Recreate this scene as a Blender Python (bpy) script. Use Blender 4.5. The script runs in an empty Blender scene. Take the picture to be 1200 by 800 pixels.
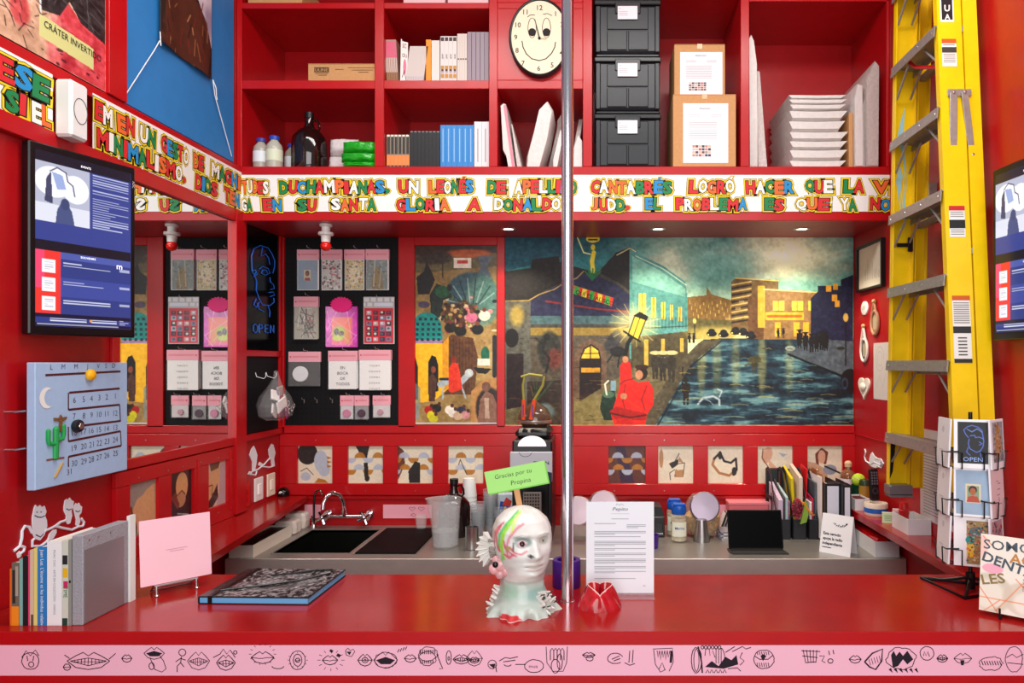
import bpy, bmesh, math, random
import numpy as np
from mathutils import Vector, Matrix, Euler

S = bpy.context.scene
C = S.collection
PI = math.pi
random.seed(7)
rng = np.random.default_rng(7)

# ------------------------------------------------------------------ camera
F, CX, CY, EYE = 830.0, 700.0, 425.0, 1.81       # focal length and principal point in pixels of 1200 x 800; eye height in m
cd = bpy.data.cameras.new('camera'); cam = bpy.data.objects.new('camera', cd); C.objects.link(cam)
cam.location = (0, 0, EYE); cam.rotation_euler = (PI/2, 0, 0)
cd.sensor_width = 36.0; cd.lens = F/1200*36.0
cd.shift_x = (600-CX)/1200; cd.shift_y = (CY-400)/1200
cd.clip_start = 0.02
S.camera = cam

# ------------------------------------------------------------------ light and exposure
S.view_settings.view_transform = 'Standard'; S.view_settings.look = 'None'
S.view_settings.gamma = 1.0; S.view_settings.use_curve_mapping = False
S.view_settings.exposure = 0.22
w = bpy.data.worlds.new('world'); S.world = w; w.use_nodes = True
w.node_tree.nodes['Background'].inputs[0].default_value = (0.93, 0.96, 1.0, 1)
w.node_tree.nodes['Background'].inputs[1].default_value = 0.25

def area_light(name, loc, rot, sx, sy, power, col=(1, 1, 1), spread=None):
    l = bpy.data.lights.new(name, 'AREA'); l.shape = 'RECTANGLE'; l.size = sx; l.size_y = sy
    l.energy = power; l.color = col
    if spread: l.spread = spread
    o = bpy.data.objects.new(name, l); C.objects.link(o); o.location = loc; o.rotation_euler = rot
    return o
# daylight falling through the open shop front behind the photographer, and a ceiling panel of the room
area_light('daylight_opening', (0.4, -1.7, 2.7), (math.radians(76), 0, math.radians(6)), 3.0, 1.8, 78, (1.0, 0.98, 0.96))
area_light('room_light', (-0.1, 1.85, 3.9), (math.radians(8), 0, 0), 2.6, 0.5, 56, (1.0, 0.97, 0.93))

area_light('low_front_fill', (0.1, -1.5, 1.1), (math.radians(91), 0, 0), 2.6, 1.2, 30, (1.0, 0.98, 0.97))  # added low fill, brightens the counter front and its pink strip

# ------------------------------------------------------------------ materials
def hexc(h):
    h = h.lstrip('#'); c = [int(h[i:i+2], 16)/255 for i in (0, 2, 4)]
    return tuple(x/12.92 if x <= .04045 else ((x+.055)/1.055)**2.4 for x in c)
MC = {}
def M(h, rough=.5, metal=0.0, bump=0.0, scale=60, vary=0.0, coat=0.0, emit=0.0, trans=0.0, alpha=1.0, ior=1.45, stretch=None, name=None):
    key = (h, rough, metal, bump, scale, vary, coat, emit, trans, alpha, ior, stretch)
    if key in MC: return MC[key]
    m = bpy.data.materials.new(name or ('finish_' + h.strip('#'))); m.use_nodes = True
    nt = m.node_tree; b = nt.nodes['Principled BSDF']; c = hexc(h)
    b.inputs['Base Color'].default_value = (*c, 1); b.inputs['Roughness'].default_value = rough
    b.inputs['Metallic'].default_value = metal; b.inputs['IOR'].default_value = ior
    if coat: b.inputs['Coat Weight'].default_value = coat; b.inputs['Coat Roughness'].default_value = .08
    if emit: b.inputs['Emission Color'].default_value = (*c, 1); b.inputs['Emission Strength'].default_value = emit
    if trans: b.inputs['Transmission Weight'].default_value = trans
    if alpha < 1: b.inputs['Alpha'].default_value = alpha
    if bump or vary:
        tc = nt.nodes.new('ShaderNodeTexCoord'); mp = nt.nodes.new('ShaderNodeMapping')
        nt.links.new(tc.outputs['Object'], mp.inputs[0])
        if stretch: mp.inputs['Scale'].default_value = stretch
        n = nt.nodes.new('ShaderNodeTexNoise'); n.inputs['Scale'].default_value = scale; n.inputs['Detail'].default_value = 4
        nt.links.new(mp.outputs[0], n.inputs['Vector'])
        if bump:
            bp = nt.nodes.new('ShaderNodeBump'); bp.inputs['Strength'].default_value = bump; bp.inputs['Distance'].default_value = .01
            nt.links.new(n.outputs['Fac'], bp.inputs['Height']); nt.links.new(bp.outputs[0], b.inputs['Normal'])
        if vary:
            r = nt.nodes.new('ShaderNodeValToRGB')
            r.color_ramp.elements[0].position = .3; r.color_ramp.elements[1].position = .7
            r.color_ramp.elements[0].color = (*[x*(1-vary) for x in c], 1); r.color_ramp.elements[1].color = (*[min(1, x*(1+vary)) for x in c], 1)
            nt.links.new(n.outputs['Fac'], r.inputs[0]); nt.links.new(r.outputs[0], b.inputs['Base Color'])
    MC[key] = m
    return m
def print_mat(rough=.5, emit=0.0, coat=0.0):
    key = ('print', rough, emit, coat)
    if key in MC: return MC[key]
    m = bpy.data.materials.new('printed_colours'); m.use_nodes = True; nt = m.node_tree; b = nt.nodes['Principled BSDF']
    a = nt.nodes.new('ShaderNodeAttribute'); a.attribute_name = 'Col'
    b.inputs['Roughness'].default_value = rough
    if coat: b.inputs['Coat Weight'].default_value = coat; b.inputs['Coat Roughness'].default_value = .1
    if emit:
        b.inputs['Base Color'].default_value = (0.01, 0.01, 0.01, 1)
        nt.links.new(a.outputs['Color'], b.inputs['Emission Color']); b.inputs['Emission Strength'].default_value = emit
    else: nt.links.new(a.outputs['Color'], b.inputs['Base Color'])
    MC[key] = m
    return m
def glass(h='#ffffff', rough=0.0, ior=1.45, tint=None):
    return M(h, rough, trans=1.0, ior=ior)

RED = M('#b80a13', .32, bump=.05, scale=14, vary=.05, coat=.08, name='red_gloss_paint')
REDD = M('#ab0912', .36, bump=.07, scale=20, vary=.06, coat=.05, name='red_wall_paint')
REDTOP = M('#9e1413', .2, bump=.06, scale=9, vary=.08, coat=.12, name='red_counter_paint')
STEEL = M('#aaa6a0', .34, .72, bump=.02, scale=30, vary=.05, stretch=(.4, 14, 1), name='brushed_steel')
CHROME = M('#dcdce2', .06, 1.0, name='chrome')
SILVER = M('#bdbdbd', .3, 1.0)
ALU = M('#a5a09a', .42, .55, bump=.1, scale=50, vary=.1)
BLACK = M('#0b0b0c', .35); MBLACK = M('#101012', .7); INK = M('#1d0b1d', .8); TXT = M('#1c1c20', .8)
WHITE = M('#f2f1ee', .55); PAPER = M('#f4f2f1', .7); PINKP = M('#f3a7b6', .6); CARD = M('#c99561', .75, bump=.05, scale=80, vary=.06)
GREYT = M('#8f8f98', .7)

# ------------------------------------------------------------------ mesh builder
class MB:
    def __init__(s):
        s.v = []; s.f = []; s.m = []; s.mi = 0; s.X = Matrix.Identity(4)
    def at(s, loc=(0, 0, 0), rot=(0, 0, 0), sc=None):
        s.X = Matrix.Translation(loc) @ Euler(rot).to_matrix().to_4x4()
        if sc: s.X = s.X @ Matrix.Diagonal((*sc, 1))
        return s
    def add(s, vs, fs, mi=None):
        n = len(s.v); X = s.X
        s.v += [tuple(X @ Vector(p)) for p in vs]; s.f += [tuple(n+i for i in q) for q in fs]
        s.m += [s.mi if mi is None else mi]*len(fs)
        return s
    def box(s, x0, x1, y0, y1, z0, z1, bev=0.0, mi=None):
        if x1 < x0: x0, x1 = x1, x0
        if y1 < y0: y0, y1 = y1, y0
        if z1 < z0: z0, z1 = z1, z0
        b = min(bev, (x1-x0)*.45, (y1-y0)*.45, (z1-z0)*.45)
        if b <= 0:
            vs = [(x, y, z) for x in (x0, x1) for y in (y0, y1) for z in (z0, z1)]
            fs = [(0, 1, 3, 2), (4, 6, 7, 5), (0, 4, 5, 1), (2, 3, 7, 6), (0, 2, 6, 4), (1, 5, 7, 3)]
            return s.add(vs, fs, mi)
        vs = []; idx = {}
        lo, hi = (x0, y0, z0), (x1, y1, z1)
        for c in range(8):
            sg = [(c >> k) & 1 for k in range(3)]
            for a in range(3):
                p = [0, 0, 0]
                for k in range(3):
                    e = hi[k] if sg[k] else lo[k]
                    p[k] = e if k == a else (e-b if sg[k] else e+b)
                idx[(c, a)] = len(vs); vs.append(tuple(p))
        fs = []
        def C_(*sg): return sg[0] | sg[1] << 1 | sg[2] << 2
        for a in range(3):
            o1, o2 = (a+1) % 3, (a+2) % 3
            for sd in (0, 1):
                q = []
                for u, w_ in ((0, 0), (1, 0), (1, 1), (0, 1)):
                    g = [0, 0, 0]; g[a] = sd; g[o1] = u; g[o2] = w_; q.append(idx[(C_(*g), a)])
                fs.append(tuple(q) if sd else tuple(reversed(q)))
        for a in range(3):     # edges along axis a
            o1, o2 = (a+1) % 3, (a+2) % 3
            for u in (0, 1):
                for w_ in (0, 1):
                    g0 = [0, 0, 0]; g0[o1] = u; g0[o2] = w_; g1 = list(g0); g1[a] = 1
                    q = (idx[(C_(*g0), o1)], idx[(C_(*g0), o2)], idx[(C_(*g1), o2)], idx[(C_(*g1), o1)])
                    fs.append(q if (u ^ w_) else tuple(reversed(q)))
        for c in range(8):
            q = (idx[(c, 0)], idx[(c, 1)], idx[(c, 2)])
            fs.append(q if bin(c).count('1') % 2 else tuple(reversed(q)))
        return s.add(vs, fs, mi)
    def lathe(s, prof, seg=24, cap=True, mi=None, ax=(0, 0, 0), arc=None):
        vs = []; fs = []; n = len(prof)
        for i in range(seg):
            a = 2*PI*i/seg
            for r, z in prof: vs.append((ax[0]+r*math.cos(a), ax[1]+r*math.sin(a), ax[2]+z))
        for i in range(seg):
            j = (i+1) % seg
            for k in range(n-1): fs.append((i*n+k, j*n+k, j*n+k+1, i*n+k+1))
        if cap:
            if prof[0][0] > 1e-6: fs.append(tuple(i*n for i in reversed(range(seg))))
            if prof[-1][0] > 1e-6: fs.append(tuple(i*n+n-1 for i in range(seg)))
        return s.add(vs, fs, mi)
    def cyl(s, c, r, h, seg=20, r2=None, mi=None):
        r2 = r if r2 is None else r2
        return s.lathe([(r, 0), (r2, h)], seg, True, mi, c)
    def tube(s, pts, r, seg=8, closed=False, mi=None):
        pts = [Vector(p) for p in pts]; n = len(pts)
        rs = r if isinstance(r, (list, tuple)) else [r]*n
        vs = []; up = None; fs = []
        for i, p in enumerate(pts):
            if closed: t = pts[(i+1) % n]-pts[i-1]
            else: t = pts[min(i+1, n-1)]-pts[max(i-1, 0)]
            if t.length < 1e-9: t = Vector((0, 0, 1))
            t.normalize()
            if up is None: up = t.orthogonal().normalized()
            up = (up-t*up.dot(t))
            if up.length < 1e-5: up = t.orthogonal()
            up.normalize(); bi = t.cross(up)
            for k in range(seg):
                a = 2*PI*k/seg; vs.append(tuple(p+(up*math.cos(a)+bi*math.sin(a))*rs[i]))
        m = n if closed else n-1
        for i in range(m):
            j = (i+1) % n
            for k in range(seg):
                l = (k+1) % seg; fs.append((i*seg+k, i*seg+l, j*seg+l, j*seg+k))
        if not closed:
            fs.append(tuple(reversed(range(seg)))); fs.append(tuple((n-1)*seg+k for k in range(seg)))
        return s.add(vs, fs, mi)
    def rod(s, a, b, r, seg=10, mi=None): return s.tube([a, b], r, seg, False, mi)
    def sph(s, c, r, seg=16, ring=10, mi=None, sc=(1, 1, 1)):
        vs = [(c[0], c[1], c[2]+r*sc[2])]; fs = []
        for i in range(1, ring):
            a = PI*i/ring
            for k in range(seg):
                b = 2*PI*k/seg
                vs.append((c[0]+r*sc[0]*math.sin(a)*math.cos(b), c[1]+r*sc[1]*math.sin(a)*math.sin(b), c[2]+r*sc[2]*math.cos(a)))
        vs.append((c[0], c[1], c[2]-r*sc[2])); L = len(vs)-1
        for k in range(seg):
            l = (k+1) % seg; fs.append((0, 1+k, 1+l)); fs.append((L, L-seg+l, L-seg+k))
            for i in range(ring-2): fs.append((1+i*seg+k, 1+(i+1)*seg+k, 1+(i+1)*seg+l, 1+i*seg+l))
        return s.add(vs, fs, mi)
    def prism(s, pts, y0, y1, mi=None):
        """outline pts in local (x, z), extruded from y0 (front) to y1"""
        n = len(pts)
        area = sum(pts[i][0]*pts[(i+1) % n][1]-pts[(i+1) % n][0]*pts[i][1] for i in range(n))
        if area < 0: pts = pts[::-1]
        vs = [(x, y0, z) for x, z in pts]+[(x, y1, z) for x, z in pts]
        fs = [tuple(range(n)), tuple(reversed(range(n, 2*n)))]
        fs += [(i, i+n, (i+1) % n+n, (i+1) % n) for i in range(n)]
        return s.add(vs, fs, mi)
    def prismz(s, pts, z0, z1, mi=None):
        n = len(pts)
        area = sum(pts[i][0]*pts[(i+1) % n][1]-pts[(i+1) % n][0]*pts[i][1] for i in range(n))
        if area < 0: pts = pts[::-1]
        vs = [(x, y, z0) for x, y in pts]+[(x, y, z1) for x, y in pts]
        fs = [tuple(reversed(range(n))), tuple(range(n, 2*n))]
        fs += [(i, (i+1) % n, (i+1) % n+n, i+n) for i in range(n)]
        return s.add(vs, fs, mi)
    def quad(s, a, b, c, d, mi=None): return s.add([a, b, c, d], [(0, 1, 2, 3)], mi)
    def ribbon(s, pts, w_, y=0.0, mi=None, closed=False):
        """flat ink line in local (x, z) at depth y, facing -y"""
        pts = [Vector((p[0], p[1])) for p in pts]; n = len(pts)
        if n < 2: return s
        L = []; R = []
        for i, p in enumerate(pts):
            if closed: t = pts[(i+1) % n]-pts[i-1]
            else: t = pts[min(i+1, n-1)]-pts[max(i-1, 0)]
            if t.length < 1e-9: t = Vector((1, 0))
            t.normalize(); q = Vector((-t.y, t.x))*w_/2
            L.append((p.x+q.x, y, p.y+q.y)); R.append((p.x-q.x, y, p.y-q.y))
        m = n if closed else n-1
        return s.add(L+R, [(i, i+n, (i+1) % n+n, (i+1) % n) for i in range(m)], mi)
    def flat(s, pts, y=0.0, mi=None):
        n = len(pts); area = sum(pts[i][0]*pts[(i+1) % n][1]-pts[(i+1) % n][0]*pts[i][1] for i in range(n))
        if area < 0: pts = pts[::-1]
        return s.add([(x, y, z) for x, z in pts], [tuple(range(n))], mi)
    def text(s, body, x, z, size, y=0.0, mi=None, off=0.0, align='L', rot=0.0, sx=1.0, shear=0.0):
        vs, fs, wd, x0 = glyphs(body, off)
        k = size/0.7
        dx = {'L': 0, 'C': -wd/2, 'R': -wd}[align]
        c, sn = math.cos(rot), math.sin(rot)
        out = []
        for a, b in vs:
            u = (a-x0+dx)*k*sx; v_ = b*k; u += shear*v_
            out.append((x+u*c-v_*sn, y, z+u*sn+v_*c))
        return s.add(out, fs, mi)
GL = {}
def glyphs(body, off=0.0):
    key = (body, off)
    if key in GL: return GL[key]
    cu = bpy.data.curves.new('glyph', 'FONT'); cu.body = body; cu.size = 1.0; cu.resolution_u = 2; cu.offset = off
    o = bpy.data.objects.new('glyph', cu); C.objects.link(o)
    bpy.context.view_layer.update()
    dg = bpy.context.evaluated_depsgraph_get(); me = o.evaluated_get(dg).to_mesh()
    vs = [(v.co.x, v.co.y) for v in me.vertices]; fs = []
    for p in me.polygons:
        q = tuple(p.vertices)
        if p.normal.z < 0: q = q[::-1]
        fs.append(q)
    o.evaluated_get(dg).to_mesh_clear()
    bpy.data.objects.remove(o); bpy.data.curves.remove(cu)
    xs = [v[0] for v in vs] or [0, 1]
    GL[key] = (vs, fs, max(xs)-min(xs), min(xs))
    return GL[key]

def link(o, parent=None):
    C.objects.link(o)
    if parent is not None: o.parent = parent
    return o
def ob(name, mb, mats, parent=None, smooth=35, loc=None, rot=None):
    me = bpy.data.meshes.new(name); me.from_pydata(mb.v, [], mb.f)
    if not isinstance(mats, (list, tuple)): mats = [mats]
    for m in mats: me.materials.append(m)
    me.polygons.foreach_set('material_index', mb.m)
    me.update()
    if smooth:
        me.shade_smooth()
        try: me.set_sharp_from_angle(angle=math.radians(smooth))
        except Exception: pass
    o = link(bpy.data.objects.new(name, me), parent)
    if loc: o.location = loc
    if rot: o.rotation_euler = rot
    return o
def tag(o, label, cat, group=None, kind=None):
    o['label'] = label; o['category'] = cat
    if group: o['group'] = group
    if kind: o['kind'] = kind
    return o
def thing(name, label, cat, loc=(0, 0, 0), rz=0.0, group=None, rot=None):
    o = bpy.data.objects.new(name, None); C.objects.link(o); o.empty_display_size = .05
    o.location = loc; o.rotation_euler = rot or (0, 0, rz)
    return tag(o, label, cat, group)
def struct(name, mb, mats, parent=None, smooth=35):
    o = ob(name, mb, mats, parent, smooth)
    if parent is None: o['kind'] = 'structure'
    return o
def kids(o): return [c for c in bpy.data.objects if c.parent == o]
def dup(src, loc=None, rz=None, label=None, children=None, rot=None):
    ch = kids(src) if children is None else children
    r = src.copy(); C.objects.link(r)
    if loc is not None: r.location = loc
    if rz is not None: r.rotation_euler = (0, 0, rz)
    if rot is not None: r.rotation_euler = rot
    if label: r['label'] = label
    for c in ch:
        d = c.copy(); C.objects.link(d); d.parent = r
        for g in kids(c):
            e = g.copy(); C.objects.link(e); e.parent = d
    return r

# ------------------------------------------------------------------ little painter: colours on a fine grid of vertices
def srgb(h):
    h = h.lstrip('#'); return np.array([int(h[i:i+2], 16)/255 for i in (0, 2, 4)])
def fbm(h, w_, cell, seed=0, oct_=4, ax=1.0):
    r = np.random.default_rng(seed); out = np.zeros((h, w_)); amp = 1; tot = 0
    for o in range(oct_):
        c = max(1.5, cell/2**o); gh = int(h/c)+3; gw = int(w_/(c*ax))+3
        g = r.random((gh, gw)); y = np.arange(h)/c; x = np.arange(w_)/(c*ax)
        yi = y.astype(int); xi = x.astype(int); fy = (y-yi)[:, None]; fx_ = (x-xi)[None, :]
        fy = fy*fy*(3-2*fy); fx_ = fx_*fx_*(3-2*fx_)
        a = g[yi][:, xi]; b = g[yi][:, xi+1]; c_ = g[yi+1][:, xi]; d = g[yi+1][:, xi+1]
        out += amp*((a*(1-fx_)+b*fx_)*(1-fy)+(c_*(1-fx_)+d*fx_)*fy); tot += amp; amp *= .5
    return out/tot
class Cv:
    """canvas in user units (x right, y down)"""
    def __init__(s, x0, y0, x1, y1, res, bg='#ffffff'):
        s.x0, s.y0, s.x1, s.y1 = x0, y0, x1, y1
        s.w = max(2, int(round((x1-x0)*res))+1); s.h = max(2, int(round((y1-y0)*res))+1)
        s.gx = np.linspace(x0, x1, s.w); s.gy = np.linspace(y0, y1, s.h)
        s.a = np.ones((s.h, s.w, 3))*srgb(bg); s.r = res
    def _bb(s, x0, y0, x1, y1):
        i0 = max(0, int(np.searchsorted(s.gx, x0))-1); i1 = min(s.w, int(np.searchsorted(s.gx, x1))+2)
        j0 = max(0, int(np.searchsorted(s.gy, y0))-1); j1 = min(s.h, int(np.searchsorted(s.gy, y1))+2)
        return i0, i1, j0, j1
    def _mix(s, sl, m, col, al=1.0):
        c = srgb(col) if isinstance(col, str) else np.asarray(col)
        m = (m*al)[..., None]; s.a[sl] = s.a[sl]*(1-m)+c*m
    def poly(s, pts, col, al=1.0):
        xs = [p[0] for p in pts]; ys = [p[1] for p in pts]
        i0, i1, j0, j1 = s._bb(min(xs), min(ys), max(xs), max(ys))
        if i1 <= i0 or j1 <= j0: return s
        X, Y = np.meshgrid(s.gx[i0:i1], s.gy[j0:j1]); ins = np.zeros(X.shape, bool); n = len(pts)
        for k in range(n):
            xa, ya = pts[k]; xb, yb = pts[(k+1) % n]
            if ya == yb: continue
            c = ((ya > Y) != (yb > Y)) & (X < (xb-xa)*(Y-ya)/(yb-ya)+xa); ins ^= c
        s._mix((slice(j0, j1), slice(i0, i1)), ins.astype(float), col, al); return s
    def rect(s, x0, y0, x1, y1, col, al=1.0): return s.poly([(x0, y0), (x1, y0), (x1, y1), (x0, y1)], col, al)
    def ell(s, cx, cy, rx, ry, col, al=1.0, soft=0.0, rot=0.0):
        R = max(rx, ry)*(1+soft)+1; i0, i1, j0, j1 = s._bb(cx-R, cy-R, cx+R, cy+R)
        if i1 <= i0 or j1 <= j0: return s
        X, Y = np.meshgrid(s.gx[i0:i1]-cx, s.gy[j0:j1]-cy)
        if rot: X, Y = X*math.cos(rot)+Y*math.sin(rot), -X*math.sin(rot)+Y*math.cos(rot)
        d = np.sqrt((X/rx)**2+(Y/ry)**2)
        e = max(soft, .7/(s.r*min(rx, ry)))
        m = np.clip((1+e/2-d)/e, 0, 1)
        if soft: m = m*m*(3-2*m)
        s._mix((slice(j0, j1), slice(i0, i1)), m, col, al); return s
    def line(s, pts, w_, col, al=1.0):
        xs = [p[0] for p in pts]; ys = [p[1] for p in pts]; R = w_+1.5/s.r
        i0, i1, j0, j1 = s._bb(min(xs)-R, min(ys)-R, max(xs)+R, max(ys)+R)
        if i1 <= i0 or j1 <= j0: return s
        X, Y = np.meshgrid(s.gx[i0:i1], s.gy[j0:j1]); D = np.full(X.shape, 1e9)
        for (xa, ya), (xb, yb) in zip(pts[:-1], pts[1:]):
            dx, dy = xb-xa, yb-ya; L = dx*dx+dy*dy or 1e-9
            t = np.clip(((X-xa)*dx+(Y-ya)*dy)/L, 0, 1); D = np.minimum(D, np.hypot(X-xa-t*dx, Y-ya-t*dy))
        s._mix((slice(j0, j1), slice(i0, i1)), np.clip((w_/2-D)*s.r+.5, 0, 1), col, al); return s
    def noise(s, cell, amt, seed=0, ax=1.0, tint=None):
        n = (fbm(s.h, s.w, cell*s.r, seed, 4, ax)-.5)*2*amt
        s.a += n[..., None]*(1 if tint is None else np.asarray(tint)); return s
    def lines(s, x0, y0, x1, y1, n, col, al=.6, seed=1, h=.35, short=.35):
        r = random.Random(seed); dy = (y1-y0)/n
        for i in range(n):
            e = x1 if r.random() > short else x0+(x1-x0)*(.3+.6*r.random())
            s.rect(x0, y0+i*dy, e, y0+i*dy+dy*h, col, al)
        return s
def canvas(name, cv, w_, h_, parent, mat=None, y=0.0, x=0.0, z=0.0, bend=None, loc=None, rot=None):
    """printed face of w_ x h_ metres, lower left corner at local (x, y, z), facing -y"""
    W, H = cv.w, cv.h
    gx = np.linspace(x, x+w_, W); gz = np.linspace(z+h_, z, H)
    X, Z = np.meshgrid(gx, gz); Y = np.full(X.shape, y)
    if bend is not None: Y = Y+bend((X-x)/w_, (Z-z)/h_)
    co = np.stack([X, Y, Z], -1).reshape(-1, 3).astype(np.float32)
    me = bpy.data.meshes.new(name); nf = (W-1)*(H-1)
    me.vertices.add(W*H); me.vertices.foreach_set('co', co.ravel())
    i = (np.arange(H-1)[:, None]*W+np.arange(W-1)[None, :]).ravel()
    lv = np.stack([i, i+W, i+W+1, i+1], -1).astype(np.int32)
    me.loops.add(nf*4); me.loops.foreach_set('vertex_index', lv.ravel())
    me.polygons.add(nf); me.polygons.foreach_set('loop_start', np.arange(0, nf*4, 4, dtype=np.int32))
    me.update(calc_edges=True)
    a = np.clip(cv.a, 0, 1); lin = np.where(a <= .04045, a/12.92, ((a+.055)/1.055)**2.4)
    col = np.ones((W*H, 4), np.float32); col[:, :3] = lin.reshape(-1, 3)
    at = me.color_attributes.new('Col', 'FLOAT_COLOR', 'POINT'); at.data.foreach_set('color', col.ravel())
    me.materials.append(mat or print_mat())
    if bend is not None: me.shade_smooth()
    o = link(bpy.data.objects.new(name, me), parent)
    if loc: o.location = loc
    if rot: o.rotation_euler = rot
    return o

# ------------------------------------------------------------------ where things stand (all in metres)
YB, YF = 3.84, 3.37                    # back wall, front of shelves and fascia
XL, XR = -1.715, 1.39                  # side walls
ZC, ZS, ZL = 1.10, 0.93, 1.095         # bar counter, steel counter, side ledges
KS, KB = YF/F, YB/F
def sx(px): return (px-CX)*KS
def sz(py): return EYE-(py-CY)*KS
def bx(px): return (px-CX)*KB
def bz(py): return EYE-(py-CY)*KB
def LW(px, py): return (XL*F/(px-CX), EYE+(py-CY)*XL/(CX-px)*-1 if False else EYE-(py-CY)*(-XL)/(CX-px))   # left wall: (depth, height)
def RW(px, py): return (XR*F/(px-CX), EYE-(py-CY)*XR/(px-CX))
def on(px, py, z):                      # the point of the horizontal plane z seen there
    d = (EYE-z)*F/(py-CY); return Vector(((px-CX)*d/F, d, z))
def atd(px, py, d): return Vector(((px-CX)*d/F, d, EYE-(py-CY)*d/F))
RL, RR = PI/2, -PI/2                    # turn of things on the left / right wall
# ------------------------------------------------------------------ the room
struct('floor', MB().box(-5, 5, -6, YB+.1, -.1, 0), M('#6f6a66', .5, bump=.1, scale=8, vary=.1))
struct('ceiling', MB().box(XL-.1, XR+.1, 1.5, YB+.1, 4.0, 4.1), REDD)
struct('wall_back', MB().box(XL-.1, XR+.1, YB, YB+.1, 0, 4.0), REDD)
struct('wall_left', MB().box(XL-.1, XL, 1.5, YB, 0, 4.0), REDD)
struct('wall_right', MB().box(XR, XR+.1, 1.5, YB, 0, 4.0), REDD)
n_trim = [0]
def trim(*boxes, mat=RED, bev=.002):
    n_trim[0] += 1
    m = MB()
    for b in boxes: m.box(*b, bev)
    return struct('trim_%d' % n_trim[0], m, mat)
# frame of the niche on the back wall
T = .022
trim((bx(329), bx(335), YB-T, YB, bz(500), 2.488))
trim((bx(468), bx(487), YB-T, YB, bz(500), 2.488))
trim((bx(583), bx(592), YB-T, YB, bz(500), 2.488))
trim((bx(335), bx(1000), YB-T, YB, bz(507), bz(498)))
trim((bx(487), bx(583), YB-T, YB, bz(288), 2.488))
trim((XL, XR, YB-.012, YB, bz(584), bz(580)))
# boards between the recessed pictures under the niche
tiles_b = [(350, 391), (409, 450), (467, 508), (526, 567), (713, 756), (771, 812), (829, 870), (887, 928), (945, 986)]
zt0, zt1 = bz(566), bz(522)
m = MB(); e = XL+.001
m.box(XL, XR, YB-T, YB, zt1, bz(508), .002); m.box(XL, XR, YB-T, YB, bz(579), zt0, .002)
for a, b in tiles_b:
    m.box(e, bx(a), YB-T, YB, zt0+.0005, zt1-.0005, .001); e = bx(b)
m.box(e, XR, YB-T, YB, zt0+.0005, zt1-.0005, .001)
n_trim[0] += 1
tr = struct('trim_%d' % n_trim[0], m, RED)
mm = MB()
for px in list(range(372, 990, 58)): 
    for py in (515, 574): mm.at((bx(px), YB-T, bz(py)), (PI/2, 0, 0)).cyl((0, 0, -.001), .003, .003, 8)
ob('screw', mm, SILVER, tr)['kind'] = 'stuff'
# left wall: post and frames beside the mirror, panel strips
trim((XL, XL+.03, 3.31, 3.405, 1.10, 2.53))
trim((XL, XL+.02, 3.405, YB-T, 1.842, 1.872), (XL, XL+.02, 3.79, YB-T, 1.872, 2.488), (XL, XL+.02, 3.79, YB-T, 1.46, 1.842), (XL, XL+.02, 3.405, YB-T, 1.43, 1.46))
trim((XL, XL+.025, 1.6, 3.31, 2.475, 2.53))
trim((XL, XL+.02, 1.6, 3.37, 2.70, 2.74))
trim((XL, XL+.03, 2.446, 2.54, 2.741, 4.0))
trim((XL, XL+.02, 2.52, 3.31, 1.425, 1.46))
trim((XL, XL+.012, 2.49, 2.53, 1.46, 2.475))
tl = [LW(147, 0)[0], LW(181, 0)[0], LW(196, 0)[0], LW(223, 0)[0], LW(240, 0)[0], LW(263, 0)[0]]
m = MB(); zl0, zl1 = 1.168, 1.366
m.box(XL, XL+.018, 2.50, 3.31, zl1, 1.42, .002); m.box(XL, XL+.018, 2.50, 3.31, ZL, zl0, .002)
for a, b in ((2.50, tl[0]), (tl[1], tl[2]), (tl[3], tl[4]), (tl[5], 3.31)): m.box(XL, XL+.018, a, b, zl0+.0005, zl1-.0005, .001)
n_trim[0] += 1
tr = struct('trim_%d' % n_trim[0], m, RED)
mm = MB()
for yy in (2.62, 2.80, 2.90, 3.03, 3.17, 3.28):
    for zz in (1.385, 1.14): mm.at((XL+.018, yy, zz), (0, PI/2, 0)).cyl((0, 0, -.001), .003, .003, 8)
ob('screw', mm, SILVER, tr)['kind'] = 'stuff'
trim((XL, XL+.012, tl[1]+.02, tl[1]+.035, 1.13, 1.40), (XL, XL+.022, tl[3]+.02, tl[3]+.035, 1.13, 1.40), (XL, XL+.022, tl[5]+.012, tl[5]+.022, 1.13, 1.40))
trim((XL, XL+.006, 2.52, 3.33, 2.75, 4.0), mat=M('#2f7fc4', .55, bump=.03, scale=20, vary=.04))     # blue painted field
# right wall: seam strips
trim((XR-.006, XR, 3.37, YB, bz(507)-.004, bz(507)))
# niche ceiling
struct('ceiling_niche', MB().box(XL, XR, YF+.021, YB, 2.488, 2.510), M('#a11014', .38, bump=.08, scale=25, vary=.08, coat=.1))

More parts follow.
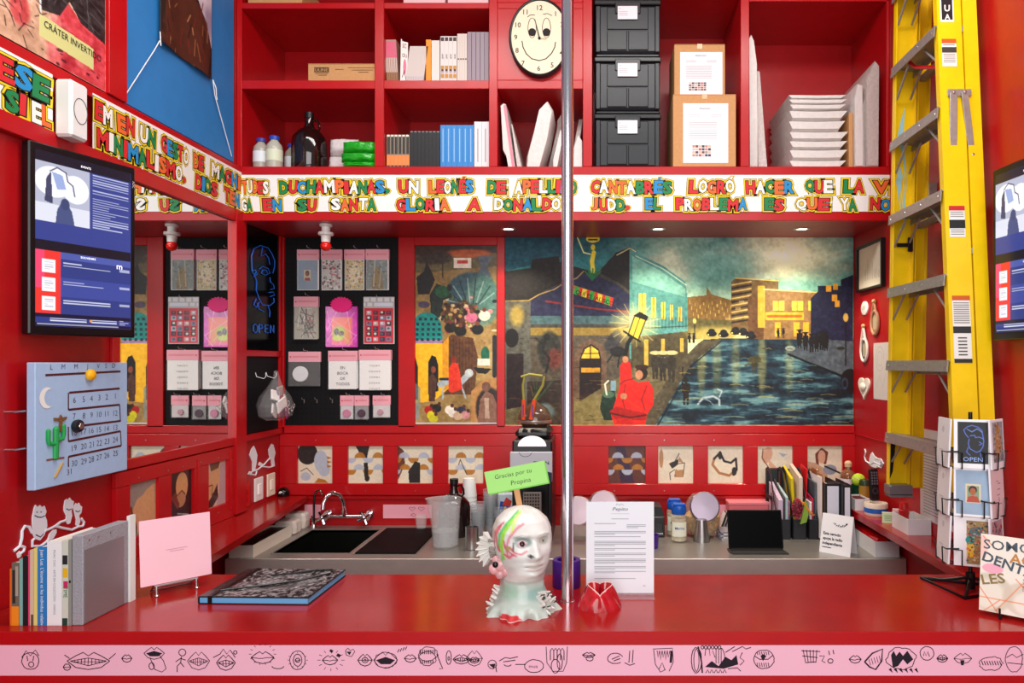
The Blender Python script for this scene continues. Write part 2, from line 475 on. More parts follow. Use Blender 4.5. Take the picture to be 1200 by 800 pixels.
# ------------------------------------------------------------------ wall shelves over the niche
sh = thing('wall_shelf', 'red painted shelf unit with open compartments above the lettered banner', 'shelf', (0, YF, 2.51))
def sbox(name, x0, x1, z0, z1, y0=0.0, y1=YB-YF):
    return ob(name, MB().box(x0, x1, y0, y1, z0-2.51, z1-2.51, .002), RED, sh)
sbox('shelf_board', XL, XR, sz(205)+.0005, sz(195))                       # bottom board
UP = [(272, 283), (439, 450), (573, 583), (683, 694), (868, 878)]
for a, b in UP: sbox('upright', sx(a) if a > 272 else XL, sx(b), sz(195), 3.90)
sbox('upright', sx(1042)-.012, XR, sz(195), 3.90)
sbox('shelf_board', sx(283), sx(439), sz(104), sz(94)); sbox('shelf_board', sx(450), sx(573), sz(104), sz(94)); sbox('shelf_board', sx(583), sx(683), sz(104), sz(94))
sbox('shelf_board', sx(283), sx(439), sz(10), sz(3)); sbox('shelf_board', sx(450), sx(573), sz(10), sz(3)); sbox('shelf_board', sx(583), sx(683), sz(10), sz(3))
sbox('shelf_board', sx(694), sx(868), sz(-7.2), sz(-16)); sbox('shelf_board', sx(878), sx(1042), sz(1.5), sz(-8))
sbox('shelf_board', XL, XR, 3.90, 3.925)
sbox('front_panel', sx(583), sx(683), sz(94), sz(10), 0, .018)
sbox('front_panel', sx(583), sx(683), sz(3), 3.90, 0, .018)
fz0, fz1 = sz(258), sz(205)
fa = tag(ob('fascia_board', MB().box(XL, XR, YF, YF+.02, fz0-.002, fz1, .002), RED), 'long red board across the front under the wall shelves', 'board')

# ------------------------------------------------------------------ bar counter with its pink drawn strip
bc = thing('bar_counter', 'glossy red bar counter running the full width in front', 'counter', (0, 1.87, 0))
ob('counter_top', MB().box(XL+.003, XR-.003, 0.001, .51, ZC-.034, ZC, .003), REDTOP, bc)
ob('front_lip', MB().box(XL+.003, XR-.003, 0, .001, ZC-.034, ZC-.002), RED, bc)
ob('front_panel', MB().box(XL+.003, XR-.003, .002, .03, .0, ZC-.034), RED, bc)
ob('back_panel', MB().box(XL+.003, XR-.003, .45, .47, .0, ZC-.034), RED, bc)
for x in (-1.1, -.3, .5): ob('support', MB().box(x, x+.02, .03, .45, 0, ZC-.034), RED, bc)
lg = thing('side_ledge', 'narrow red ledge along the wall under the small pictures and light switches', 'ledge', (XL, 2.38, ZL))
ob('board', MB().prismz([(0, 0), (.308, 0), (.152, YB-T-2.38), (0, YB-T-2.38)], -.03, 0), REDTOP, lg); ob('bracket', MB().box(0, .02, .0, YB-T-2.38, -.1, -.03), RED, lg)
lg = thing('side_ledge', 'narrow red ledge along the wall under the yellow ladder', 'ledge', (XR, 2.38, ZL))
ob('board', MB().box(-.15, 0, 0, YB-T-2.38, -.035, 0, .002), REDTOP, lg); ob('bracket', MB().box(-.02, 0, .0, YB-T-2.38, -.1, -.035), RED, lg)

# ------------------------------------------------------------------ steel sink counter
sk = thing('sink_counter', 'brushed stainless steel counter with two sunk basins along the back wall', 'counter', (0, 0, ZS))
X0, X1, Y0, Y1 = -1.67, 1.38, 3.18, YB-.003
B1 = (-1.50, -1.145, 3.27, 3.73); B2 = (-1.115, -.835, 3.25, 3.745)
m = MB()
m.box(X0, X1, Y0, B2[2], -.012, 0); m.box(X0, B1[0], B2[2], Y1, -.012, 0); m.box(B2[1], X1, B2[2], Y1, -.012, 0)
m.box(B1[0], B1[1], B2[2], B1[2], -.012, 0); m.box(B1[1], B2[0], B2[2], Y1, -.012, 0)
m.box(B1[0], B1[1], B1[3], Y1, -.012, 0); m.box(B2[0], B2[1], B2[3], Y1, -.012, 0)
ob('worktop', m, STEEL, sk, 0)
ob('front_edge', MB().box(X0, X1, Y0-.006, Y0, -.075, .002, .002).box(X1, X1+.006, Y0-.006, Y1, -.075, .002, .002), M('#c9c4bd', .42, .6, bump=.02, scale=30, vary=.05, stretch=(.4, 14, 1)), sk)  # paler copy of the worktop steel: daylight on the edge put into the colour
for (a, b, c, d) in (B1, B2):
    m = MB(); t = .003; q = -.2
    m.box(a-t, a, c, d, q, -.001).box(b, b+t, c, d, q, -.001).box(a-t, b+t, c-t, c, q, -.001).box(a-t, b+t, d, d+t, q, -.001).box(a-t, b+t, c-t, d+t, q-t, q)
    bs = ob('basin', m, M('#4b4f4a', .3, 1.0), sk, 0)
    ob('drain', MB().at(((a+b)/2, (c+d)/2, q)).lathe([(.04, 0), (.04, .003), (.02, .003), (.015, .001)], 20), CHROME, bs)
    r = MB(); g = .006
    r.box(a-g, b+g, c-g, c, 0, .003).box(a-g, b+g, d, d+g, 0, .003).box(a-g, a, c, d, 0, .003).box(b, b+g, c, d, 0, .003)
    ob('rim', r, STEEL, sk, 0)
ob('cabinet', MB().box(X0+.03, -1.52, Y0+.03, Y1, -ZS, -.08).box(-.80, X1-.02, Y0+.03, Y1, -ZS, -.013).box(-1.52, -.80, Y0+.03, Y1, -ZS, -.23), M('#2a1414', .6), sk)
# ------------------------------------------------------------------ lettered banner (left wall, then the fascia)
LC = {'R': '#d8262c', 'O': '#ee6b2d', 'W': '#f6f4ee', 'G': '#14854a', 'B': '#1f8fd0', 'Y': '#f2d21b', 'K': '#17140f'}
LM = [M(LC[k], .6) for k in 'ROWGBYK']; LK = {k: i for i, k in enumerate('ROWGBYK')}
def word(mb, w_, cols, x0, x1, z0, z1):
    """bubble letters fitted between x0 and x1, z0 and z1: black rim, yellow halo, black outline, coloured face"""
    n = len(w_); body = w_.replace(' ', '')
    wid = [.55 if c in 'I,' else (1.25 if c in 'M' else 1.0) for c in w_]; tot = sum(wid); x = x0
    k = 0
    for i, c in enumerate(w_):
        cw = (x1-x0)*wid[i]/tot; col = cols[k % len(cols)]
        if c != ',': k += 1
        j = random.uniform(-.06, .06)*(z1-z0)
        acc = c in 'ÉÓ'; c = {'É': 'E', 'Ó': 'O'}.get(c, c)
        vs, fs, gw, gx0 = glyphs(c, 0.0); ys = [v[1] for v in vs]; gy0, gy1 = min(ys), max(ys)
        hh = (z1-z0) if c != ',' else (z1-z0)*.38
        kz = hh*.90/(gy1-gy0); kx = min(cw*.84/gw, kz*1.5); xo = x+(cw-gw*kx)/2
        th = random.uniform(-.08, .08)
        sc_ = .45 if c == ',' else 1.0
        for off, mi, dy in ((.185, 6, -.0002), (.160, 5, -.0005), (.088, 6, -.0008), (.045, LK[col], -.0011)):
            v2, f2, _, _ = glyphs(c, round(off*sc_, 4))
            mb.add([(xo+(a-gx0)*kx+th*(b-gy0)*kz, dy, z0+j+(b-gy0)*kz) for a, b in v2], f2, mi)
            if acc:
                g = off*(z1-z0)*.9; ax, az = x+cw*.55, z1+j+(z1-z0)*.02
                mb.add([(ax-g*.6-.002, dy-.00003, az-g*.5), (ax+g*.6+.004, dy-.00003, az-g*.5), (ax+g+.010, dy-.00003, az+g*.6+.010), (ax-g*.3+.001, dy-.00003, az+g*.6+.010)], [(0, 1, 2, 3)], mi)
        x += cw
def P2(a, b): return [(a, b)]
ZB0, ZB1 = 1.81+.72, 1.81+.905
zt = (1.81+(425-226)*KS, 1.81+(425-211)*KS); zb = (1.81+(425-246)*KS, 1.81+(425-232)*KS)
top = [('TUDES', 'OWORW', 284.5, 315), ('DUCHAMPIANAS,', 'GRBGRWORWGRB', 328, 457), ('UN', 'RW', 467, 491), ('LEONÉS', 'ORWGRB', 503, 555), ('DE', 'GR', 571, 593), ('APELLIDO', 'WORWGRBG', 603, 676),
       ('CANTABRÉS', 'RWOOWGRBG', 692, 787), ('LOGRÓ', 'RWORW', 807, 861), ('HACER', 'RWGOB', 874, 930), ('QUE', 'GRW', 943, 976), ('LA', 'GR', 988, 1012), ('VI', 'OG', 1023, 1052)]
bot = [('GA', 'WG', 284, 296), ('EN', 'RB', 309, 331), ('SU', 'GR', 349, 371), ('SANTA', 'WORWG', 389, 441), ('GLORIA', 'RBGRWO', 465, 527), ('A', 'R', 548, 563), ('DONALDO', 'WGRBGRW', 579, 657),
       ('JUDD,', 'ORWGR', 692, 738), ('EL', 'BG', 756, 774), ('PROBLEMA', 'RWORWGRB', 792, 875), ('ES', 'GR', 896, 918), ('QUE', 'WOR', 932, 971), ('YA', 'WG', 985, 1004), ('NO', 'RB', 1019, 1043)]
bn = thing('lettered_banner', 'white banner of bubble letters across the front of the shelves', 'banner', (0, YF-.001, 0))
ob('backing', MB().box(XL, XR, -.002, .0, fz0+(258-248)*KS, fz1), WHITE, bn)
m = MB().at((0, -.0022, 0))
for t, c, a, b in top: word(m, t, c, sx(a), sx(b), *zt)
for t, c, a, b in bot: word(m, t, c, sx(a), sx(b), *zb)
ob('lettering', m, LM, bn, 0)
def lwx(px): return XL*F/(px-CX)
zt2 = (1.81+.905*.900-.0, 1.81+.885); zb2 = (1.81+.735, 1.81+.795)
bn = thing('lettered_banner', 'white banner of bubble letters along the side wall between white box and corner', 'banner', (XL+.021, 0, 0), RL)
y0 = lwx(101)
ob('backing', MB().box(y0, YF-.001, -.002, 0, ZB0, ZB1), WHITE, bn)
m = MB().at((0, -.0022, 0))
for t, c, a, b in [('EM', 'RW', 103, 124), ('EN', 'OR', 130, 150), ('UN', 'WG', 156, 175), ('GESTO', 'RBGRW', 182, 214), ('DE', 'OR', 220, 232), ('MAGNI', 'WGRBO', 241, 276)]:
    word(m, t, c, lwx(a), lwx(b), 1.81+.822, 1.81+.885)
for t, c, a, b in [('MINIMALISMO,', 'RWGRBGRWORW', 105, 211), ('DIOS', 'RBGR', 222, 248), ('TEN', 'ROB', 257, 275)]:
    word(m, t, c, lwx(a), lwx(b), 1.81+.737, 1.81+.800)
ob('lettering', m, LM, bn, 0)
bn = thing('lettered_banner', 'short white banner of bubble letters above the nearest screen, cut by the picture edge', 'banner', (XL+.021, 0, 0), RL)
ob('backing', MB().box(1.62, lwx(53), -.002, 0, ZB0-.005, ZB1-.01), WHITE, bn)
m = MB().at((0, -.0022, 0))
word(m, 'DÉJESE', 'OWGRBG', 1.80, lwx(48), 1.81+.805, 1.81+.875); word(m, 'SI', 'GR', lwx(-3), lwx(21), 1.81+.728, 1.81+.790); word(m, 'EL', 'WO', lwx(28), lwx(51), 1.81+.728, 1.81+.790)
ob('lettering', m, LM, bn, 0)
# white box between the two banners
ya, yb_ = 2.205, 2.285; zc = 2.607
t = thing('wall_speaker', 'white plastic box with a round grille between the two side wall banners', 'device', (XL+.0205, (ya+yb_)/2, zc), RL)
hw = (yb_-ya)/2-.002
ob('housing', MB().box(-hw, hw, -.055, 0, -.09, .09, .008), M('#e9e7e6', .35), t)
m = MB().at((.002, -.0555, 0), (PI/2, 0, 0)); m.tube([(math.cos(a)*.029, math.sin(a)*.040, 0) for a in np.linspace(0, 2*PI, 33)[:-1]], .0012, 6, True)
ob('grille_ring', m, M('#555555', .6), t)

# ------------------------------------------------------------------ posters upper left
cv = Cv(0, 0, 200, 130, 1.6, '#d3a78a'); cv.noise(24, .2, 3)
r = random.Random(4)
cv.poly([(140, 130), (138, 112), (150, 76), (158, 62), (168, 70), (200, 78), (200, 130)], '#d1424b')
for k in range(14):
    x, y = r.uniform(140, 200), r.uniform(85, 130); cv.ell(x, y, r.uniform(4, 10), r.uniform(4, 12), r.choice(['#e07a78', '#b42a38']), .7, .8)
cv.poly([(131, 86), (128, 30), (200, 30), (200, 80), (172, 74), (160, 60), (150, 80)], '#272224')
for k in range(10): cv.line([(r.uniform(130, 200), r.uniform(30, 75)), (r.uniform(150, 200), r.uniform(40, 78))], .8, '#6b6768', .7)
cv.line([(130, 30), (131, 88)], 2, '#dfe3df'); cv.ell(112, 96, 9, 16, '#c23b40', .85, .5)
for k in range(26):
    x, y = r.uniform(98, 128), r.uniform(60, 122); cv.line([(x, y), (x+r.uniform(-12, 12), y+r.uniform(-14, 14))], .9, '#2c1a19', .85)
for k in range(9):
    x, y = r.uniform(120, 196), r.uniform(112, 128); cv.ell(x, y, r.uniform(1, 3), r.uniform(.6, 2), '#3a1015', .8)
cv.noise(4, .13, 9)
cv.poly([(130, 90), (186, 92), (186, 114), (130, 111)], '#d5d48c')
pw = lwx(118)-1.62
t = thing('poster', 'red and cream collage poster with a pale green caption strip', 'poster', (XL+.012, 0, 2.745), RL)
ob('backing', MB().box(1.62, lwx(118), -.004, .012, 0, .9), M('#3a2a28', .6), t)
canvas('picture', cv, pw, .42, t, print_mat(.45), y=-.0045, x=1.62, z=0)
m = MB(); m.text('CRÁTER INVERTIDO', lwx(45), 2.842-2.745, .021, -.006, rot=-.02, sx=.92); ob('lettering', m, TXT, t, 0)
# fabric banner on strings over the blue field
t = thing('fabric_banner', 'hanging fabric print of a robed figure tied with white strings over the blue wall', 'banner', (XL+.01, 0, 3.055), RL)
a, b = lwx(180), lwx(243); hh = .42
cv = Cv(0, 0, 100, 150, 1.3, '#2a120d'); cv.noise(14, .25, 5, tint=(1, .6, .4))
cv.poly([(58, 0), (100, 0), (100, 104), (92, 84), (80, 66), (68, 44)], '#cbbccb', .95); cv.ell(92, 60, 8, 30, '#8f7fa0', .6, .6); cv.ell(85, 20, 20, 26, '#e9dfe8', .8, .8)
cv.poly([(25, 30), (55, 20), (66, 50), (88, 70), (97, 110), (90, 150), (10, 150), (8, 60)], '#5b2816', .75)
for k in range(26):
    x, y = r.uniform(5, 90), r.uniform(45, 150); cv.line([(x, y), (x+r.uniform(-6, 6), y+r.uniform(8, 26))], 1.6, r.choice(['#a0623a', '#c48b56', '#1a0b09', '#7c1d18']), .8)
cv.ell(42, 12, 14, 20, '#b98163', 1, .1); cv.ell(42, 0, 17, 12, '#1a0d0b', 1, .2); cv.poly([(0, 40), (14, 44), (8, 100), (0, 130)], '#241a15')
bend = lambda u, v: -.012-.006*np.sin(u*9+1)*(1-v*.3)
o = canvas('cloth', cv, b-a, hh, t, print_mat(.6), x=a, z=0, bend=bend)
mod = o.modifiers.new('thickness', 'SOLIDIFY'); mod.thickness = .002
ry, rz_ = LW(141, 109); m = MB()
m.tube([(a, -.014, 0), (a-.03, -.012, -.05), (ry+.01, -.004, rz_-3.055)], .0018, 6); ob('string', m, WHITE, t); m = MB(); m.tube([(a+.006, -.015, .01), (a-.008, -.02, .03), (a+.0, -.018, -.02)], .002, 6)
ob('string', m, WHITE, t); m = MB()
ry, rz_ = LW(268, 183)
m.tube([(b, -.014, .0), (b+.02, -.012, -.06), (ry, -.004, rz_-3.055)], .0018, 6); ob('string', m, WHITE, t); m = MB(); m.tube([(b, -.014, .0), (b+.015, -.02, -.03), (b+.03, -.014, -.06), (b+.035, -.014, -.075)], .002, 6)
ob('string', m, WHITE, t)

# ------------------------------------------------------------------ screens
def screen_canvas(seed, mirror=False):
    cv = Cv(0, 0, 115, 205, 1.35, '#32408a')
    cv.rect(0, 0, 115, 12, '#0d0f24'); cv.rect(0, 12, 62, 82, '#b3b6cb'); cv.ell(20, 34, 21, 18, '#f3f3fb'); cv.ell(45, 38, 16, 17, '#f0f0fa'); cv.rect(0, 60, 62, 82, '#e6e7f2', .8)
    cv.line([(16, 22), (24, 16), (34, 20), (36, 30), (42, 34), (44, 46)], 1.2, '#191c38'); cv.poly([(12, 30), (17, 22), (19, 60), (10, 58)], '#2c3152', .9); cv.poly([(18, 22), (30, 24), (34, 40), (24, 42)], '#8fa2d4', .9)
    cv.poly([(22, 82), (24, 66), (28, 58), (36, 57), (41, 66), (44, 82)], '#44507e'); cv.ell(33, 58, 5, 7, '#39456f')
    for j, (n, y0, y1) in enumerate(((5, 14, 30), (2, 33, 40), (13, 43, 82))): cv.lines(66, y0, 112, y1, n, '#e4e6f8', .75, seed+j)
    cv.rect(0, 104, 115, 116, '#0b0d20'); cv.rect(0, 116, 115, 124, '#4a58a4')
    for k, c in enumerate(('#2c3a7e', '#3a4896', '#2c3a7e')): cv.rect(28, 124+k*22.5, 115, 146.5+k*22.5, c); cv.lines(31, 128+k*22.5, 88, 134+k*22.5, 2, '#f4f5ff', .75, k+20+seed); cv.rect(100, 128+k*22.5, 113, 131+k*22.5, '#f4f5ff', .6)
    cv.rect(0, 116, 28, 191, '#e8352f'); cv.rect(0, 116, 10, 160, '#ee4f9a', .6)
    for k in range(3): cv.rect(7, 126+k*22, 22, 142+k*22, '#f3eef2'); cv.lines(10, 129+k*22, 20, 140+k*22, 4, '#9a9ab0', .6, k)
    cv.rect(0, 190, 115, 205, '#0d1030'); cv.rect(0, 194, 115, 201, '#2a3780'); cv.lines(16, 195, 58, 200, 2, '#ffffff', .8, 5); cv.lines(64, 195, 96, 200, 2, '#ffffff', .8, 6); cv.lines(100, 194, 112, 201, 3, '#e2e2f6', .8, 7)
    cv.rect(62, 195, 65, 198, '#f6a13c'); cv.lines(2, 202, 112, 204.5, 1, '#dfe0f5', .7, 8)
    return cv
def tv(loc, ang, label, seed):
    t = thing('wall_screen', label, 'screen', loc, ang)
    W_, H_ = .335, .575
    ob('housing', MB().box(0, W_, -.012, .022, 0, H_, .004), M('#0d0e12', .3), t)
    canvas('display', screen_canvas(seed), W_-.035, H_-.048, t, print_mat(.2, emit=1.0), y=-.0126, x=.0175, z=.026)
    m = MB(); m.text('EVENTS', W_*.5, H_-.044, .0065, -.0132, align='C'); m.text('SOUVENIRS', W_*.52, .244, .0065, -.0132, align='C'); m.text('m', W_*.8, .225, .02, -.0132)
    ob('lettering', m, M('#f4f4ff', .4, emit=.9), t, 0)
    m = MB(); m.text('AOC', W_-.0115, H_-.045, .0075, -.0126, rot=-PI/2); ob('lettering', m, M('#c9c9d0', .5), t, 0)
    ob('wall_mount', MB().box(W_*.3, W_*.7, .022, .034, H_*.35, H_*.65), MBLACK, t)
    return t
za, zb_ = atd(27, 163, 2.10)[2], 0
ang = math.atan2(.315, .115-.005)
t = tv((XL+.025, 2.095, 1.895), math.atan2(2.41-2.095, -1.582+1.69), 'upright screen of events and souvenirs above the blue calendar', 11)
t2 = tv((1.350, 2.40, 1.885), math.atan2(2.067-2.40, 1.383-1.35), 'upright screen partly cut off beside the yellow ladder', 31)

# ------------------------------------------------------------------ calendar
H_ = .378; t = thing('wall_calendar', 'pale blue square perpetual calendar with cactus, moon and yellow sun bead', 'calendar', (XL+.030, 2.09, 1.433), RL)
W_ = .41
ob('panel', MB().box(0, W_, -.026, 0, 0, H_, .002), M('#a9c6ea', .6, bump=.05, scale=40, vary=.03), t)
def cxy(px, py):      # pixel on the calendar's face -> local x, z
    d = (XL+.056)*F/(px-CX); return d-2.09, EYE-(py-CY)*d/F-1.433
pts = {}
m = MB()
def bar(p, q, wd=.007, mi=0): m.ribbon([cxy(*p), cxy(*q)], wd, -.0266, mi)
bar((53, 439.5), (141, 435)); bar((81, 460), (140, 455)); bar((80, 460), (80, 480), .005); bar((80, 480), (140, 474)); bar((140, 474), (141, 494), .005)
bar((141, 493), (84, 500)); bar((80, 500), (80, 517), .005); bar((80, 517), (141, 505)); bar((141, 505), (142, 522), .005); bar((142, 522), (80, 535)); bar((80, 535), (80, 547), .005)
ob('groove', m, M('#54191a', .7), t, 0)
m = MB()
def num(s_, px, py, h=.019):
    x, z = cxy(px, py); m.text(s_, x, z, h, -.0268, align='C', rot=random.uniform(-.06, .06), off=-.01)
for s_, px in zip('LMMJVSD', (60, 74, 89, 102, 115, 124, 133)): num(s_, px, 433-(px-60)*.03, .016)
for row, y0, y1 in (((6, 5, 4, 3, 2, 1), 472, 467), ((7, 8, 9, 10, 11, 12), 491, 487), ((18, 17, 16, 15, 14, 13), 510, 504), ((19, 20, 21, 22, 23, 24), 528, 518), ((30, 29, 28, 27, 26, 25), 546, 534)):
    for k, n_ in enumerate(row): num(str(n_), (87, 98, 107, 116, 125, 135)[k], y0+(y1-y0)*k/5)
num('31', 81, 556)
ob('numbers', m, M('#4a1f2b', .8), t, 0)
x, z = cxy(55, 466); m = MB()
mo = [(x+.030*math.cos(a), z+.032*math.sin(a)) for a in np.linspace(.9, 2*PI-.9, 22)]+[(x+.012+.02*math.cos(a), z+.021*math.sin(a)) for a in np.linspace(2*PI-1.2, 1.2, 18)]
mf = MB(); outer = mo[:22]; inner = mo[22:]
vs = [(p[0], -.0272, p[1]) for p in outer]+[(x+.013+.024*math.cos(a), -.0272, z+.026*math.sin(a)) for a in np.linspace(1.05, 2*PI-1.05, 22)]
mf.add(vs, [(i, i+1, i+23, i+22) for i in range(21)])
ob('moon', mf, WHITE, t, 0)
m = MB(); c0 = cxy(64, 537); c1 = cxy(62, 503)
m.tube([(c0[0], -.028, c0[1]), (c0[0], -.030, c1[1])], .009, 10); m.sph((c0[0], -.030, c1[1]), .009)
for sx_, py in ((-1, 520), (1, 516)):
    b0 = cxy(64, py)[1]; m.tube([(c0[0], -.030, b0), (c0[0]+sx_*.026, -.030, b0+.003), (c0[0]+sx_*.030, -.030, b0+.015), (c0[0]+sx_*.030, -.030, b0+.042)], .0065, 8); m.sph((c0[0]+sx_*.030, -.030, b0+.042), .0065, 8, 6)
ob('cactus', m, M('#1c9c4d', .5), t)
q0 = cxy(54, 539); q1 = cxy(75, 536); ob('ground_strip', MB().ribbon([q0, q1], .006, -.0272), M('#8a4a36', .7), t, 0)
m = MB(); q = cxy(70, 494); m.prism([(q[0]-.006, q[1]-.03), (q[0]-.004, q[1]+.002), (q[0]-.026, q[1]+.006), (q[0]-.026, q[1]+.014), (q[0]-.006, q[1]+.012), (q[0], q[1]+.022), (q[0]+.006, q[1]+.012), (q[0]+.024, q[1]+.014), (q[0]+.022, q[1]+.005), (q[0]+.005, q[1]+.001), (q[0]+.008, q[1]-.03)], -.031, -.0262)
ob('bird', m, M('#7a5230', .7), t)
m = MB(); q = cxy(68, 550); r = random.Random(2)
for k in range(9): m.sph((q[0]-.014+k*.0035, -.028, q[1]-.02+k*.0045), .004, 6, 5)
ob('rattle', m, M('#c39a55', .7), t)
q = cxy(104, 439); ob('sun_bead', MB().sph((q[0], -.033, q[1]), .019, 18, 12, sc=(1, .7, 1)), M('#f7b417', .35), t)
q = cxy(88, 499); m = MB().at((q[0], -.036, q[1]), (PI/2, 0, 0)); m.lathe([(.019, -.009), (.021, 0), (.019, .006), (.012, .008), (.0, .008)], 20)
bd = ob('day_bead', m, M('#1a1b20', .4), t); m = MB().at((q[0], -.046, q[1]), (PI/2, 0, 0)); m.lathe([(.010, .0), (.009, .002), (0, .002)], 16); ob('hub', m, SILVER, bd)
for pz in (.125, .235):
    ob('bolt', MB().tube([(0, .003, pz), (-.04, .005, pz), (-.04, .030, pz)], .003), SILVER, t); ob('bolt', MB().rod((W_-.03, 0, pz), (W_-.03, .03, pz), .003), SILVER, t)
m = MB(); r = random.Random(8)
for k in range(40):
    x, z = r.uniform(.02, W_-.02), r.uniform(.24, H_-.01); m.flat([(x, z-.001), (x+.001, z), (x, z+.001), (x-.001, z)], -.0266)
ob('stars', m, WHITE, t, 0)['kind'] = 'stuff'

# ------------------------------------------------------------------ mirror
mi_ = tag(ob('wall_mirror', MB().box(2.53, 3.31, -.008, -.001, 1.46, 2.473), M('#e8ebea', .015, 1.0), None, 0, loc=(XL, 0, 0), rot=(0, 0, RL)), 'large frameless mirror on the side wall reflecting the pegboard', 'mirror')

# ------------------------------------------------------------------ street mural
r = random.Random(44); cv = Cv(592, 278, 1000, 498, 1.45, '#1f5a62')
h, w_ = cv.h, cv.w; X, Y = np.meshgrid(cv.gx, cv.gy)
def mixf(a, c, m_): return a*(1-m_[..., None])+srgb(c)*m_[..., None]
a = np.ones((h, w_, 3))*srgb('#1f6570')
a = mixf(a, '#4ba8a0', np.clip((Y-290)/90, 0, 1)); a = mixf(a, '#d9cf8e', np.clip((Y-335)/60, 0, 1)*.85)
cl = fbm(h, w_, 52, 21, 5, 1.8); a = mixf(a, '#4d6068', np.clip((cl-.50)*5, 0, .7)*np.clip((X-700)/60, 0, 1))
for gx_, gy_, rx_, ry_, k in ((930, 298, 75, 42, .95), (788, 292, 50, 55, .6), (845, 372, 75, 38, .75)):
    d = np.exp(-(((X-gx_)/rx_)**2+((Y-gy_)/ry_)**2)); a = mixf(a, '#f0eecb', np.clip(d*k*(.55+cl*.9), 0, 1))
cv.a = a; cv.noise(10, .09, 5, 1.6)
cv.poly([(592, 278), (680, 278), (665, 300), (640, 306), (592, 318)], '#0f4e60', .85)
cv.poly([(592, 498), (592, 318), (622, 314), (624, 304), (655, 300), (656, 307), (700, 320), (722, 296), (738, 290), (744, 294), (744, 498)], '#25201f')
cv.line([(723, 299), (738, 291), (745, 295)], 1, '#e8dfae')
cv.poly([(592, 498), (592, 352), (620, 352), (640, 340), (668, 326), (700, 318), (726, 332), (744, 345), (744, 498)], '#4b4740')
cv.poly([(622, 352), (642, 340), (668, 326), (680, 322), (695, 318), (706, 326), (724, 334), (744, 350), (744, 370), (622, 370)], '#2d3050')
cv.line([(592, 353), (620, 352), (632, 345), (650, 339), (662, 331), (676, 326), (684, 318)], 1.1, '#b59a58'); cv.line([(640, 353), (700, 362), (744, 366)], 2, '#8c3431')
cv.rect(592, 353, 622, 498, '#5d5c55'); cv.rect(594, 414, 614, 498, '#2e1f22'); cv.ell(600, 396, 8, 11, '#191313'); cv.ell(606, 370, 8, 12, '#cfae4d', .6, .9)
cv.rect(622, 370, 744, 380, '#4f7079', .8); cv.rect(622, 384, 744, 393, '#a3873c', .75); cv.rect(622, 393, 744, 450, '#5a5145', .9)
cv.ell(644, 410, 14, 22, '#2a2e2b', .8, .3); cv.ell(650, 420, 9, 12, '#8c3b2f', .6, .8)
cv.poly([(672, 498), (672, 420), (678, 404), (692, 397), (706, 404), (711, 420), (711, 470), (690, 498)], '#6d5747')
cv.poly([(679, 470), (679, 422), (684, 408), (693, 403), (702, 409), (705, 422), (705, 458)], '#2a1512'); cv.poly([(681, 420), (686, 409), (693, 405), (701, 411), (703, 420)], '#e3b53c'); cv.line([(681, 414), (703, 414)], 1, '#251310'); cv.line([(692, 404), (692, 462)], 1.2, '#251310'); cv.rect(681, 431, 703, 436, '#c79232')
cv.poly([(592, 498), (592, 480), (622, 474), (680, 470), (744, 430), (806, 406), (795, 440), (760, 498)], '#71664a'); cv.ell(700, 482, 60, 18, '#a08f56', .5, .8)
cv.poly([(618, 447), (668, 445), (668, 498), (618, 498)], '#31231f', .7); cv.ell(636, 482, 14, 10, '#7d9ba5', .7, .6)
cv.ell(719, 400, 8, 14, '#31333a', .8, .3, .5)
cv.poly([(738, 420), (738, 292), (745, 296), (778, 312), (803, 330), (806, 350), (806, 412), (760, 430)], '#5b9390')
cv.poly([(741, 300), (775, 318), (803, 338), (803, 348), (775, 340), (741, 330)], '#8cc0b0', .7); cv.poly([(740, 395), (806, 388), (806, 430), (740, 430)], '#514a34')
for k, (wx, wy, ww, wh) in enumerate(((749, 344, 8, 24), (763, 349, 6, 24), (775, 354, 5, 20), (785, 357, 4, 18), (795, 360, 4, 16))): cv.rect(wx, wy, wx+ww, wy+wh, '#e8c558'); cv.line([(wx+ww/2, wy), (wx+ww/2, wy+wh)], .8, '#5a471f')
for k, (wx, wy, ww, wh) in enumerate(((755, 398, 5, 30), (775, 397, 4, 22), (797, 396, 4, 16))): cv.rect(wx, wy, wx+ww, wy+wh, '#e2b94f', .8)
cv.line([(745, 300), (777, 315), (804, 334)], 1, '#dff0d0', .8); cv.line([(746, 385), (806, 382)], .8, '#26302d')
for px_ in range(748, 806, 4): cv.line([(px_, 372), (px_, 385)], .6, '#26302d', .8)
cv.poly([(806, 348), (828, 346), (828, 336), (834, 345), (858, 352), (862, 395), (806, 398)], '#8a6c3e'); cv.poly([(806, 372), (860, 376), (860, 398), (806, 398)], '#5f6240', .7)
for k in range(26): cv.rect(808+k*2, 352+(k*7) % 18, 809+k*2, 356+(k*7) % 18, '#e8c86a', .7)
cv.ell(842, 392, 36, 9, '#ffe27a', .55, .9)
cv.poly([(800, 498), (802, 470), (846, 402), (846, 396), (935, 396), (1000, 434), (1000, 498)], '#22384a')
cv.poly([(760, 498), (806, 420), (824, 398), (850, 396), (935, 396), (1000, 438), (1000, 498)], '#25404f')
i0 = int((396-278)*1.2); W2 = fbm(h, w_, 9, 33, 4, 5.0); msk = (Y > 398)*np.clip((Y-396)/10, 0, 1)*(X > 762+(498-Y)*.55)*((X < 925) | (Y > 405+(X-925)*.62))
a = cv.a; a = mixf(a, '#93bfc0', np.clip((W2-.52)*4, 0, .6)*msk); a = mixf(a, '#0d1b26', np.clip((.46-W2)*5, 0, .7)*msk); cv.a = a
for gx_, k in ((822, .7), (862, .5), (893, .75), (925, .5), (840, .5)): cv.ell(gx_, 425, 5, 34, '#c9b26a', k*.6, .9)
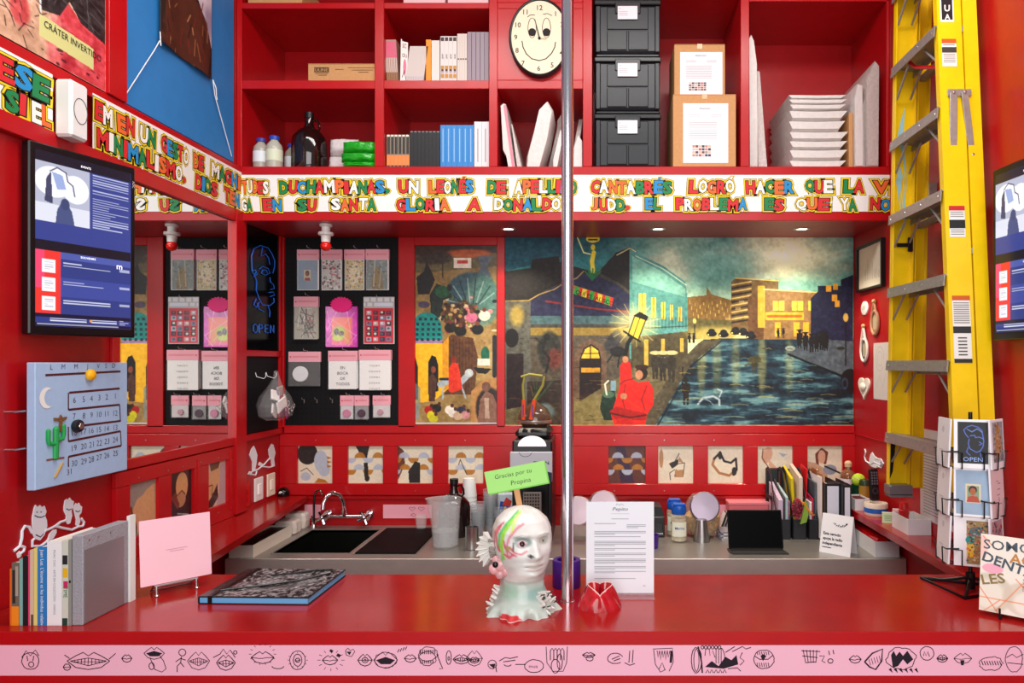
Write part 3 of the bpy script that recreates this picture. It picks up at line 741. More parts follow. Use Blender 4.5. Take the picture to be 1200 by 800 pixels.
cv.poly([(846, 398), (810, 426), (768, 498), (745, 498), (800, 420), (822, 399)], '#59513f'); cv.line([(846, 399), (812, 427), (771, 498)], 1.4, '#1b1c20')
cv.poly([(857, 390), (857, 330), (862, 326), (912, 328), (912, 390)], '#77603c')
for k in range(6): cv.line([(858, 334+k*8), (880, 330+k*8)], 1.6, '#dfc07a'); cv.line([(858, 338+k*8), (880, 334+k*8)], 2.2, '#33281f')
cv.line([(862, 326), (912, 329)], 1.2, '#f0cf7c')
cv.poly([(876, 396), (876, 348), (895, 338), (965, 342), (965, 392), (935, 398), (895, 398)], '#94754f'); cv.poly([(876, 396), (876, 348), (895, 338), (895, 398)], '#6b4d30')
cv.rect(897, 366, 942, 375, '#e9ad3c'); cv.line([(900, 370.5), (939, 370.5)], 3, '#b04f1e', .8); cv.rect(888, 335, 896, 384, '#f0c244', .75); cv.line([(895, 339), (965, 343)], 1.2, '#e6d49a')
for wx in (906, 928, 947): cv.rect(wx, 353, wx+13, 364, '#f2ce58'); cv.line([(wx+6, 353), (wx+6, 364)], .8, '#59401d')
for wx in (908, 930, 941, 952, 963): cv.rect(wx, 378, wx+7, 394, '#efb43d', .9)
cv.poly([(950, 400), (950, 350), (958, 342), (958, 335), (985, 335), (985, 328), (1000, 322), (1000, 430), (965, 402)], '#232a48')
for wx, wy in ((975, 345), (978, 352), (968, 334), (976, 332)): cv.rect(wx, wy, wx+6, wy+8, '#dba236', .9)
cv.poly([(924, 414), (945, 396), (1000, 400), (1000, 444)], '#57606a'); cv.line([(924, 415), (960, 430), (1000, 446)], 2.4, '#16181c'); cv.noise(4, .05, 77)
def man(x, y, s_, c='#191b22', hat=True):
    cv.poly([(x-2.2*s_, y), (x-2.6*s_, y-9*s_), (x-3.4*s_, y-10*s_), (x-3*s_, y-17*s_), (x+3*s_, y-17*s_), (x+3.4*s_, y-10*s_), (x+2.4*s_, y-9*s_), (x+2*s_, y), (x+.4*s_, y), (x, y-8*s_), (x-.6*s_, y)], c); cv.ell(x, y-19*s_, 1.8*s_, 2.2*s_, c)
    if hat: cv.ell(x, y-20.3*s_, 3.6*s_, .9*s_, c)
for x, y in ((937, 408), (944, 411), (951, 413), (957, 412), (963, 410), (968, 411)): man(x, y, 1.05)
for x, y in ((912, 396), (918, 396), (808, 402), (813, 402)): man(x, y, .55)
for x, y in ((834, 394), (848, 395), (862, 392), (871, 393), (880, 397)): cv.ell(x, y-3, 6, 3.4, '#16181c'); cv.ell(x, y-6, 4, 3, '#20242a'); cv.ell(x-4, y-2, .9, .9, '#f6e7a0')
for x, y, s_ in ((768, 444, 1.5), (777, 446, 1.6), (787, 448, 1.7)): man(x, y, s_, '#3d382f'); cv.ell(x, y-20.5*s_, 4.4*s_, 1.5*s_, '#c9bc8c')
man(804, 474, 1.5, '#2a2019', False); cv.line([(800, 440), (800, 430)], 1.6, '#2a2019'); cv.line([(808, 440), (810, 428)], 1.6, '#2a2019')
man(884, 438, 1.0, '#3f3b2a', False); cv.line([(874, 428), (884, 422), (892, 424)], 2.4, '#5d5737'); cv.ell(884, 421, 8, 4, '#4d4a30', .9, .2)
cv.line([(818, 473), (824, 466), (836, 464), (843, 468), (843, 474)], 2.4, '#c3ccd2', .85); cv.line([(843, 465), (846, 458), (841, 456)], 1.5, '#c3ccd2', .85); cv.line([(824, 466), (832, 470), (836, 474)], 1.2, '#8c9aa8')
cv.ell(926, 408, 6, 3, '#aab2a8', .8); cv.ell(985, 408, 5, 2, '#33342c')
cv.line([(991, 428), (991, 378)], 1.2, '#14161a'); cv.ell(991, 372, 3, 5, '#d7b45c', .9); cv.ell(996, 445, 11, 13, '#13161f'); cv.ell(990, 449, 4, 7, '#3a4358'); cv.ell(990, 449, 2, 4, '#14161a')
cv.line([(814, 397), (814, 380)], 1, '#14161a'); cv.ell(814, 376, 2, 3, '#f6d978')
for k in range(70):
    x, y = r.uniform(592, 744), r.uniform(395, 495); cv.line([(x, y), (x+r.uniform(3, 14), y+r.uniform(-1.5, 1.5))], .8, r.choice(['#1f1b18', '#8a7750', '#3f4a44']), .55)
for k in range(60):
    x, y = r.uniform(690, 800), r.uniform(440, 496); cv.line([(x, y), (x+r.uniform(6, 18), y+r.uniform(-1, 1))], .8, r.choice(['#2c2618', '#b5a566', '#544a30']), .5)
for k in range(120):
    y = 402+94*r.random()**.8; x = r.uniform(800-(y-400)*.25, 1000); L_q = 4+(y-400)*.22
    if x > 925 and y < 408+(x-925)*.62: continue
    cv.line([(x, y), (x+L_q*.5, y-.8), (x+L_q, y+.3)], .9, r.choice(['#0b141d', '#0e1a28', '#7fa6a8', '#3f6a7a', '#c9b878']), .55)
cv.ell(724, 412, 9, 6, '#1c1e22', .85, .2); cv.line([(718, 415), (712, 424)], 1.6, '#1c1e22'); cv.line([(726, 416), (724, 430)], 1.6, '#1c1e22'); cv.line([(640, 396), (636, 410), (644, 420), (640, 436)], 3, '#20211f', .85); cv.ell(641, 395, 4, 4, '#20211f'); cv.line([(636, 404), (628, 396)], 1.6, '#20211f')
for x, y in ((862, 360), (866, 352), (872, 370), (850, 372)): cv.rect(x, y, x+6, y+3, '#e2c67e', .5)
for k in range(9): cv.line([(629, 470), (622+k*3.4, 452-(k % 3)*4)], .9, '#3d5a3c', .8)
# tilted street lamp held by a person in a red coat (seen without face)
for k in range(18):
    an = k*PI/9+.1; cv.line([(744, 380), (744+30*math.cos(an), 380+26*math.sin(an))], .7, '#f0dc8c', .6)
cv.ell(744, 380, 24, 20, '#f3e29a', .5, .95)
cv.line([(733, 450), (733, 415), (736, 402), (741, 394)], 4.5, '#17201c'); cv.poly([(736, 393), (744, 370), (757, 374), (748, 398)], '#f4cf4e'); cv.line([(736, 393), (744, 370), (757, 374), (748, 398), (736, 393)], 1.3, '#15181a'); cv.line([(742, 395), (750, 372)], 1, '#15181a')
cv.poly([(742, 370), (750, 365), (760, 371), (758, 376)], '#15181a'); cv.line([(731, 388), (750, 400)], 2, '#15181a')
cv.poly([(708, 492), (703, 478), (706, 462), (720, 455), (726, 492)], '#20382c'); cv.ell(713, 462, 7, 4, '#4d6a55'); cv.line([(711, 462), (709, 450), (713, 446)], 2, '#d9d3c4'); cv.rect(716, 446, 722, 458, '#7d9aa8')
cv.poly([(720, 498), (716, 486), (724, 462), (727, 450), (727, 428), (732, 422), (739, 425), (741, 444), (748, 448), (760, 446), (766, 456), (766, 474), (758, 486), (756, 498)], '#d22a1f')
cv.line([(727, 450), (732, 446), (741, 444)], 1, '#6d130e'); cv.line([(733, 450), (730, 470), (734, 484)], 1.2, '#8e1a14'); cv.line([(758, 452), (752, 468), (756, 480)], 1.2, '#8e1a14'); cv.poly([(714, 482), (722, 476), (756, 484), (758, 492), (722, 492)], '#a71c15')
cv.line([(716, 484), (738, 489), (757, 486)], 2, '#5c100c'); cv.ell(733, 421, 3.5, 4, '#b98263'); cv.ell(731, 464, 4, 3.5, '#b98263'); cv.ell(752, 437, 7, 8, '#2a1a14'); cv.ell(749, 439, 4.5, 5.5, '#b98263'); cv.ell(752, 430, 8, 3, '#3a241a'); cv.poly([(722, 498), (724, 490), (740, 490), (744, 498)], '#c1251b')
# figure on a pedestal and its sign
cv.ell(695, 280, 8, 4.5, '#e6cf4f'); cv.line([(690, 281), (700, 281)], 1.5, '#2b2412'); cv.line([(695, 318), (694, 306), (696, 296)], 5, '#dfca3d'); cv.ell(695, 290, 2.6, 3.4, '#dfca3d'); cv.line([(692, 298), (684, 296), (680, 286), (677, 279)], 1.4, '#eadf9a')
for k in range(7): cv.line([(694, 328), (686+k*3, 318-(k % 2)*3)], 1.6, '#1f7a49')
cv.poly([(672, 334), (719, 349), (717, 359), (670, 343)], '#d8442c')
for k in range(5): cv.poly([(674+k*9, 335+k*2.9), (679+k*9, 336.6+k*2.9), (678+k*9, 346+k*2.9), (672+k*9, 344+k*2.9)], ('#3aa84a', '#e9d34a')[k % 2])
cv.line([(623, 498), (626, 470), (622, 452)], 1, '#69513e')
cv.noise(3, .07, 50); cv.noise(40, .05, 51)
cv.a = np.clip((cv.a-.45)*1.22+.44, 0, 1)*np.array([.98, 1.0, .97])
mu = thing('mural', 'wide night street mural with lit buildings, wet road and a tilted street lamp', 'painting', (bx(592), YB-.006, bz(498)))
mw, mh = bx(1000)-bx(592)-.002, bz(278)-bz(498)
ob('panel', MB().box(0, mw, 0, .005, 0, mh), M('#2b2b2b', .7), mu)
canvas('picture', cv, mw, mh, mu, print_mat(.6), y=-.0008)
m = MB(); m.text('QUÍ ES JALISCO', (674-592)*KB, (498-344)*KB, .022, -.0018, rot=-.31, off=.01); m.text('TERMPA', (689-592)*KB, (498-282.5)*KB, .010, -.0018); ob('lettering', m, M('#1a1410', .7), mu, 0)

# ------------------------------------------------------------------ narrow painting beside the pegboard
cv = Cv(487, 288, 583, 497, 1.5, '#9c8252'); cv.noise(26, .14, 3)
cv.rect(487, 288, 583, 300, '#4a3324'); cv.poly([(487, 300), (583, 296), (583, 312), (487, 320)], '#6f6444'); cv.ell(550, 297, 26, 5, '#cf6a2c', .8, .6); cv.ell(505, 304, 20, 6, '#3a2a22', .7, .6)
cv.rect(532, 302, 553, 314, '#e9dccb'); cv.rect(536, 305, 549, 309, '#c5482b'); cv.line([(519, 325), (519, 303), (512, 296)], 1.2, '#2c1d14'); cv.line([(519, 308), (527, 298)], 1, '#2c1d14'); cv.ell(519, 302, 11, 7, '#3b2a1c', .6, .4)
cv.poly([(560, 300), (578, 300), (571, 312), (577, 325), (558, 325), (564, 312)], '#66707a')
cv.ell(553, 345, 30, 26, '#43616a', 1, .15); cv.ell(566, 352, 20, 30, '#5d8379', .9, .3)
for k in range(9): cv.line([(553+26*math.cos(PI+k*.35)*.4, 356), (553+28*math.cos(PI+k*.35), 352+26*math.sin(PI+k*.35))], 1.3, ('#a3b9b6', '#22343c')[k % 2], .8)
cv.ell(540, 368, 22, 14, '#5a3a2c', .9, .5)
r = random.Random(12)
for k in range(90):
    x, y = r.gauss(542, 15), r.gauss(368, 12); cv.ell(x, y, r.uniform(1, 3.4), r.uniform(1, 3), r.choice(['#20151a', '#a34b3c', '#c9a86c', '#6b7a3c', '#d58a8a', '#2c2233', '#e0c9a0', '#553a25']), .9)
cv.poly([(490, 345), (488, 325), (497, 318), (500, 306), (506, 318), (510, 328), (503, 345)], '#1f1915', .95)
cv.poly([(505, 372), (504, 345), (512, 332), (524, 338), (530, 348), (520, 352), (516, 372)], '#2f3b33'); cv.ell(519, 342, 9, 7, '#2e6a45', .9); cv.ell(527, 337, 3, 4, '#241814'); cv.ell(497, 357, 7, 4, '#5e5366')
for x, y, c in ((540, 388, '#1b1512'), (553, 372, '#d2799a'), (560, 386, '#141114'), (568, 370, '#e1dacb'), (528, 384, '#26201a')): cv.ell(x, y, 7, 6, c, .9, .2); cv.ell(x, y-7, 2.4, 2.6, '#7b4a35')
cv.poly([(520, 462), (517, 402), (530, 392), (555, 396), (561, 420), (556, 462)], '#6a4829'); cv.noise(3, .05, 8)
for k in range(9): cv.line([(524+k*3.7, 398), (525+k*3.5, 458)], .8, '#4a3018', .7)
cv.poly([(560, 420), (583, 395), (583, 450), (558, 445)], '#b49a64'); cv.ell(569, 415, 5, 9, '#1f6b52'); cv.rect(560, 420, 575, 428, '#dfdccd'); cv.poly([(555, 430), (577, 432), (570, 438), (560, 437)], '#1c1a1c'); cv.line([(580, 395), (580, 440)], 5, '#23222a')
cv.ell(500, 386, 18, 20, '#159089'); cv.rect(484, 388, 519, 400, '#159089'); cv.rect(487, 398, 519, 402, '#a88aa8')
for i in range(5):
    for j in range(5):
        x = 488+j*6.4-i*.2+(i == 0)*3; y = 372+i*6; cv.rect(x, y, x+3.4, y+3.4, '#0f3f4c', .95)
cv.poly([(487, 402), (519, 402), (526, 394), (526, 455), (508, 470), (487, 472)], '#f0bc2e'); cv.poly([(519, 402), (526, 394), (526, 455), (519, 458)], '#d99d1f'); cv.poly([(502, 462), (502, 424), (506, 416), (511, 418), (514, 428), (514, 458)], '#1e1613'); cv.poly([(487, 468), (487, 418), (490, 430), (490, 468)], '#3a2316')
cv.poly([(503, 470), (503, 442), (507, 436), (512, 444), (510, 470)], '#5f4235'); cv.ell(508, 433, 3, 4, '#8c4f3c')
cv.line([(516, 450), (527, 446), (540, 448), (548, 440)], 7, '#aab4b8'); cv.line([(520, 452), (519, 467)], 2, '#aab4b8'); cv.line([(541, 452), (546, 466)], 2, '#aab4b8'); cv.ell(550, 437, 5, 5, '#c5ccca'); cv.line([(516, 444), (534, 444)], 3, '#20343a')
cv.poly([(526, 458), (526, 432), (531, 424), (537, 426), (540, 440), (542, 456), (530, 460)], '#d8431f'); cv.ell(532, 421, 3.4, 4, '#8d3a22')
cv.poly([(552, 497), (553, 458), (566, 445), (583, 442), (583, 497)], '#b98c55'); cv.ell(574, 478, 16, 24, '#2b1d18', .9, .2); cv.poly([(560, 496), (563, 468), (570, 458), (578, 462), (583, 474), (583, 496)], '#8f6a58'); cv.ell(570, 453, 5, 6, '#7d5a48'); cv.poly([(569, 490), (568, 466), (573, 466), (574, 490)], '#b9a08c')
for x, y, c in ((503, 480, '#b42a22'), (512, 478, '#2b2724'), (506, 486, '#d8cf2c'), (508, 490, '#c9c22b'), (527, 480, '#ece3d2'), (531, 484, '#dcd6cb'), (541, 481, '#35405c'), (546, 486, '#c78f8f'), (537, 487, '#c4a98f')): cv.ell(x, y, 5.5, 5, c, 1, .1); cv.ell(x+3, y-5, 2, 2.3, '#5c3526')
cv.poly([(487, 448), (493, 455), (492, 490), (487, 492)], '#8a9aa0', .7); cv.noise(3, .08, 19); cv.a = np.clip((cv.a-.45)*1.2+.40, 0, 1); cv.rect(487, 495, 583, 497, '#d5dbe0', .8)
t = thing('painting', 'tall narrow painting with teal dome, yellow tower and rider in red', 'painting', (bx(487), YB-.006, bz(497)))
pw, ph = bx(583)-bx(487), bz(288)-bz(497)
ob('panel', MB().box(.001, pw-.001, 0, .005, 0, ph), M('#2b2b2b', .7), t)
canvas('picture', cv, pw-.002, ph, t, print_mat(.35, coat=.2), y=-.0008, x=.001)

# ------------------------------------------------------------------ small pictures in the recesses
cols = {'o': '#b8772c', 'b': '#b9bfcf', 'k': '#22201f', 'p': '#dba47d', 'r': '#6b3328', 'c': '#e9ddc8', 'w': '#efe8da'}
def arcs(cv, seed, off=0.0):
    r = random.Random(seed)
    for j in range(2):
        y = 14+j*14
        for i in range(-1, 5):
            c = ('#b8772c', '#b7bdcd')[(i+j+seed) % 2]; x = i*11+off+r.uniform(-1, 1); up = (i % 2 == 0)
            pts = [(x+6.5*math.cos(a_), y+(6.5*math.sin(a_) if up else -6.5*math.sin(a_))) for a_ in np.linspace(0, PI, 18)]
            cv.poly(pts, c, .95)
def tile_cv(k):
    cv = Cv(0, 0, 42, 44, 1.8, '#e9ddc4'); K = '#2a2625'; O = '#b8772c'; B = '#b7bfcc'; P_ = '#dba98a'
    L = cv.line
    if k == 0: cv.ell(11, 9, 12, 13, K); cv.ell(27, 18, 8, 13, B); cv.ell(31, 27, 7, 9, B); cv.ell(9, 36, 6, 5, B); L([(3, 30), (10, 26), (18, 34)], .8, '#3c3c3c'); cv.poly([(19, 44), (24, 38), (32, 40), (36, 44)], O); [cv.poly([(34, 12+i*5), (40, 14+i*5), (35, 16+i*5)], O) for i in range(3)]
    if k == 1: cv.poly([(8, 0), (25, 0), (22, 14), (16, 14)], K); arcs(cv, 1, 2); cv.poly([(18, 20), (23, 20), (24, 40), (19, 40)], K); cv.ell(22, 38, 3, 4, K)
    if k == 2: cv.poly([(0, 0), (7, 6), (8, 22), (0, 40)], '#6b3a2a'); arcs(cv, 2, -3); cv.poly([(13, 44), (12, 30), (20, 18), (26, 20), (26, 44)], K)
    if k == 3: arcs(cv, 3, 4); L([(12, 22), (14, 16), (18, 26), (22, 34)], .8, K)
    if k == 4: cv.a[:] = srgb('#62332a'); cv.poly([(8, 0), (18, 0), (30, 44), (14, 44)], '#3a2540'); arcs(cv, 4, 0)
    if k == 5: cv.ell(4, 15, 2.5, 11, '#b98a5c'); L([(25, 5), (25, 10), (18, 22), (32, 20), (30, 36), (20, 36), (22, 28)], .9, K); cv.poly([(13, 21), (25, 15), (24, 22), (17, 27)], K); cv.poly([(25, 12), (31, 20), (25, 19)], '#b98a5c'); cv.poly([(20, 29), (30, 28), (30, 37), (21, 37)], '#b98a5c'); L([(15, 40), (14, 32), (20, 28)], .9, K); cv.ell(25, 6, 2, 2.5, '#e9ddc4')
    if k == 6: L([(8, 15), (6, 22), (14, 32), (26, 35), (32, 30)], 3, '#b07a48'); L([(8, 15), (15, 8), (20, 18), (28, 20), (34, 15), (35, 28), (31, 34)], 2.6, K); cv.ell(15, 11, 2.5, 5, K); cv.ell(32, 30, 3, 5, K)
    if k == 7: cv.ell(12, 11, 6, 10, P_, 1, 0, .3); L([(7, 4), (6, 14), (14, 26)], 1.2, '#7a4a38'); cv.poly([(14, 16), (20, 22), (24, 26), (20, 30), (14, 24)], P_); cv.poly([(14, 26), (30, 26), (34, 44), (12, 44)], '#7a4434'); cv.poly([(26, 8), (36, 10), (31, 13)], '#9fb0c4')
    if k == 8: L([(13, 22), (12, 10), (18, 4), (24, 8), (22, 20)], 3.4, '#7a3a2e'); cv.ell(18, 13, 4.5, 8, P_); cv.poly([(0, 18), (10, 20), (24, 28), (26, 44), (0, 44)], '#c9a184'); cv.ell(28, 28, 8, 6, '#8f95a6'); L([(22, 24), (40, 32)], 2, K)
    if k == 9: cv.a[:] = srgb('#9a9187'); cv.poly([(8, 22), (14, 14), (22, 12), (28, 8), (40, 4), (42, 44), (20, 44), (12, 34)], '#d8a574'); cv.ell(4, 38, 10, 12, '#2b1c18'); L([(0, 24), (6, 20), (8, 30), (2, 34)], 3, '#7a3f28'); cv.ell(20, 38, 6, 6, '#e0b088')
    if k == 10: cv.a[:] = srgb('#231a1b'); cv.ell(24, 14, 11, 13, '#d8a069'); cv.ell(22, 26, 9, 7, '#b98560'); L([(14, 22), (24, 18), (30, 22)], 1.2, '#5a2a20'); cv.poly([(4, 22), (12, 18), (20, 30), (16, 34)], '#7a3a2c'); cv.poly([(4, 34), (20, 34), (34, 44), (2, 44)], '#141012'); L([(16, 38), (36, 42)], .9, '#c9c9cc')
    if k == 11: cv.a[:] = srgb('#d9b9a8'); cv.poly([(8, 0), (30, 0), (26, 8), (10, 8)], '#6b4423'); cv.poly([(0, 10), (12, 8), (30, 6), (28, 22), (18, 36), (0, 38)], '#d8a574'); L([(2, 22), (14, 22), (12, 32), (20, 28)], 1, '#4a2a1c'); cv.poly([(0, 40), (14, 32), (24, 22), (26, 36), (14, 44), (0, 44)], '#3a1f1c'); cv.poly([(30, 4), (42, 2), (42, 44), (22, 44), (28, 30)], '#bba0a4')
    cv.noise(2, .04, k); return cv
names = ['small picture of a dark shape with pale grey figure and comb edge', 'small picture of half circles over a tapering black stem above the chrome faucet', 'small picture of brown and grey half circles around a black bottle shape', 'small picture of half circles directly behind the dark jug and cups',
         'small picture of half circles on dark brown ground', 'small picture of a thin dangling figure on cream', 'small picture of a dark looped ring on cream', 'small picture of a pink bald profile on cream', 'small picture of a curly haired head behind the folders']
for k, (a, b) in enumerate(tiles_b):
    t = thing('small_picture', names[k], 'picture', (bx(a), YB-.004, zt0), 0, 'small pictures set into the back wall panel')
    w_ = bx(b)-bx(a)
    ob('panel', MB().box(.0, w_, 0, .004, .001, zt1-zt0-.001), PAPER, t); canvas('picture', tile_cv(k), w_, zt1-zt0-.002, t, print_mat(.4), y=-.0008, z=.001)
for k, lab in enumerate(('small side wall collage partly behind the pink card', 'small collage picture in the side wall with an oval tan face on black', 'small side wall collage with torn tan torso, closest to the red plate')):
    a, b = tl[2*k], tl[2*k+1]
    t = thing('small_picture', lab, 'picture', (XL+.004, a, zl0), RL, 'small pictures set into the side wall')
    ob('panel', MB().box(.0, b-a, 0, .004, .001, zl1-zl0-.001), PAPER, t); canvas('picture', tile_cv(9+k), b-a, zl1-zl0-.002, t, print_mat(.3, coat=.3), y=-.0008, z=.001)
# pink tape pieces on the splash band
for (a, b), lab in zip(((357, 376), (449, 506), (829, 903)), ('small pink paper strip behind the thin tap', 'pink paper strip with ink doodles between faucet and jug', 'pink paper strip on the back wall behind the tablet')):
    t = thing('paper_strip', lab, 'paper', (bx(a), YB, bz(607)))
    ob('paper', MB().box(0, bx(b)-bx(a), -.001, 0, 0, 16*KB), PINKP, t)
    if a == 449:
        m = MB(); L = bx(b)-bx(a)
        for q in (.14, .19):
            m.ribbon([(q, .055), (q+.01, .062), (q+.02, .055), (q+.03, .062), (q+.035, .055), (q+.018, .04), (q, .055)], .002, -.0015)
        m.ribbon([(.15, .018), (.165, .027), (.18, .018), (.165, .01), (.15, .018)], .002, -.0015); ob('drawing', m, INK, t, 0)
# ------------------------------------------------------------------ pegboard and what hangs on it
def peg_mat():
    m = bpy.data.materials.new('black_pegboard'); m.use_nodes = True; nt = m.node_tree; b = nt.nodes['Principled BSDF']; b.inputs['Roughness'].default_value = .6; b.inputs['Specular IOR Level'].default_value = .15
    tc = nt.nodes.new('ShaderNodeTexCoord'); sp = nt.nodes.new('ShaderNodeSeparateXYZ'); nt.links.new(tc.outputs['Object'], sp.inputs[0]); d = []
    for ax in ('X', 'Z'):
        a = nt.nodes.new('ShaderNodeMath'); a.operation = 'MULTIPLY'; a.inputs[1].default_value = 1/.0254; nt.links.new(sp.outputs[ax], a.inputs[0])
        f_ = nt.nodes.new('ShaderNodeMath'); f_.operation = 'FRACT'; nt.links.new(a.outputs[0], f_.inputs[0])
        s_ = nt.nodes.new('ShaderNodeMath'); s_.operation = 'SUBTRACT'; s_.inputs[1].default_value = .5; nt.links.new(f_.outputs[0], s_.inputs[0])
        q = nt.nodes.new('ShaderNodeMath'); q.operation = 'POWER'; q.inputs[1].default_value = 2; nt.links.new(s_.outputs[0], q.inputs[0]); d.append(q)
    s_ = nt.nodes.new('ShaderNodeMath'); s_.operation = 'ADD'; nt.links.new(d[0].outputs[0], s_.inputs[0]); nt.links.new(d[1].outputs[0], s_.inputs[1])
    l = nt.nodes.new('ShaderNodeMath'); l.operation = 'LESS_THAN'; l.inputs[1].default_value = .016; nt.links.new(s_.outputs[0], l.inputs[0])
    mx = nt.nodes.new('ShaderNodeMix'); mx.data_type = 'RGBA'; mx.inputs[6].default_value = (.008, .008, .009, 1); mx.inputs[7].default_value = (.0005, .0005, .0005, 1)
    nt.links.new(l.outputs[0], mx.inputs[0]); nt.links.new(mx.outputs[2], b.inputs['Base Color'])
    return m
PEG = peg_mat()
def film_mat():
    m = M('#f4f6f8', .08, alpha=.10, bump=.6, scale=22, name='clear_film'); return m
FILM = film_mat()
pb = thing('pegboard', 'tall black pegboard in the back wall hung with pink headed packets', 'pegboard', (bx(335), YB-.004, bz(498)))
PW, PH = bx(468)-bx(335), 2.488-bz(498)
ob('board', MB().box(.0, PW, -.002, .003, .0, PH, .001), PEG, pb)
def hook(px, py, par=pb, x=None, z=None, L=.05):
    x = bx(px)-bx(335) if x is None else x; z = bz(py)-bz(498) if z is None else z
    m = MB(); m.tube([(x, -.002, z), (x, -L*.6, z+.002), (x, -L, z+.003), (x, -L-.003, z+.012)], .0016, 6); m.tube([(x, -.003, z), (x, -.003, z-.018)], .0022, 6)
    return ob('hook', m, M('#d8d8da', .3, .8), par)
HEAD = M('#f0a9b5', .6)
def packet(label, px0, px1, py0, py1, hh, cv=None, stack=.012, film=True, card='#f2f0ee', group='packets hanging on the pegboard', extra=None, tilt=0.0, n=1, ofs=.0):
    w_ = (px1-px0)*KB*.985; h_ = (py1-py0)*KB; k = hh*KB
    t = thing('hanging_packet', label, 'packet', (bx((px0+px1)/2), YB-.012-ofs, bz(py1)), 0, group, rot=(0, tilt, 0))
    mh = MB(); mh.box(-w_/2, w_/2, -stack-.002, .001, h_-k, h_, .001)
    hd = ob('header', mh, HEAD, t)
    e = MB().at((-w_/2+.012, -stack-.0028, h_-k*.5)); e.flat([(0, -.006), (.005, 0), (.004, .004), (0, .002), (-.004, .004), (-.005, 0)]); e.at((0, 0, 0))
    for i in range(2): e.flat([(-w_/2+.022, h_-k*.45-.005*i), (w_/2-.01, h_-k*.45-.005*i), (w_/2-.01, h_-k*.45-.005*i+.0015), (-w_/2+.022, h_-k*.45-.005*i+.0015)], -stack-.0026)
    ob('heart_mark', e, M('#d23b55', .6), hd, 0)
    b = MB()
    for i in range(n): 
        dx = random.uniform(-.002, .003); b.box(-w_/2+.003+dx*.3, w_/2-.004+dx, -stack+i*stack/n, -stack+(i+1)*stack/n-.0008, .003+i*.0015, h_-k+.002)
    ob('cards', b, M(card, .6), t)['kind'] = 'stuff'
    if cv is not None: canvas('print', cv, w_-.012, h_-k-.008, t, print_mat(.5), y=-stack-.0009, x=-w_/2+.005, z=.006)
    if extra: extra(t, w_, h_-k, -stack-.002)
    if film:
        f_ = MB(); N = 8
        g = [[(-w_/2+w_*i/N, -stack-.0035-.004*random.random()-.003*math.sin(PI*i/N), (h_-k+.004)*j/N-.001) for i in range(N+1)] for j in range(N+1)]
        for j in range(N):
            for i in range(N): f_.quad(g[j][i], g[j][i+1], g[j+1][i+1], g[j+1][i])
        ob('sleeve', f_, FILM, t)
    hook((px0+px1)/2+2, py0-1, L=.05+stack*.5)
    return t
def art(k):
    r = random.Random(k); cv = Cv(0, 0, 30, 42, 1.7, '#8fa3b6')
    if k == 0: cv.noise(10, .03, 1); cv.rect(9, 14, 20, 29, '#d8c6a6'); cv.ell(14.5, 19, 3, 4, '#3a1c14'); cv.ell(14.5, 20, 2.4, 3.2, '#8a4a30'); cv.poly([(10, 29), (11, 25), (18, 25), (19, 29)], '#a0382a')
    if k == 1:
        cv.a[:] = srgb('#c9c6bd')
        for i in range(110): cv.ell(r.uniform(1, 29), r.uniform(1, 41), r.uniform(.5, 2.4), r.uniform(.5, 2), r.choice(['#2b2b33', '#c54b64', '#7f8f8c', '#efece4', '#b9788a', '#45504a']), .9)
    if k == 2:
        cv.a[:] = srgb('#cfc08a'); cv.ell(15, 20, 9, 17, '#e9dfb8')
        for i in range(90): cv.ell(r.uniform(1, 29), r.uniform(1, 41), r.uniform(.5, 1.8), r.uniform(.5, 1.8), r.choice(['#b8517c', '#6d8a3d', '#e4b23f', '#efe6cf', '#a86b35', '#5c6f9a']), .85)
    if k == 3:
        cv.a[:] = srgb('#7c8a86'); cv.poly([(6, 42), (10, 16), (16, 8), (22, 20), (24, 42)], '#8f7a44'); cv.line([(12, 0), (10, 40)], 1.4, '#d9dfe0', .7); cv.line([(22, 2), (18, 40)], 1, '#d9dfe0', .6)
        for i in range(40): cv.ell(r.uniform(1, 29), r.uniform(1, 41), r.uniform(.5, 2.2), r.uniform(.5, 2), r.choice(['#4a5f50', '#b9a15c', '#9fb4b6', '#6a4a32']), .7)
    return cv
packet('pink headed packet of postcards with a small portrait on grey blue', 350, 376, 293, 341, 12, art(0), n=3)
packet('pink headed packet of postcards with black and pink collage print', 378, 403, 293, 341, 12, art(1), n=3)
packet('pink headed packet of postcards with a pale yellow ornate print', 405, 429.5, 293, 341, 12, art(2), n=3)
packet('pink headed packet of postcards with a grey green glossy print', 430.5, 458, 293, 341, 12, art(3), n=4, stack=.02)
cv = Cv(0, 0, 30, 42, 1.7, '#a9a595'); r = random.Random(5)
for i in range(60): cv.line([(r.uniform(0, 30), r.uniform(0, 42)), (r.uniform(5, 25), r.uniform(0, 42))], r.uniform(.4, 1.4), r.choice(['#3f6e55', '#dfe3df', '#6d3a3a', '#252a2a', '#b9b39d', '#c8707c']), .7)
packet('pink headed packet of green and grey film strips', 347, 376, 348, 398, 12, cv, n=4, stack=.02, card='#b9b2a2')
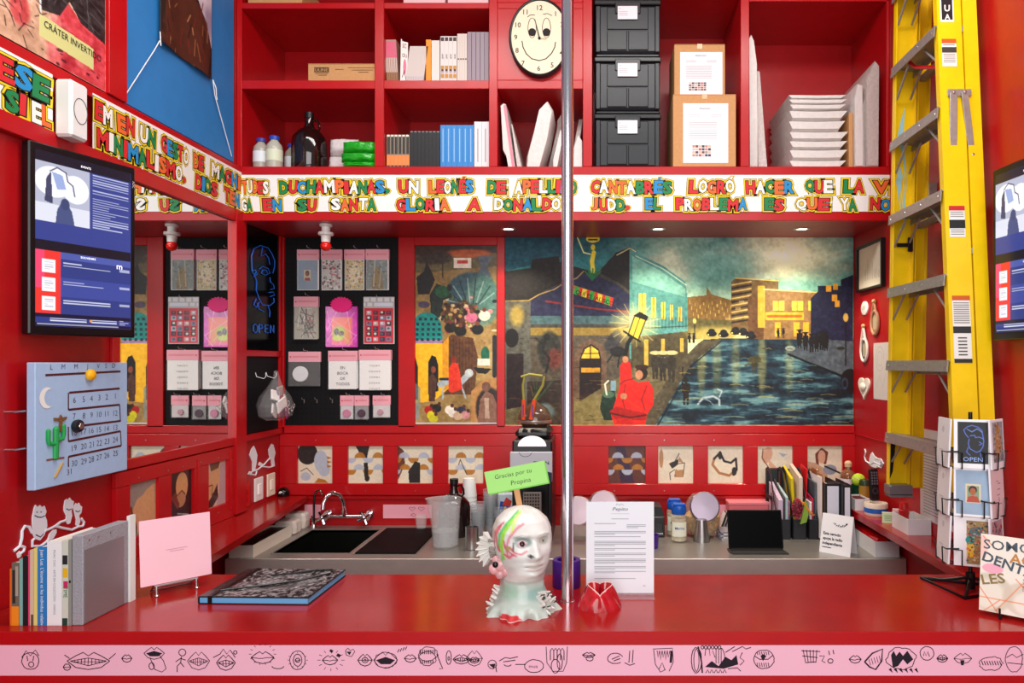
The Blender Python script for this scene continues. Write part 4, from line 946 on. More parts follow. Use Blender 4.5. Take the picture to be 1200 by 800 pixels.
# pink foil bag with a starburst tag
t = thing('hanging_packet', 'shiny magenta foil packet with a bright pink starburst tag', 'packet', (bx(402), YB-.012, bz(407)), 0, 'packets hanging on the pegboard')
cv = Cv(0, 0, 38, 48, 1.6, '#d23cb0'); cv.noise(9, .22, 3); cv.rect(7, 12, 33, 46, '#f0688a'); cv.poly([(8, 14), (32, 13), (30, 30), (18, 40), (8, 34)], '#f77a6a'); cv.ell(16, 32, 8, 9, '#a9c63b', .9, .4); cv.ell(13, 30, 3, 4, '#32282c'); cv.ell(19, 32, 3.4, 3, '#5c4436'); cv.ell(14, 38, 6, 3, '#c7d24a'); cv.ell(26, 36, 4, 9, '#e39a4f', .8, .5)
for k in range(10): cv.line([(r.uniform(0, 38), r.uniform(0, 48)), (r.uniform(0, 38), r.uniform(0, 48))], .7, '#ffd9f4', .6)
w_, h_ = 38*KB, 48*KB
mb = MB().box(-w_/2, w_/2, -.012, 0, 0, h_, .003); ob('foil_bag', mb, M('#c94fb4', .18, .6, bump=.4, scale=30), t)
canvas('print', cv, w_-.008, h_-.008, t, print_mat(.2, coat=.4), y=-.0128, x=-w_/2+.004, z=.004)
m = MB().at((.002, -.018, h_+.008)); pts = []
for k in range(40):
    a = 2*PI*k/40; rr = (1, .86)[k % 2]; pts.append((.062*rr*math.cos(a), .043*rr*math.sin(a)))
m.prism(pts, -.002, .002); ob('starburst_tag', m, M('#f4127f', .5), t)
hook(401, 351, L=.04)
# poster sheet
cv = Cv(0, 0, 36, 55, 1.9, '#b9babd')
for j in range(2):
    for i in range(5): cv.rect(i*8-4*(j % 2)+.5, 1+j*5.5, i*8+6.5-4*(j % 2), 5.5+j*5.5, '#e3e3e3')
cv.rect(1, 13, 35, 54, '#cf2231'); cv.rect(17, 6.5, 33, 11, '#dfe7f4')
for j in range(6):
    for i in range(4): cv.rect(3.5+i*7.8, 16+j*6.3, 9.3+i*7.8, 20.8+j*6.3, r.choice(['#22304a', '#6a7f9c', '#181c22', '#9fb4c4', '#3a2a44', '#c99aa4'])); cv.ell(6+i*7.8, 18+j*6.3, 1.6, 1.4, r.choice(['#e8d9c5', '#8a3040', '#d7e3ea', '#52606a']))
t = thing('hanging_packet', 'red sheet of twenty four little pictures hanging under a stone wall strip', 'packet', (bx(427), YB-.010, bz(403)), 0, 'packets hanging on the pegboard')
ob('sheet_pack', MB().box(0, 36*KB, -.006, 0, 0, 55*KB, .001), PAPER, t); canvas('print', cv, 36*KB-.002, 55*KB-.002, t, print_mat(.4, coat=.2), y=-.0068, x=.001, z=.001); hook(445, 349)
def disc(col, rad, fx_=-.12, fz_=.5, rim='#9a9a9a'):
    def f(t, w_, h_, y):
        m = MB().at((w_*fx_, y-.001, h_*fz_), (PI/2, 0, 0)); m.lathe([(rad, -.004), (rad, .004), (rad*.93, .0065), (0, .0065)], 24); ob('round_tin', m, M(col, .35), t)
    return f
packet('pink headed wide packet holding a round white tin in crinkled film', 340, 378, 412, 452, 12, None, .012, True, '#3a3434', extra=disc('#e4e4e6', .042))
def btxt(rows, h_c, dx=0, dy=0):
    def f(t, w_, h_, y):
        m = MB(); n = len(rows)
        for i, s_ in enumerate(rows): m.text(s_, dx, h_*(.72-i*.19)+dy, h_c, y-.0012, align='C')
        ob('lettering', m, TXT, t, 0)
    return f
packet('pink headed white packet lettered in four rows of black capitals', 387, 422, 411, 456, 12, None, .022, True, '#f3f1ee', extra=btxt(['EN', 'BOCA', 'DE', 'TODOS'], .015), n=4)
packet('pink headed white packet with a grid of pale round letters', 423.5, 461, 410, 457, 12, None, .03, True, '#f3f1ee', extra=btxt(['T O S A T', 'O D O D E', 'S O M B S', 'E O E O O', 'T O S O T'], .009, 0, .012), n=5, ofs=.003)
packet('tiny pink headed bag with a pink and white badge', 400, 416.5, 463, 491, 12, None, .008, True, '#c9c9c9', extra=disc('#c77f9c', .022, 0, .45), group='small bags on the lowest pegboard row')
packet('tiny pink headed bag with a dark badge, middle of the lowest row', 417, 434, 463, 491, 12, None, .012, True, '#8a8a8a', extra=disc('#4a3040', .022, 0, .45), group='small bags on the lowest pegboard row')
packet('tiny pink headed bag set apart at the end of the lowest row', 438, 459, 463, 489, 11, None, .008, True, '#cfc8c8', extra=disc('#b9909a', .016, -.05, .45), group='small bags on the lowest pegboard row')
for px in (357, 372, 390): hook(px, 468, L=.03)

# side wall panels: neon sign board and hooks with a bag
t = thing('neon_sign', 'black board on the side wall with a blue tube drawing of a head above OPEN', 'sign', (XL, 3.406, 1.873), RL)
ob('board', MB().box(0, 3.789-3.406, -.012, 0, 0, 2.487-1.873, .001), M('#060608', .15, ior=1.3), t)
NE = M('#1c62c8', .3, emit=.12, name='blue_tube')
def nz(x, y): a, b = LW(140+x/4, 190+y/4); return (min(.375, a-3.406), -.017, b-1.873)
for k, path in enumerate([[(640, 640), (625, 600), (628, 560), (618, 530), (606, 510), (604, 470), (603, 440), (615, 405), (645, 390), (660, 395), (682, 402), (700, 430), (713, 462), (712, 490), (704, 520)],
             [(606, 510), (622, 505), (630, 525), (614, 535), (625, 512)], [(640, 500), (655, 488), (682, 498), (690, 520), (668, 530), (650, 520), (655, 505), (672, 505), (678, 518)],
             [(690, 540), (692, 560), (708, 575), (710, 592), (695, 596)], [(686, 610), (706, 608), (712, 622), (692, 630)], [(640, 640), (655, 668), (690, 672), (710, 655), (708, 636)],
             [(625, 640), (614, 668), (626, 680), (640, 655)], [(630, 660), (640, 690), (662, 700)], [(682, 674), (690, 700), (688, 725)], [(655, 400), (648, 440), (670, 430), (684, 450), (690, 480)]]):
    ob('tube', MB().tube([nz(*p) for p in path], .0022, 6), NE, t)
for ch, pts_ in (('O', [(612, 765), (620, 758), (632, 768), (632, 790), (622, 800), (612, 790), (612, 765)]), ('P', [(640, 800), (640, 760), (652, 762), (656, 776), (642, 780)]), ('E', [(682, 800), (668, 796), (667, 762), (682, 764)]), ('E', [(668, 780), (680, 780)]), ('N', [(692, 800), (692, 764), (708, 798), (708, 764)])):
    ob('tube', MB().tube([nz(*p) for p in pts_], .0022, 6), NE, t)
t = thing('pegboard', 'small black pegboard on the side wall under the neon board', 'pegboard', (XL, 3.406, 1.461), RL)
ob('board', MB().box(0, 3.789-3.406, -.008, 0, 0, 1.841-1.461, .001), PEG, t)
for x in (.13, .245): 
    m = MB(); m.tube([(x, -.008, .30), (x, -.014, .28), (x, -.05, .27), (x, -.06, .28), (x, -.06, .30)], .002, 6); ob('hook', m, M('#e4e4e6', .3), t)
t = thing('hanging_bag', 'clear plastic bag of maroon and white lettered pieces hanging from the small hooks', 'bag', (XL+.080, 3.55, 1.525), RL)
m = MB(); r = random.Random(3); prof = [(0, .0), (.05, .0), (.095, .02), (.105, .07), (.085, .12), (.045, .16), (.022, .20), (.012, .235), (.008, .245)]
N = 18; rows = []
for i, (rr, z) in enumerate(prof):
    rows.append([((rr+r.uniform(-.006, .006))*math.cos(2*PI*k/N)+.012*(i > 5), (rr*.80+r.uniform(-.004, .004))*math.sin(2*PI*k/N)-.02, z+r.uniform(-.003, .003)) for k in range(N)])
for i in range(len(prof)-1):
    for k in range(N): m.quad(rows[i][k], rows[i][(k+1) % N], rows[i+1][(k+1) % N], rows[i+1][k])
ob('film_bag', m, FILM, t)
r = random.Random(14)
for k in range(12):
    c = ('#8a1550', '#efe9e6', '#7a1048', '#e9e2df', '#b9a79a', '#8d7d92', '#f2efec')[k % 7]; z = r.uniform(.03, .14); x = r.uniform(-.06, .06)*(1-z*2.5)
    ob('piece', MB().at((x, -.02-r.uniform(0, .055), z), (r.uniform(-.3, .3), r.uniform(-.6, .6), r.uniform(-.5, .8))).box(-r.uniform(.018, .032), .026, -.005, .005, -r.uniform(.02, .035), .03, .002), M(c, .5), t)
m = MB()
for k, (x, z) in enumerate(((-.05, .06), (-.02, .045), (.01, .055), (.03, .07), (-.03, .085))): m.ribbon([(x+.012*math.cos(a+k), z+.012*math.sin(a+k)) for a in np.linspace(0, 4.2, 8)], .004, -.100)
ob('white_script', m, WHITE, t, 0)['kind'] = 'stuff'

# ------------------------------------------------------------------ bulb and recessed spots in the niche ceiling
t = thing('ceiling_bulb', 'white lamp socket with a small red bulb hanging over the pegboard', 'lamp', (-1.33, 3.47, 2.488))
m = MB(); m.lathe([(.0, 0), (.030, 0), (.030, -.010), (.020, -.013), (.020, -.036), (.036, -.040), (.036, -.052), (.023, -.057), (.021, -.088), (.0, -.088)][::-1], 24, False)
ob('socket', m, M('#e9e7e4', .4), t); ob('bulb', MB().sph((0, 0, -.106), .026, 20, 14, sc=(1, 1, .95)), M('#e31912', .12, coat=.5), t)
def downlight(x, y, label, on_=True):
    t = thing('downlight', label, 'lamp', (x, y, 2.488))
    ob('ring', MB().lathe([(.026, -.001), (.028, -.004), (.040, -.003), (.042, 0)], 24, False), SILVER, t)
    ob('lens', MB().lathe([(0, -.0015), (.027, -.0015)], 24, False), M('#fff1d8', .4, emit=6.0), t)
    l = bpy.data.lights.new('spot', 'SPOT'); l.energy = 26; l.color = (1, .86, .66); l.spot_size = math.radians(125); l.spot_blend = .8; l.shadow_soft_size = .03
    o = bpy.data.objects.new('spot', l); C.objects.link(o); o.parent = t; o.location = (0, 0, -.012)
    return t
downlight(.307, 3.585, 'recessed spot in the niche ceiling above the street lamp of the mural')
downlight(1.036, 3.585, 'recessed spot in the niche ceiling nearest the framed drawing')
downlight(-.45, 3.585, 'added fill spot in the niche ceiling above the dark coffee machine')  # extra spot added to brighten the pegboard side of the niche

# ------------------------------------------------------------------ switches, ball and wall drawings at the left corner
def plate(px0, px1, py0, label, colr, h_=.117, inner='#ffffff'):
    y0, _ = LW(px0, 0); y1, _ = LW(px1, 0); z1 = LW(px0, py0)[1]
    t = thing('wall_plate', label, 'switch', (XL, y0, z1-h_), RL); w_ = y1-y0
    ob('cover', MB().box(0, w_, -.008, 0, 0, h_, .003), M(colr, .3), t)
    if inner: ob('rocker', MB().box(w_*.32, w_*.68, -.013, -.008, h_*.28, h_*.72, .001), M(inner, .3), t)
    else:
        for zz in (.3, .62): ob('socket', MB().box(w_*.3, w_*.7, -.0095, -.008, h_*zz-.012, h_*zz+.012, .001), M('#a00d10', .3), t)
plate(281, 291, 568, 'red painted outlet plate on the side wall above the ledge', '#cf1118', inner=None)
plate(297, 307, 561, 'white light switch next to the red plate', '#efeff0'); plate(312, 321, 556, 'cream light switch nearest the corner', '#ece2cf', inner='#fbf3e0')
t = thing('pool_ball', 'black eight ball with a white spot stuck in the wall corner', 'ball', (bx(336), 3.80, bz(576)))
ob('ball', MB().sph((0, 0, 0), .031, 24, 16), M('#0a0a0b', .1), t); m = MB().at((-.002, -.0312, .004), (PI/2, 0, 0)); m.lathe([(0, .0), (.011, -.003)][::-1], 18, False); ob('spot', m, WHITE, t); m = MB(); m.text('8', .0-.002, -.002, .010, -.0335, align='C'); ob('lettering', m, TXT, t, 0)
ob('stem', MB().rod((-.0, .03, 0), (-.0, YB-3.80-.0225, 0), .006), BLACK, t)

def wall_drawing(label, loc, rz, shapes, lines, lw_=.0042):
    t = thing('wall_drawing', label, 'drawing', loc, rz)
    for s_ in shapes: ob('painted_shape', MB().prism(s_, -.003, 0), M('#eef2fa', .6), t)
    for l_ in lines: ob('painted_line', MB().tube([(x, -.0015, z) for x, z in l_], lw_, 6), M('#e9eef8', .6), t)
    return t
def wp(f_, o, pts): return [(f_(x, y)[0]-o[0], f_(x, y)[1]-o[1]) for x, y in pts]
o0 = LW(20, 648); z5 = lambda pts: wp(LW, o0, [(x/4.444, 570+y/4.444) for x, y in pts])
t = wall_drawing('white painted cats with long curling tails on the red wall above the books', (XL, o0[0], o0[1]), RL,
    [z5([(165, 158), (175, 110), (182, 95), (192, 108), (205, 96), (215, 108), (228, 100), (238, 130), (230, 150), (240, 175), (242, 205), (228, 250), (205, 280), (180, 272), (165, 240)]),
     z5([(330, 105), (335, 72), (345, 64), (352, 72), (360, 58), (370, 72), (380, 75), (378, 105), (368, 125), (372, 150), (362, 190), (350, 196), (340, 180), (342, 150), (330, 125)]),
     z5([(380, 108), (392, 86), (400, 94), (408, 84), (414, 98), (424, 105), (420, 135), (408, 150), (414, 180), (405, 208), (392, 200), (394, 170), (386, 140)]),
     z5([(245, 275), (255, 245), (275, 225), (290, 222), (290, 240), (275, 268), (250, 285)]), z5([(85, 350), (98, 335), (110, 345), (104, 365), (90, 372)])],
    [z5([(165, 240), (150, 210), (125, 205), (112, 230), (110, 270), (100, 310), (70, 335)]), z5([(110, 310), (125, 315), (120, 335), (100, 350)]), z5([(200, 310), (165, 310), (165, 280), (175, 272)]),
     z5([(200, 315), (235, 290), (250, 275)]), z5([(230, 230), (260, 218), (285, 205), (310, 185), (340, 175)]), z5([(285, 205), (320, 215), (370, 225), (405, 208)]), z5([(420, 165), (435, 185), (428, 205), (405, 208)])])
m = MB()
for pts_ in ([(175, 150), (190, 158), (210, 160), (228, 152)], [(185, 130), (190, 136)], [(205, 132), (212, 132)], [(340, 115), (355, 122), (368, 116)], [(388, 125), (400, 132), (412, 124)], [(180, 250), (205, 262), (222, 245)]): m.ribbon(z5(pts_), .0035, -.0034)
ob('outline', m, M('#3c4a78', .7), t, 0)
o0 = LW(289, 557); f2 = lambda pts: wp(LW, o0, [(220+x/3.48, 490+y/3.48) for x, y in pts])
wall_drawing('white painted pair of cats joined by a tail on the wall above the switches', (XL, o0[0], o0[1]), RL,
    [f2([(250, 150), (258, 125), (268, 112), (275, 128), (282, 150), (278, 185), (272, 215), (262, 212), (262, 180)]), f2([(328, 128), (340, 104), (348, 108), (356, 140), (350, 165), (354, 195), (342, 198), (338, 170), (330, 150)]), f2([(286, 190), (292, 178), (306, 186), (300, 198)]), f2([(243, 228), (250, 216), (262, 216), (255, 232)])],
    [f2([(262, 216), (285, 208), (310, 188), (335, 160)]), f2([(300, 196), (330, 200), (345, 196)]), f2([(245, 226), (275, 232), (280, 215)])], .004)
o0 = RW(1009, 555); f3 = lambda pts: [(a-o0[0], b-o0[1]) for a, b in [RW(975+x/5, 500+y/5) for x, y in pts]]
def rp(pts): return [(-(a), b) for a, b in f3(pts)]
wall_drawing('white painted swan like figure with knotted ribbons beside the ladder', (XR, o0[0], o0[1]), RR,
    [rp([(222, 185), (228, 160), (238, 148), (250, 168), (272, 185), (290, 200), (280, 235), (258, 240), (232, 232), (220, 215)])],
    [rp([(222, 215), (200, 200), (192, 175), (200, 150), (195, 130)]), rp([(255, 185), (290, 190), (304, 215), (290, 240), (262, 225)]), rp([(225, 225), (250, 205), (285, 225), (300, 205)])], .004)

# ------------------------------------------------------------------ right wall of the niche
def rl(px, py): a, b = RW(px, py); return a, b
y1, z1 = rl(1008, 291); y0, _ = rl(1038, 285); z0 = rl(1008, 343)[1]
fw = y1-y0; fh = z1-z0
t = thing('picture_frame', 'black framed pen drawing on cream paper on the side wall', 'picture', (XR, y1, z0), RR)
m = MB(); b = .012
m.box(0, fw, -.022, 0, 0, b).box(0, fw, -.022, 0, fh-b, fh).box(0, b, -.022, 0, b, fh-b).box(fw-b, fw, -.022, 0, b, fh-b); ob('frame', m, BLACK, t)
ob('paper', MB().box(b, fw-b, -.010, 0, b, fh-b), M('#ece3cf', .6), t)
m = MB()
for x, h_ in ((.10, .06), (.13, .11), (.16, .07), (.19, .09), (.22, .05), (.24, .06), (.27, .04)):
    m.ribbon([(x, .05), (x-.004, .05+h_*.6), (x+.004, .05+h_), (x+.008, .05+h_*.5), (x+.006, .05)], .0016, -.0106)
ob('drawing', m, M('#6b655c', .8), t, 0)
def on_right(px, py): a, b = rl(px, py); return (XR, a, b)
y, z = rl(1014, 361); t = thing('wall_plaque', 'small oval white plaque with scribbled initials under the black frame', 'plaque', (XR, y, z), RR)
m = MB().at((0, 0, 0), (PI/2, 0, 0), (1.25, 1, 1)); m.lathe([(.036, 0), (.036, .006), (.03, .009), (0, .009)], 24); ob('plate', m, M('#efece6', .35), t)
m = MB(); m.ribbon([(-.015, -.01), (-.01, .012), (-.004, -.008), (.003, .012), (.006, -.01)], .002, -.0105); m.ribbon([(.014, -.008), (.012, .012), (.02, .004)], .002, -.0105); ob('drawing', m, INK, t, 0)
def loop_mirror(label, px, py, top_py, rad, pic, rope):
    y, z = rl(px, py); zt_ = rl(px, top_py)[1]-z
    t = thing('hanging_mirror', label, 'ornament', (XR, y, z), RR)
    n = 26; el = [(rad*1.1*math.cos(a), -.008, rad*1.45*math.sin(a)) for a in np.linspace(0, 2*PI, n+1)[:-1]]
    ob('rim', MB().tube(el, .0075, 8, True), M(rope, .6), t)
    ob('plate', MB().prism([(p[0], p[2]) for p in el], -.007, 0), M(pic, .35), t)
    ob('picture', MB().flat([(-rad*.5, -rad*.8), (rad*.4, -rad*.9), (rad*.6, rad*.5), (0, rad), (-rad*.6, rad*.6)], -.0075), M('#b3a98a', .3), t, 0)
    L = MB()
    L.tube([(-rad*.9, -.01, rad*.9), (-rad*.45, -.012, zt_*.6), (0, -.012, zt_), (rad*.45, -.012, zt_*.6), (rad*.9, -.01, rad*.9)], .006, 7)
    ob('cord', L, M(rope, .6), t); ob('knob', MB().sph((0, -.012, zt_), .012, 10, 8), M('#c9a06a', .5), t)
loop_mirror('oval ornament in a brown beaded loop, higher and closer to the ladder', 1027, 378, 353, .040, '#8d6d52', '#b98a6a')
loop_mirror('oval ornament with dark picture hung on a white twisted cord', 1014.5, 410, 382, .040, '#2c2622', '#e3d8cf')
y, z = rl(1013.5, 453); t = thing('wall_ornament', 'white ceramic heart shaped ornament lettered along its edge', 'ornament', (XR, y, z), RR)
m = MB(); m.prism([(.06*math.sin(a)**3*1.25, .052*(math.cos(a)-.38*math.cos(2*a)-.15*math.cos(3*a)-.05*math.cos(4*a))) for a in np.linspace(0, 2*PI, 36)[:-1]], -.008, 0); m.sph((-.005, -.010, .0), .026, 14, 8, sc=(1.2, .5, .8)); ob('plate', m, M('#eee7d8', .4), t)
m = MB(); m.text('VIDA', .015, -.03, .013, -.0088, rot=.7); ob('lettering', m, TXT, t, 0)
ya_, za_ = rl(1024, 402); yb2, _ = rl(1041, 402); zb3 = rl(1024, 467)[1]
t = thing('wall_paper', 'pale paper with faint drawing partly hidden by the ladder', 'paper', (XR, ya_, zb3), RR)
ob('sheet', MB().box(0, .19, -.0015, 0, 0, za_-zb3), M('#cfc9c6', .7), t)
m = MB(); 
for rr in (.03, .05): m.ribbon([(.08+rr*math.cos(a), .2+rr*1.2*math.sin(a)) for a in np.linspace(0, 5.6, 20)], .0015, -.002)
m.ribbon([(.03, .05), (.08, .12), (.12, .06), (.15, .13)], .0015, -.002); ob('drawing', m, M('#8f8a88', .8), t, 0)
ya_, za_ = 2.98, 1.47
t = thing('wall_paper', 'printed notice sheet on the wall behind the lowest ladder step', 'paper', (XR, 3.045, 1.150), RR)
ob('sheet', MB().box(0, .29, -.0015, 0, 0, .38), M('#d3cbd0', .7), t); m = MB()
for k in range(26): m.flat([(.03, .34-.0125*k), (.26-.05*((k*7) % 3), .34-.0125*k), (.26-.05*((k*7) % 3), .3435-.0125*k), (.03, .3435-.0125*k)], -.002)
ob('lettering', m, GREYT, t, 0)
# ------------------------------------------------------------------ books and goods in the wall shelves
NUM = {2: 'two', 4: 'four', 5: 'five', 6: 'six', 7: 'seven', 8: 'eight', 10: 'ten'}
SH = {0: sz(94), 1: sz(195), 2: sz(3)}
def spine_rects(mb, w_, specs, d=-.0006):
    for x0, x1, z0, z1, mi in specs: mb.flat([(x0*w_, z0), (x1*w_, z0), (x1*w_, z1), (x0*w_, z1)], d, mi)
def make_book(name, label, cat, group, w_, h_, d_, cover, pages='#e9e2d4', specs=(), smats=(), loc=(0, 0, 0), txt=None, rough=.45):
    t = thing(name, label, cat, loc, 0, group)
    c = min(.0025, w_*.18)
    m = MB().box(0, w_, 0, c, 0, h_).box(0, c, c, d_, 0, h_).box(w_-c, w_, c, d_, 0, h_); ob('cover', m, M(cover, rough), t, 0)
    ob('pages', MB().box(c, w_-c, c, d_-.004, .002, h_-.002), M(pages, .8), t, 0)
    if specs:
        m = MB(); spine_rects(m, w_, specs); ob('spine_print', m, list(smats), t, 0)
    if txt:
        m = MB(); m.text(txt[0], w_*.5-txt[1]*.4, h_*txt[2], txt[1], -.001, rot=-PI/2); ob('lettering', m, txt[3], t, 0)
    return t
def row(px0, px1, shelf, n, h_px, name, label, cat, group, cover, lean=0.0, d_=.17, specs=(), smats=(), pages='#e9e2d4', txt=None, jit=.0, yoff=.03):
    z = SH[shelf]; w_ = (sx(px1)-sx(px0))/n; h_ = h_px*KS
    p = make_book(name, label, cat, group, w_*.97, h_, d_, cover, pages, specs, smats, (sx(px0), YF+yoff, z), txt)
    ch = kids(p)
    ORD = ['first', 'second', 'third', 'fourth', 'fifth', 'sixth', 'seventh', 'eighth', 'ninth', 'tenth']
    for i in range(n):
        o = p if i == 0 else dup(p, children=ch)
        if n > 1: o['label'] = label+', '+ORD[i]+' from the left of '+NUM[n]
        wz = w_*.97*math.sin(abs(lean))
        o.location = (sx(px0)+w_*i/ (1 if not lean else 1), YF+yoff+random.uniform(0, jit), z+(wz if lean > 0 else 0)*1.0)
        o.rotation_euler = (0, lean, 0)
    return p
B_ = M
row(451, 465, 0, 7, 51, 'magazine', 'thin magazine with pink top and brown foot', 'magazine', 'pink and brown magazines', '#b08a78', -.06, specs=[(.1, .9, .12, .20, 0), (.1, .9, 0, .05, 1), (.3, .6, .05, .12, 2)], smats=[M('#e05a82', .5), M('#8a5a2c', .5), M('#d9d2cf', .5)])
t = make_book('magazine', 'white magazine with bold black letters leaning open beside the pink magazines', 'magazine', None, .004, .205, .16, '#efe3dd', loc=(sx(467.5), YF+.02, SH[0]))
t.rotation_euler = (0, .02, 0)
cv = Cv(0, 0, 40, 60, 1, '#f1e2dc'); cv.ell(22, 38, 10, 12, '#e8688c'); cv.line([(8, 54), (20, 44), (30, 56)], 3, '#3a2020')
o = canvas('cover_print', cv, .03, .19, t, print_mat(.4), y=0, x=0, z=.005, loc=(.004, -.001, 0), rot=(0, 0, .5)); m = MB().at((.004, -.002, 0), (0, 0, .5)); m.text('SC', .004, .165, .02, -.001, rot=-.0, sx=.6); m.text('OU', .004, .12, .018, -.001, sx=.6); ob('lettering', m, TXT, t, 0)
row(472.5, 494, 0, 10, 43.5, 'booklet', 'thin cream booklet leaning in its row', 'book', 'cream booklets leaning together', '#cfc3bd', .14, specs=[(.3, .5, .01, .03, 0)], smats=[M('#8f8fb8', .5)])
row(497.5, 503.5, 0, 1, 51, 'book', 'orange book between leaning booklets and white ones', 'book', None, '#f0920f')
row(504, 513.5, 0, 4, 50, 'book', 'slim white book next to the orange book', 'book', 'slim white books', '#e3d9d0')
row(514.5, 534, 0, 4, 55, 'book', 'white book with dark cap, lettered spine and gold band', 'book', 'white books with gold band', '#ddd6d2', specs=[(.1, .9, .200, .218, 0), (.1, .9, .065, .082, 1), (.2, .8, .045, .065, 0), (.1, .9, .022, .042, 1), (.15, .85, .045, .055, 2)], smats=[M('#3d2c30', .5), M('#c08a3c', .5), M('#d3b3c0', .5)], txt=('/AMP', .0075, .62, TXT))
row(534.5, 546, 0, 4, 58, 'book', 'tall cream book with a dark band across its spine', 'book', 'tall cream books', '#d5c8bf', specs=[(.15, .85, .11, .117, 0)], smats=[M('#6d4a44', .5)])
row(546.5, 572, 0, 5, 60, 'book', 'thick mauve grey book', 'book', 'mauve grey books at the end of the row', '#958590', specs=[(.92, 1.0, 0, .24, 0)], smats=[M('#3a2a33', .6)])
row(451, 478, 1, 6, 39.5, 'book', 'patterned black and cream book with an orange band', 'book', 'patterned books with orange bands', '#8a8072', specs=[(.0, 1, .015, .063, 0), (.2, .5, .068, .15, 1), (.55, .85, .068, .15, 2), (.1, .8, .152, .160, 3), (.2, .8, 0, .012, 1)], smats=[M('#f08a48', .5), M('#1e1a18', .5), M('#2c2622', .5), M('#efe9dc', .5)])
row(478.5, 514, 1, 8, 44, 'book', 'black book on the lower shelf', 'book', 'black books', '#1b1b1f', specs=[(.2, .8, .172, .177, 0)], smats=[M('#8a8a8a', .6)])
row(514.5, 554, 1, 6, 51, 'book', 'bright blue book with white spine lettering', 'book', 'bright blue books', '#2f86cf', specs=[(.4, .55, .03, .19, 0)], smats=[M('#9cc6ea', .5)])
row(554.5, 572.5, 1, 2, 55, 'book', 'thick white book by the blue ones', 'book', 'thick white books', '#e6dfe2', specs=[(.42, .55, .03, .19, 0)], smats=[M('#9a9298', .5)])

# cardboard boxes
def carton(label, px0, px1, py0, py1, y0, depth, tape=True):
    x0, x1, z0, z1 = sx(px0), sx(px1), sz(py1), sz(py0)
    t = thing('cardboard_box', label, 'box', ((x0+x1)/2, y0, z0)); w_ = (x1-x0)/2
    ob('body', MB().box(-w_, w_, 0, depth, 0, z1-z0, .002), CARD, t)
    m = MB(); m.box(-w_, -.001, -.0005, depth, z1-z0, z1-z0+.002); m.box(.001, w_, 0, depth, z1-z0, z1-z0+.002); ob('flap', m, CARD, t, 0)['kind'] = 'stuff'
    if tape: ob('tape', MB().box(-.012, .012, -.0012, depth, z1-z0-.02, z1-z0+.0032), M('#d9b58a', .25), t, 0)
    return t, w_, z1-z0
t, w_, h_ = carton('flat brown cardboard box alone in the shelf compartment with printed letters', 359, 438, 73, 94, YF+.02, .3, False)
m = MB(); m.box(-w_+.03, -w_+.10, -.0010, 0, .045, .070); ob('print_block', m, M('#5c4028', .8), t, 0); m = MB(); m.text('ULINE', -w_+.034, .050, .014, -.0015, sx=1.15); ob('lettering', m, CARD, t, 0)
m = MB()
for x, z, l in ((.035, .037, .06), (.05, .03, .04), (.13, .058, .04), (.19, .066, .13), (.21, .055, .1), (.24, .045, .05)): m.flat([(-w_+x, z), (-w_+x+l, z), (-w_+x+l, z+.003), (-w_+x, z+.003)], -.001)
ob('small_print', m, M('#7a5533', .8), t, 0)['kind'] = 'stuff'
def sheet_on(t, x, z, w_, h_, y, seed, im=(6, 4)):
    s_ = ob('paper_label', MB().box(x, x+w_, y-.0006, y, z, z+h_), M('#efedf2', .6), t, 0)
    m = MB(); m.text('~~~~', x+w_*.36, z+h_*.92, .006, y-.001); 
    for k in range(3): m.ribbon([(x+w_*.36+i*.004, z+h_*.895+.004*((i*5+k) % 3)) for i in range(14)], .001, y-.001)
    for k in range(14):
        zz = z+h_*(.80-.031*k)
        if k in (2, 3): continue
        L = (.25, .62)[k > 3]*w_; m.flat([(x+w_*.13, zz), (x+w_*.13+L, zz), (x+w_*.13+L, zz+.0015), (x+w_*.13, zz+.0015)], y-.001)
        if k < 2: m.flat([(x+w_*.62, zz), (x+w_*.86, zz), (x+w_*.86, zz+.0015), (x+w_*.62, zz+.0015)], y-.001)
    ob('lettering', m, M('#8d8a94', .8), s_, 0)
    cv = Cv(0, 0, im[0]*4, im[1]*5, 2, '#efedf2'); r = random.Random(seed)
    for i in range(im[0]):
        for j in range(im[1]): cv.rect(i*4+.3, j*5+.4, i*4+3.6, j*5+4.4, r.choice(['#b05a40', '#c48a72', '#7a3a34', '#39405c', '#d9b9a8', '#a09088', '#44302c']))
    canvas('pictures', cv, w_*.42, h_*.2, s_, print_mat(.6), y=y-.0011, x=x+w_*.2, z=z+h_*.10)
t, w_, h_ = carton('large brown cardboard box with a white sheet, bottom of the two', 789, 863, 110, 194.6, YF+.01, .3)
sheet_on(t, -w_+.048, .018, 53*KS, 70*KS, 0, 3)
t, w_, h_ = carton('smaller brown cardboard box with a white sheet resting on the larger one', 791, 851, 49, 109.3, YF+.03, .24)
sheet_on(t, -w_+.028, .002, 50*KS, 51*KS, 0, 5)

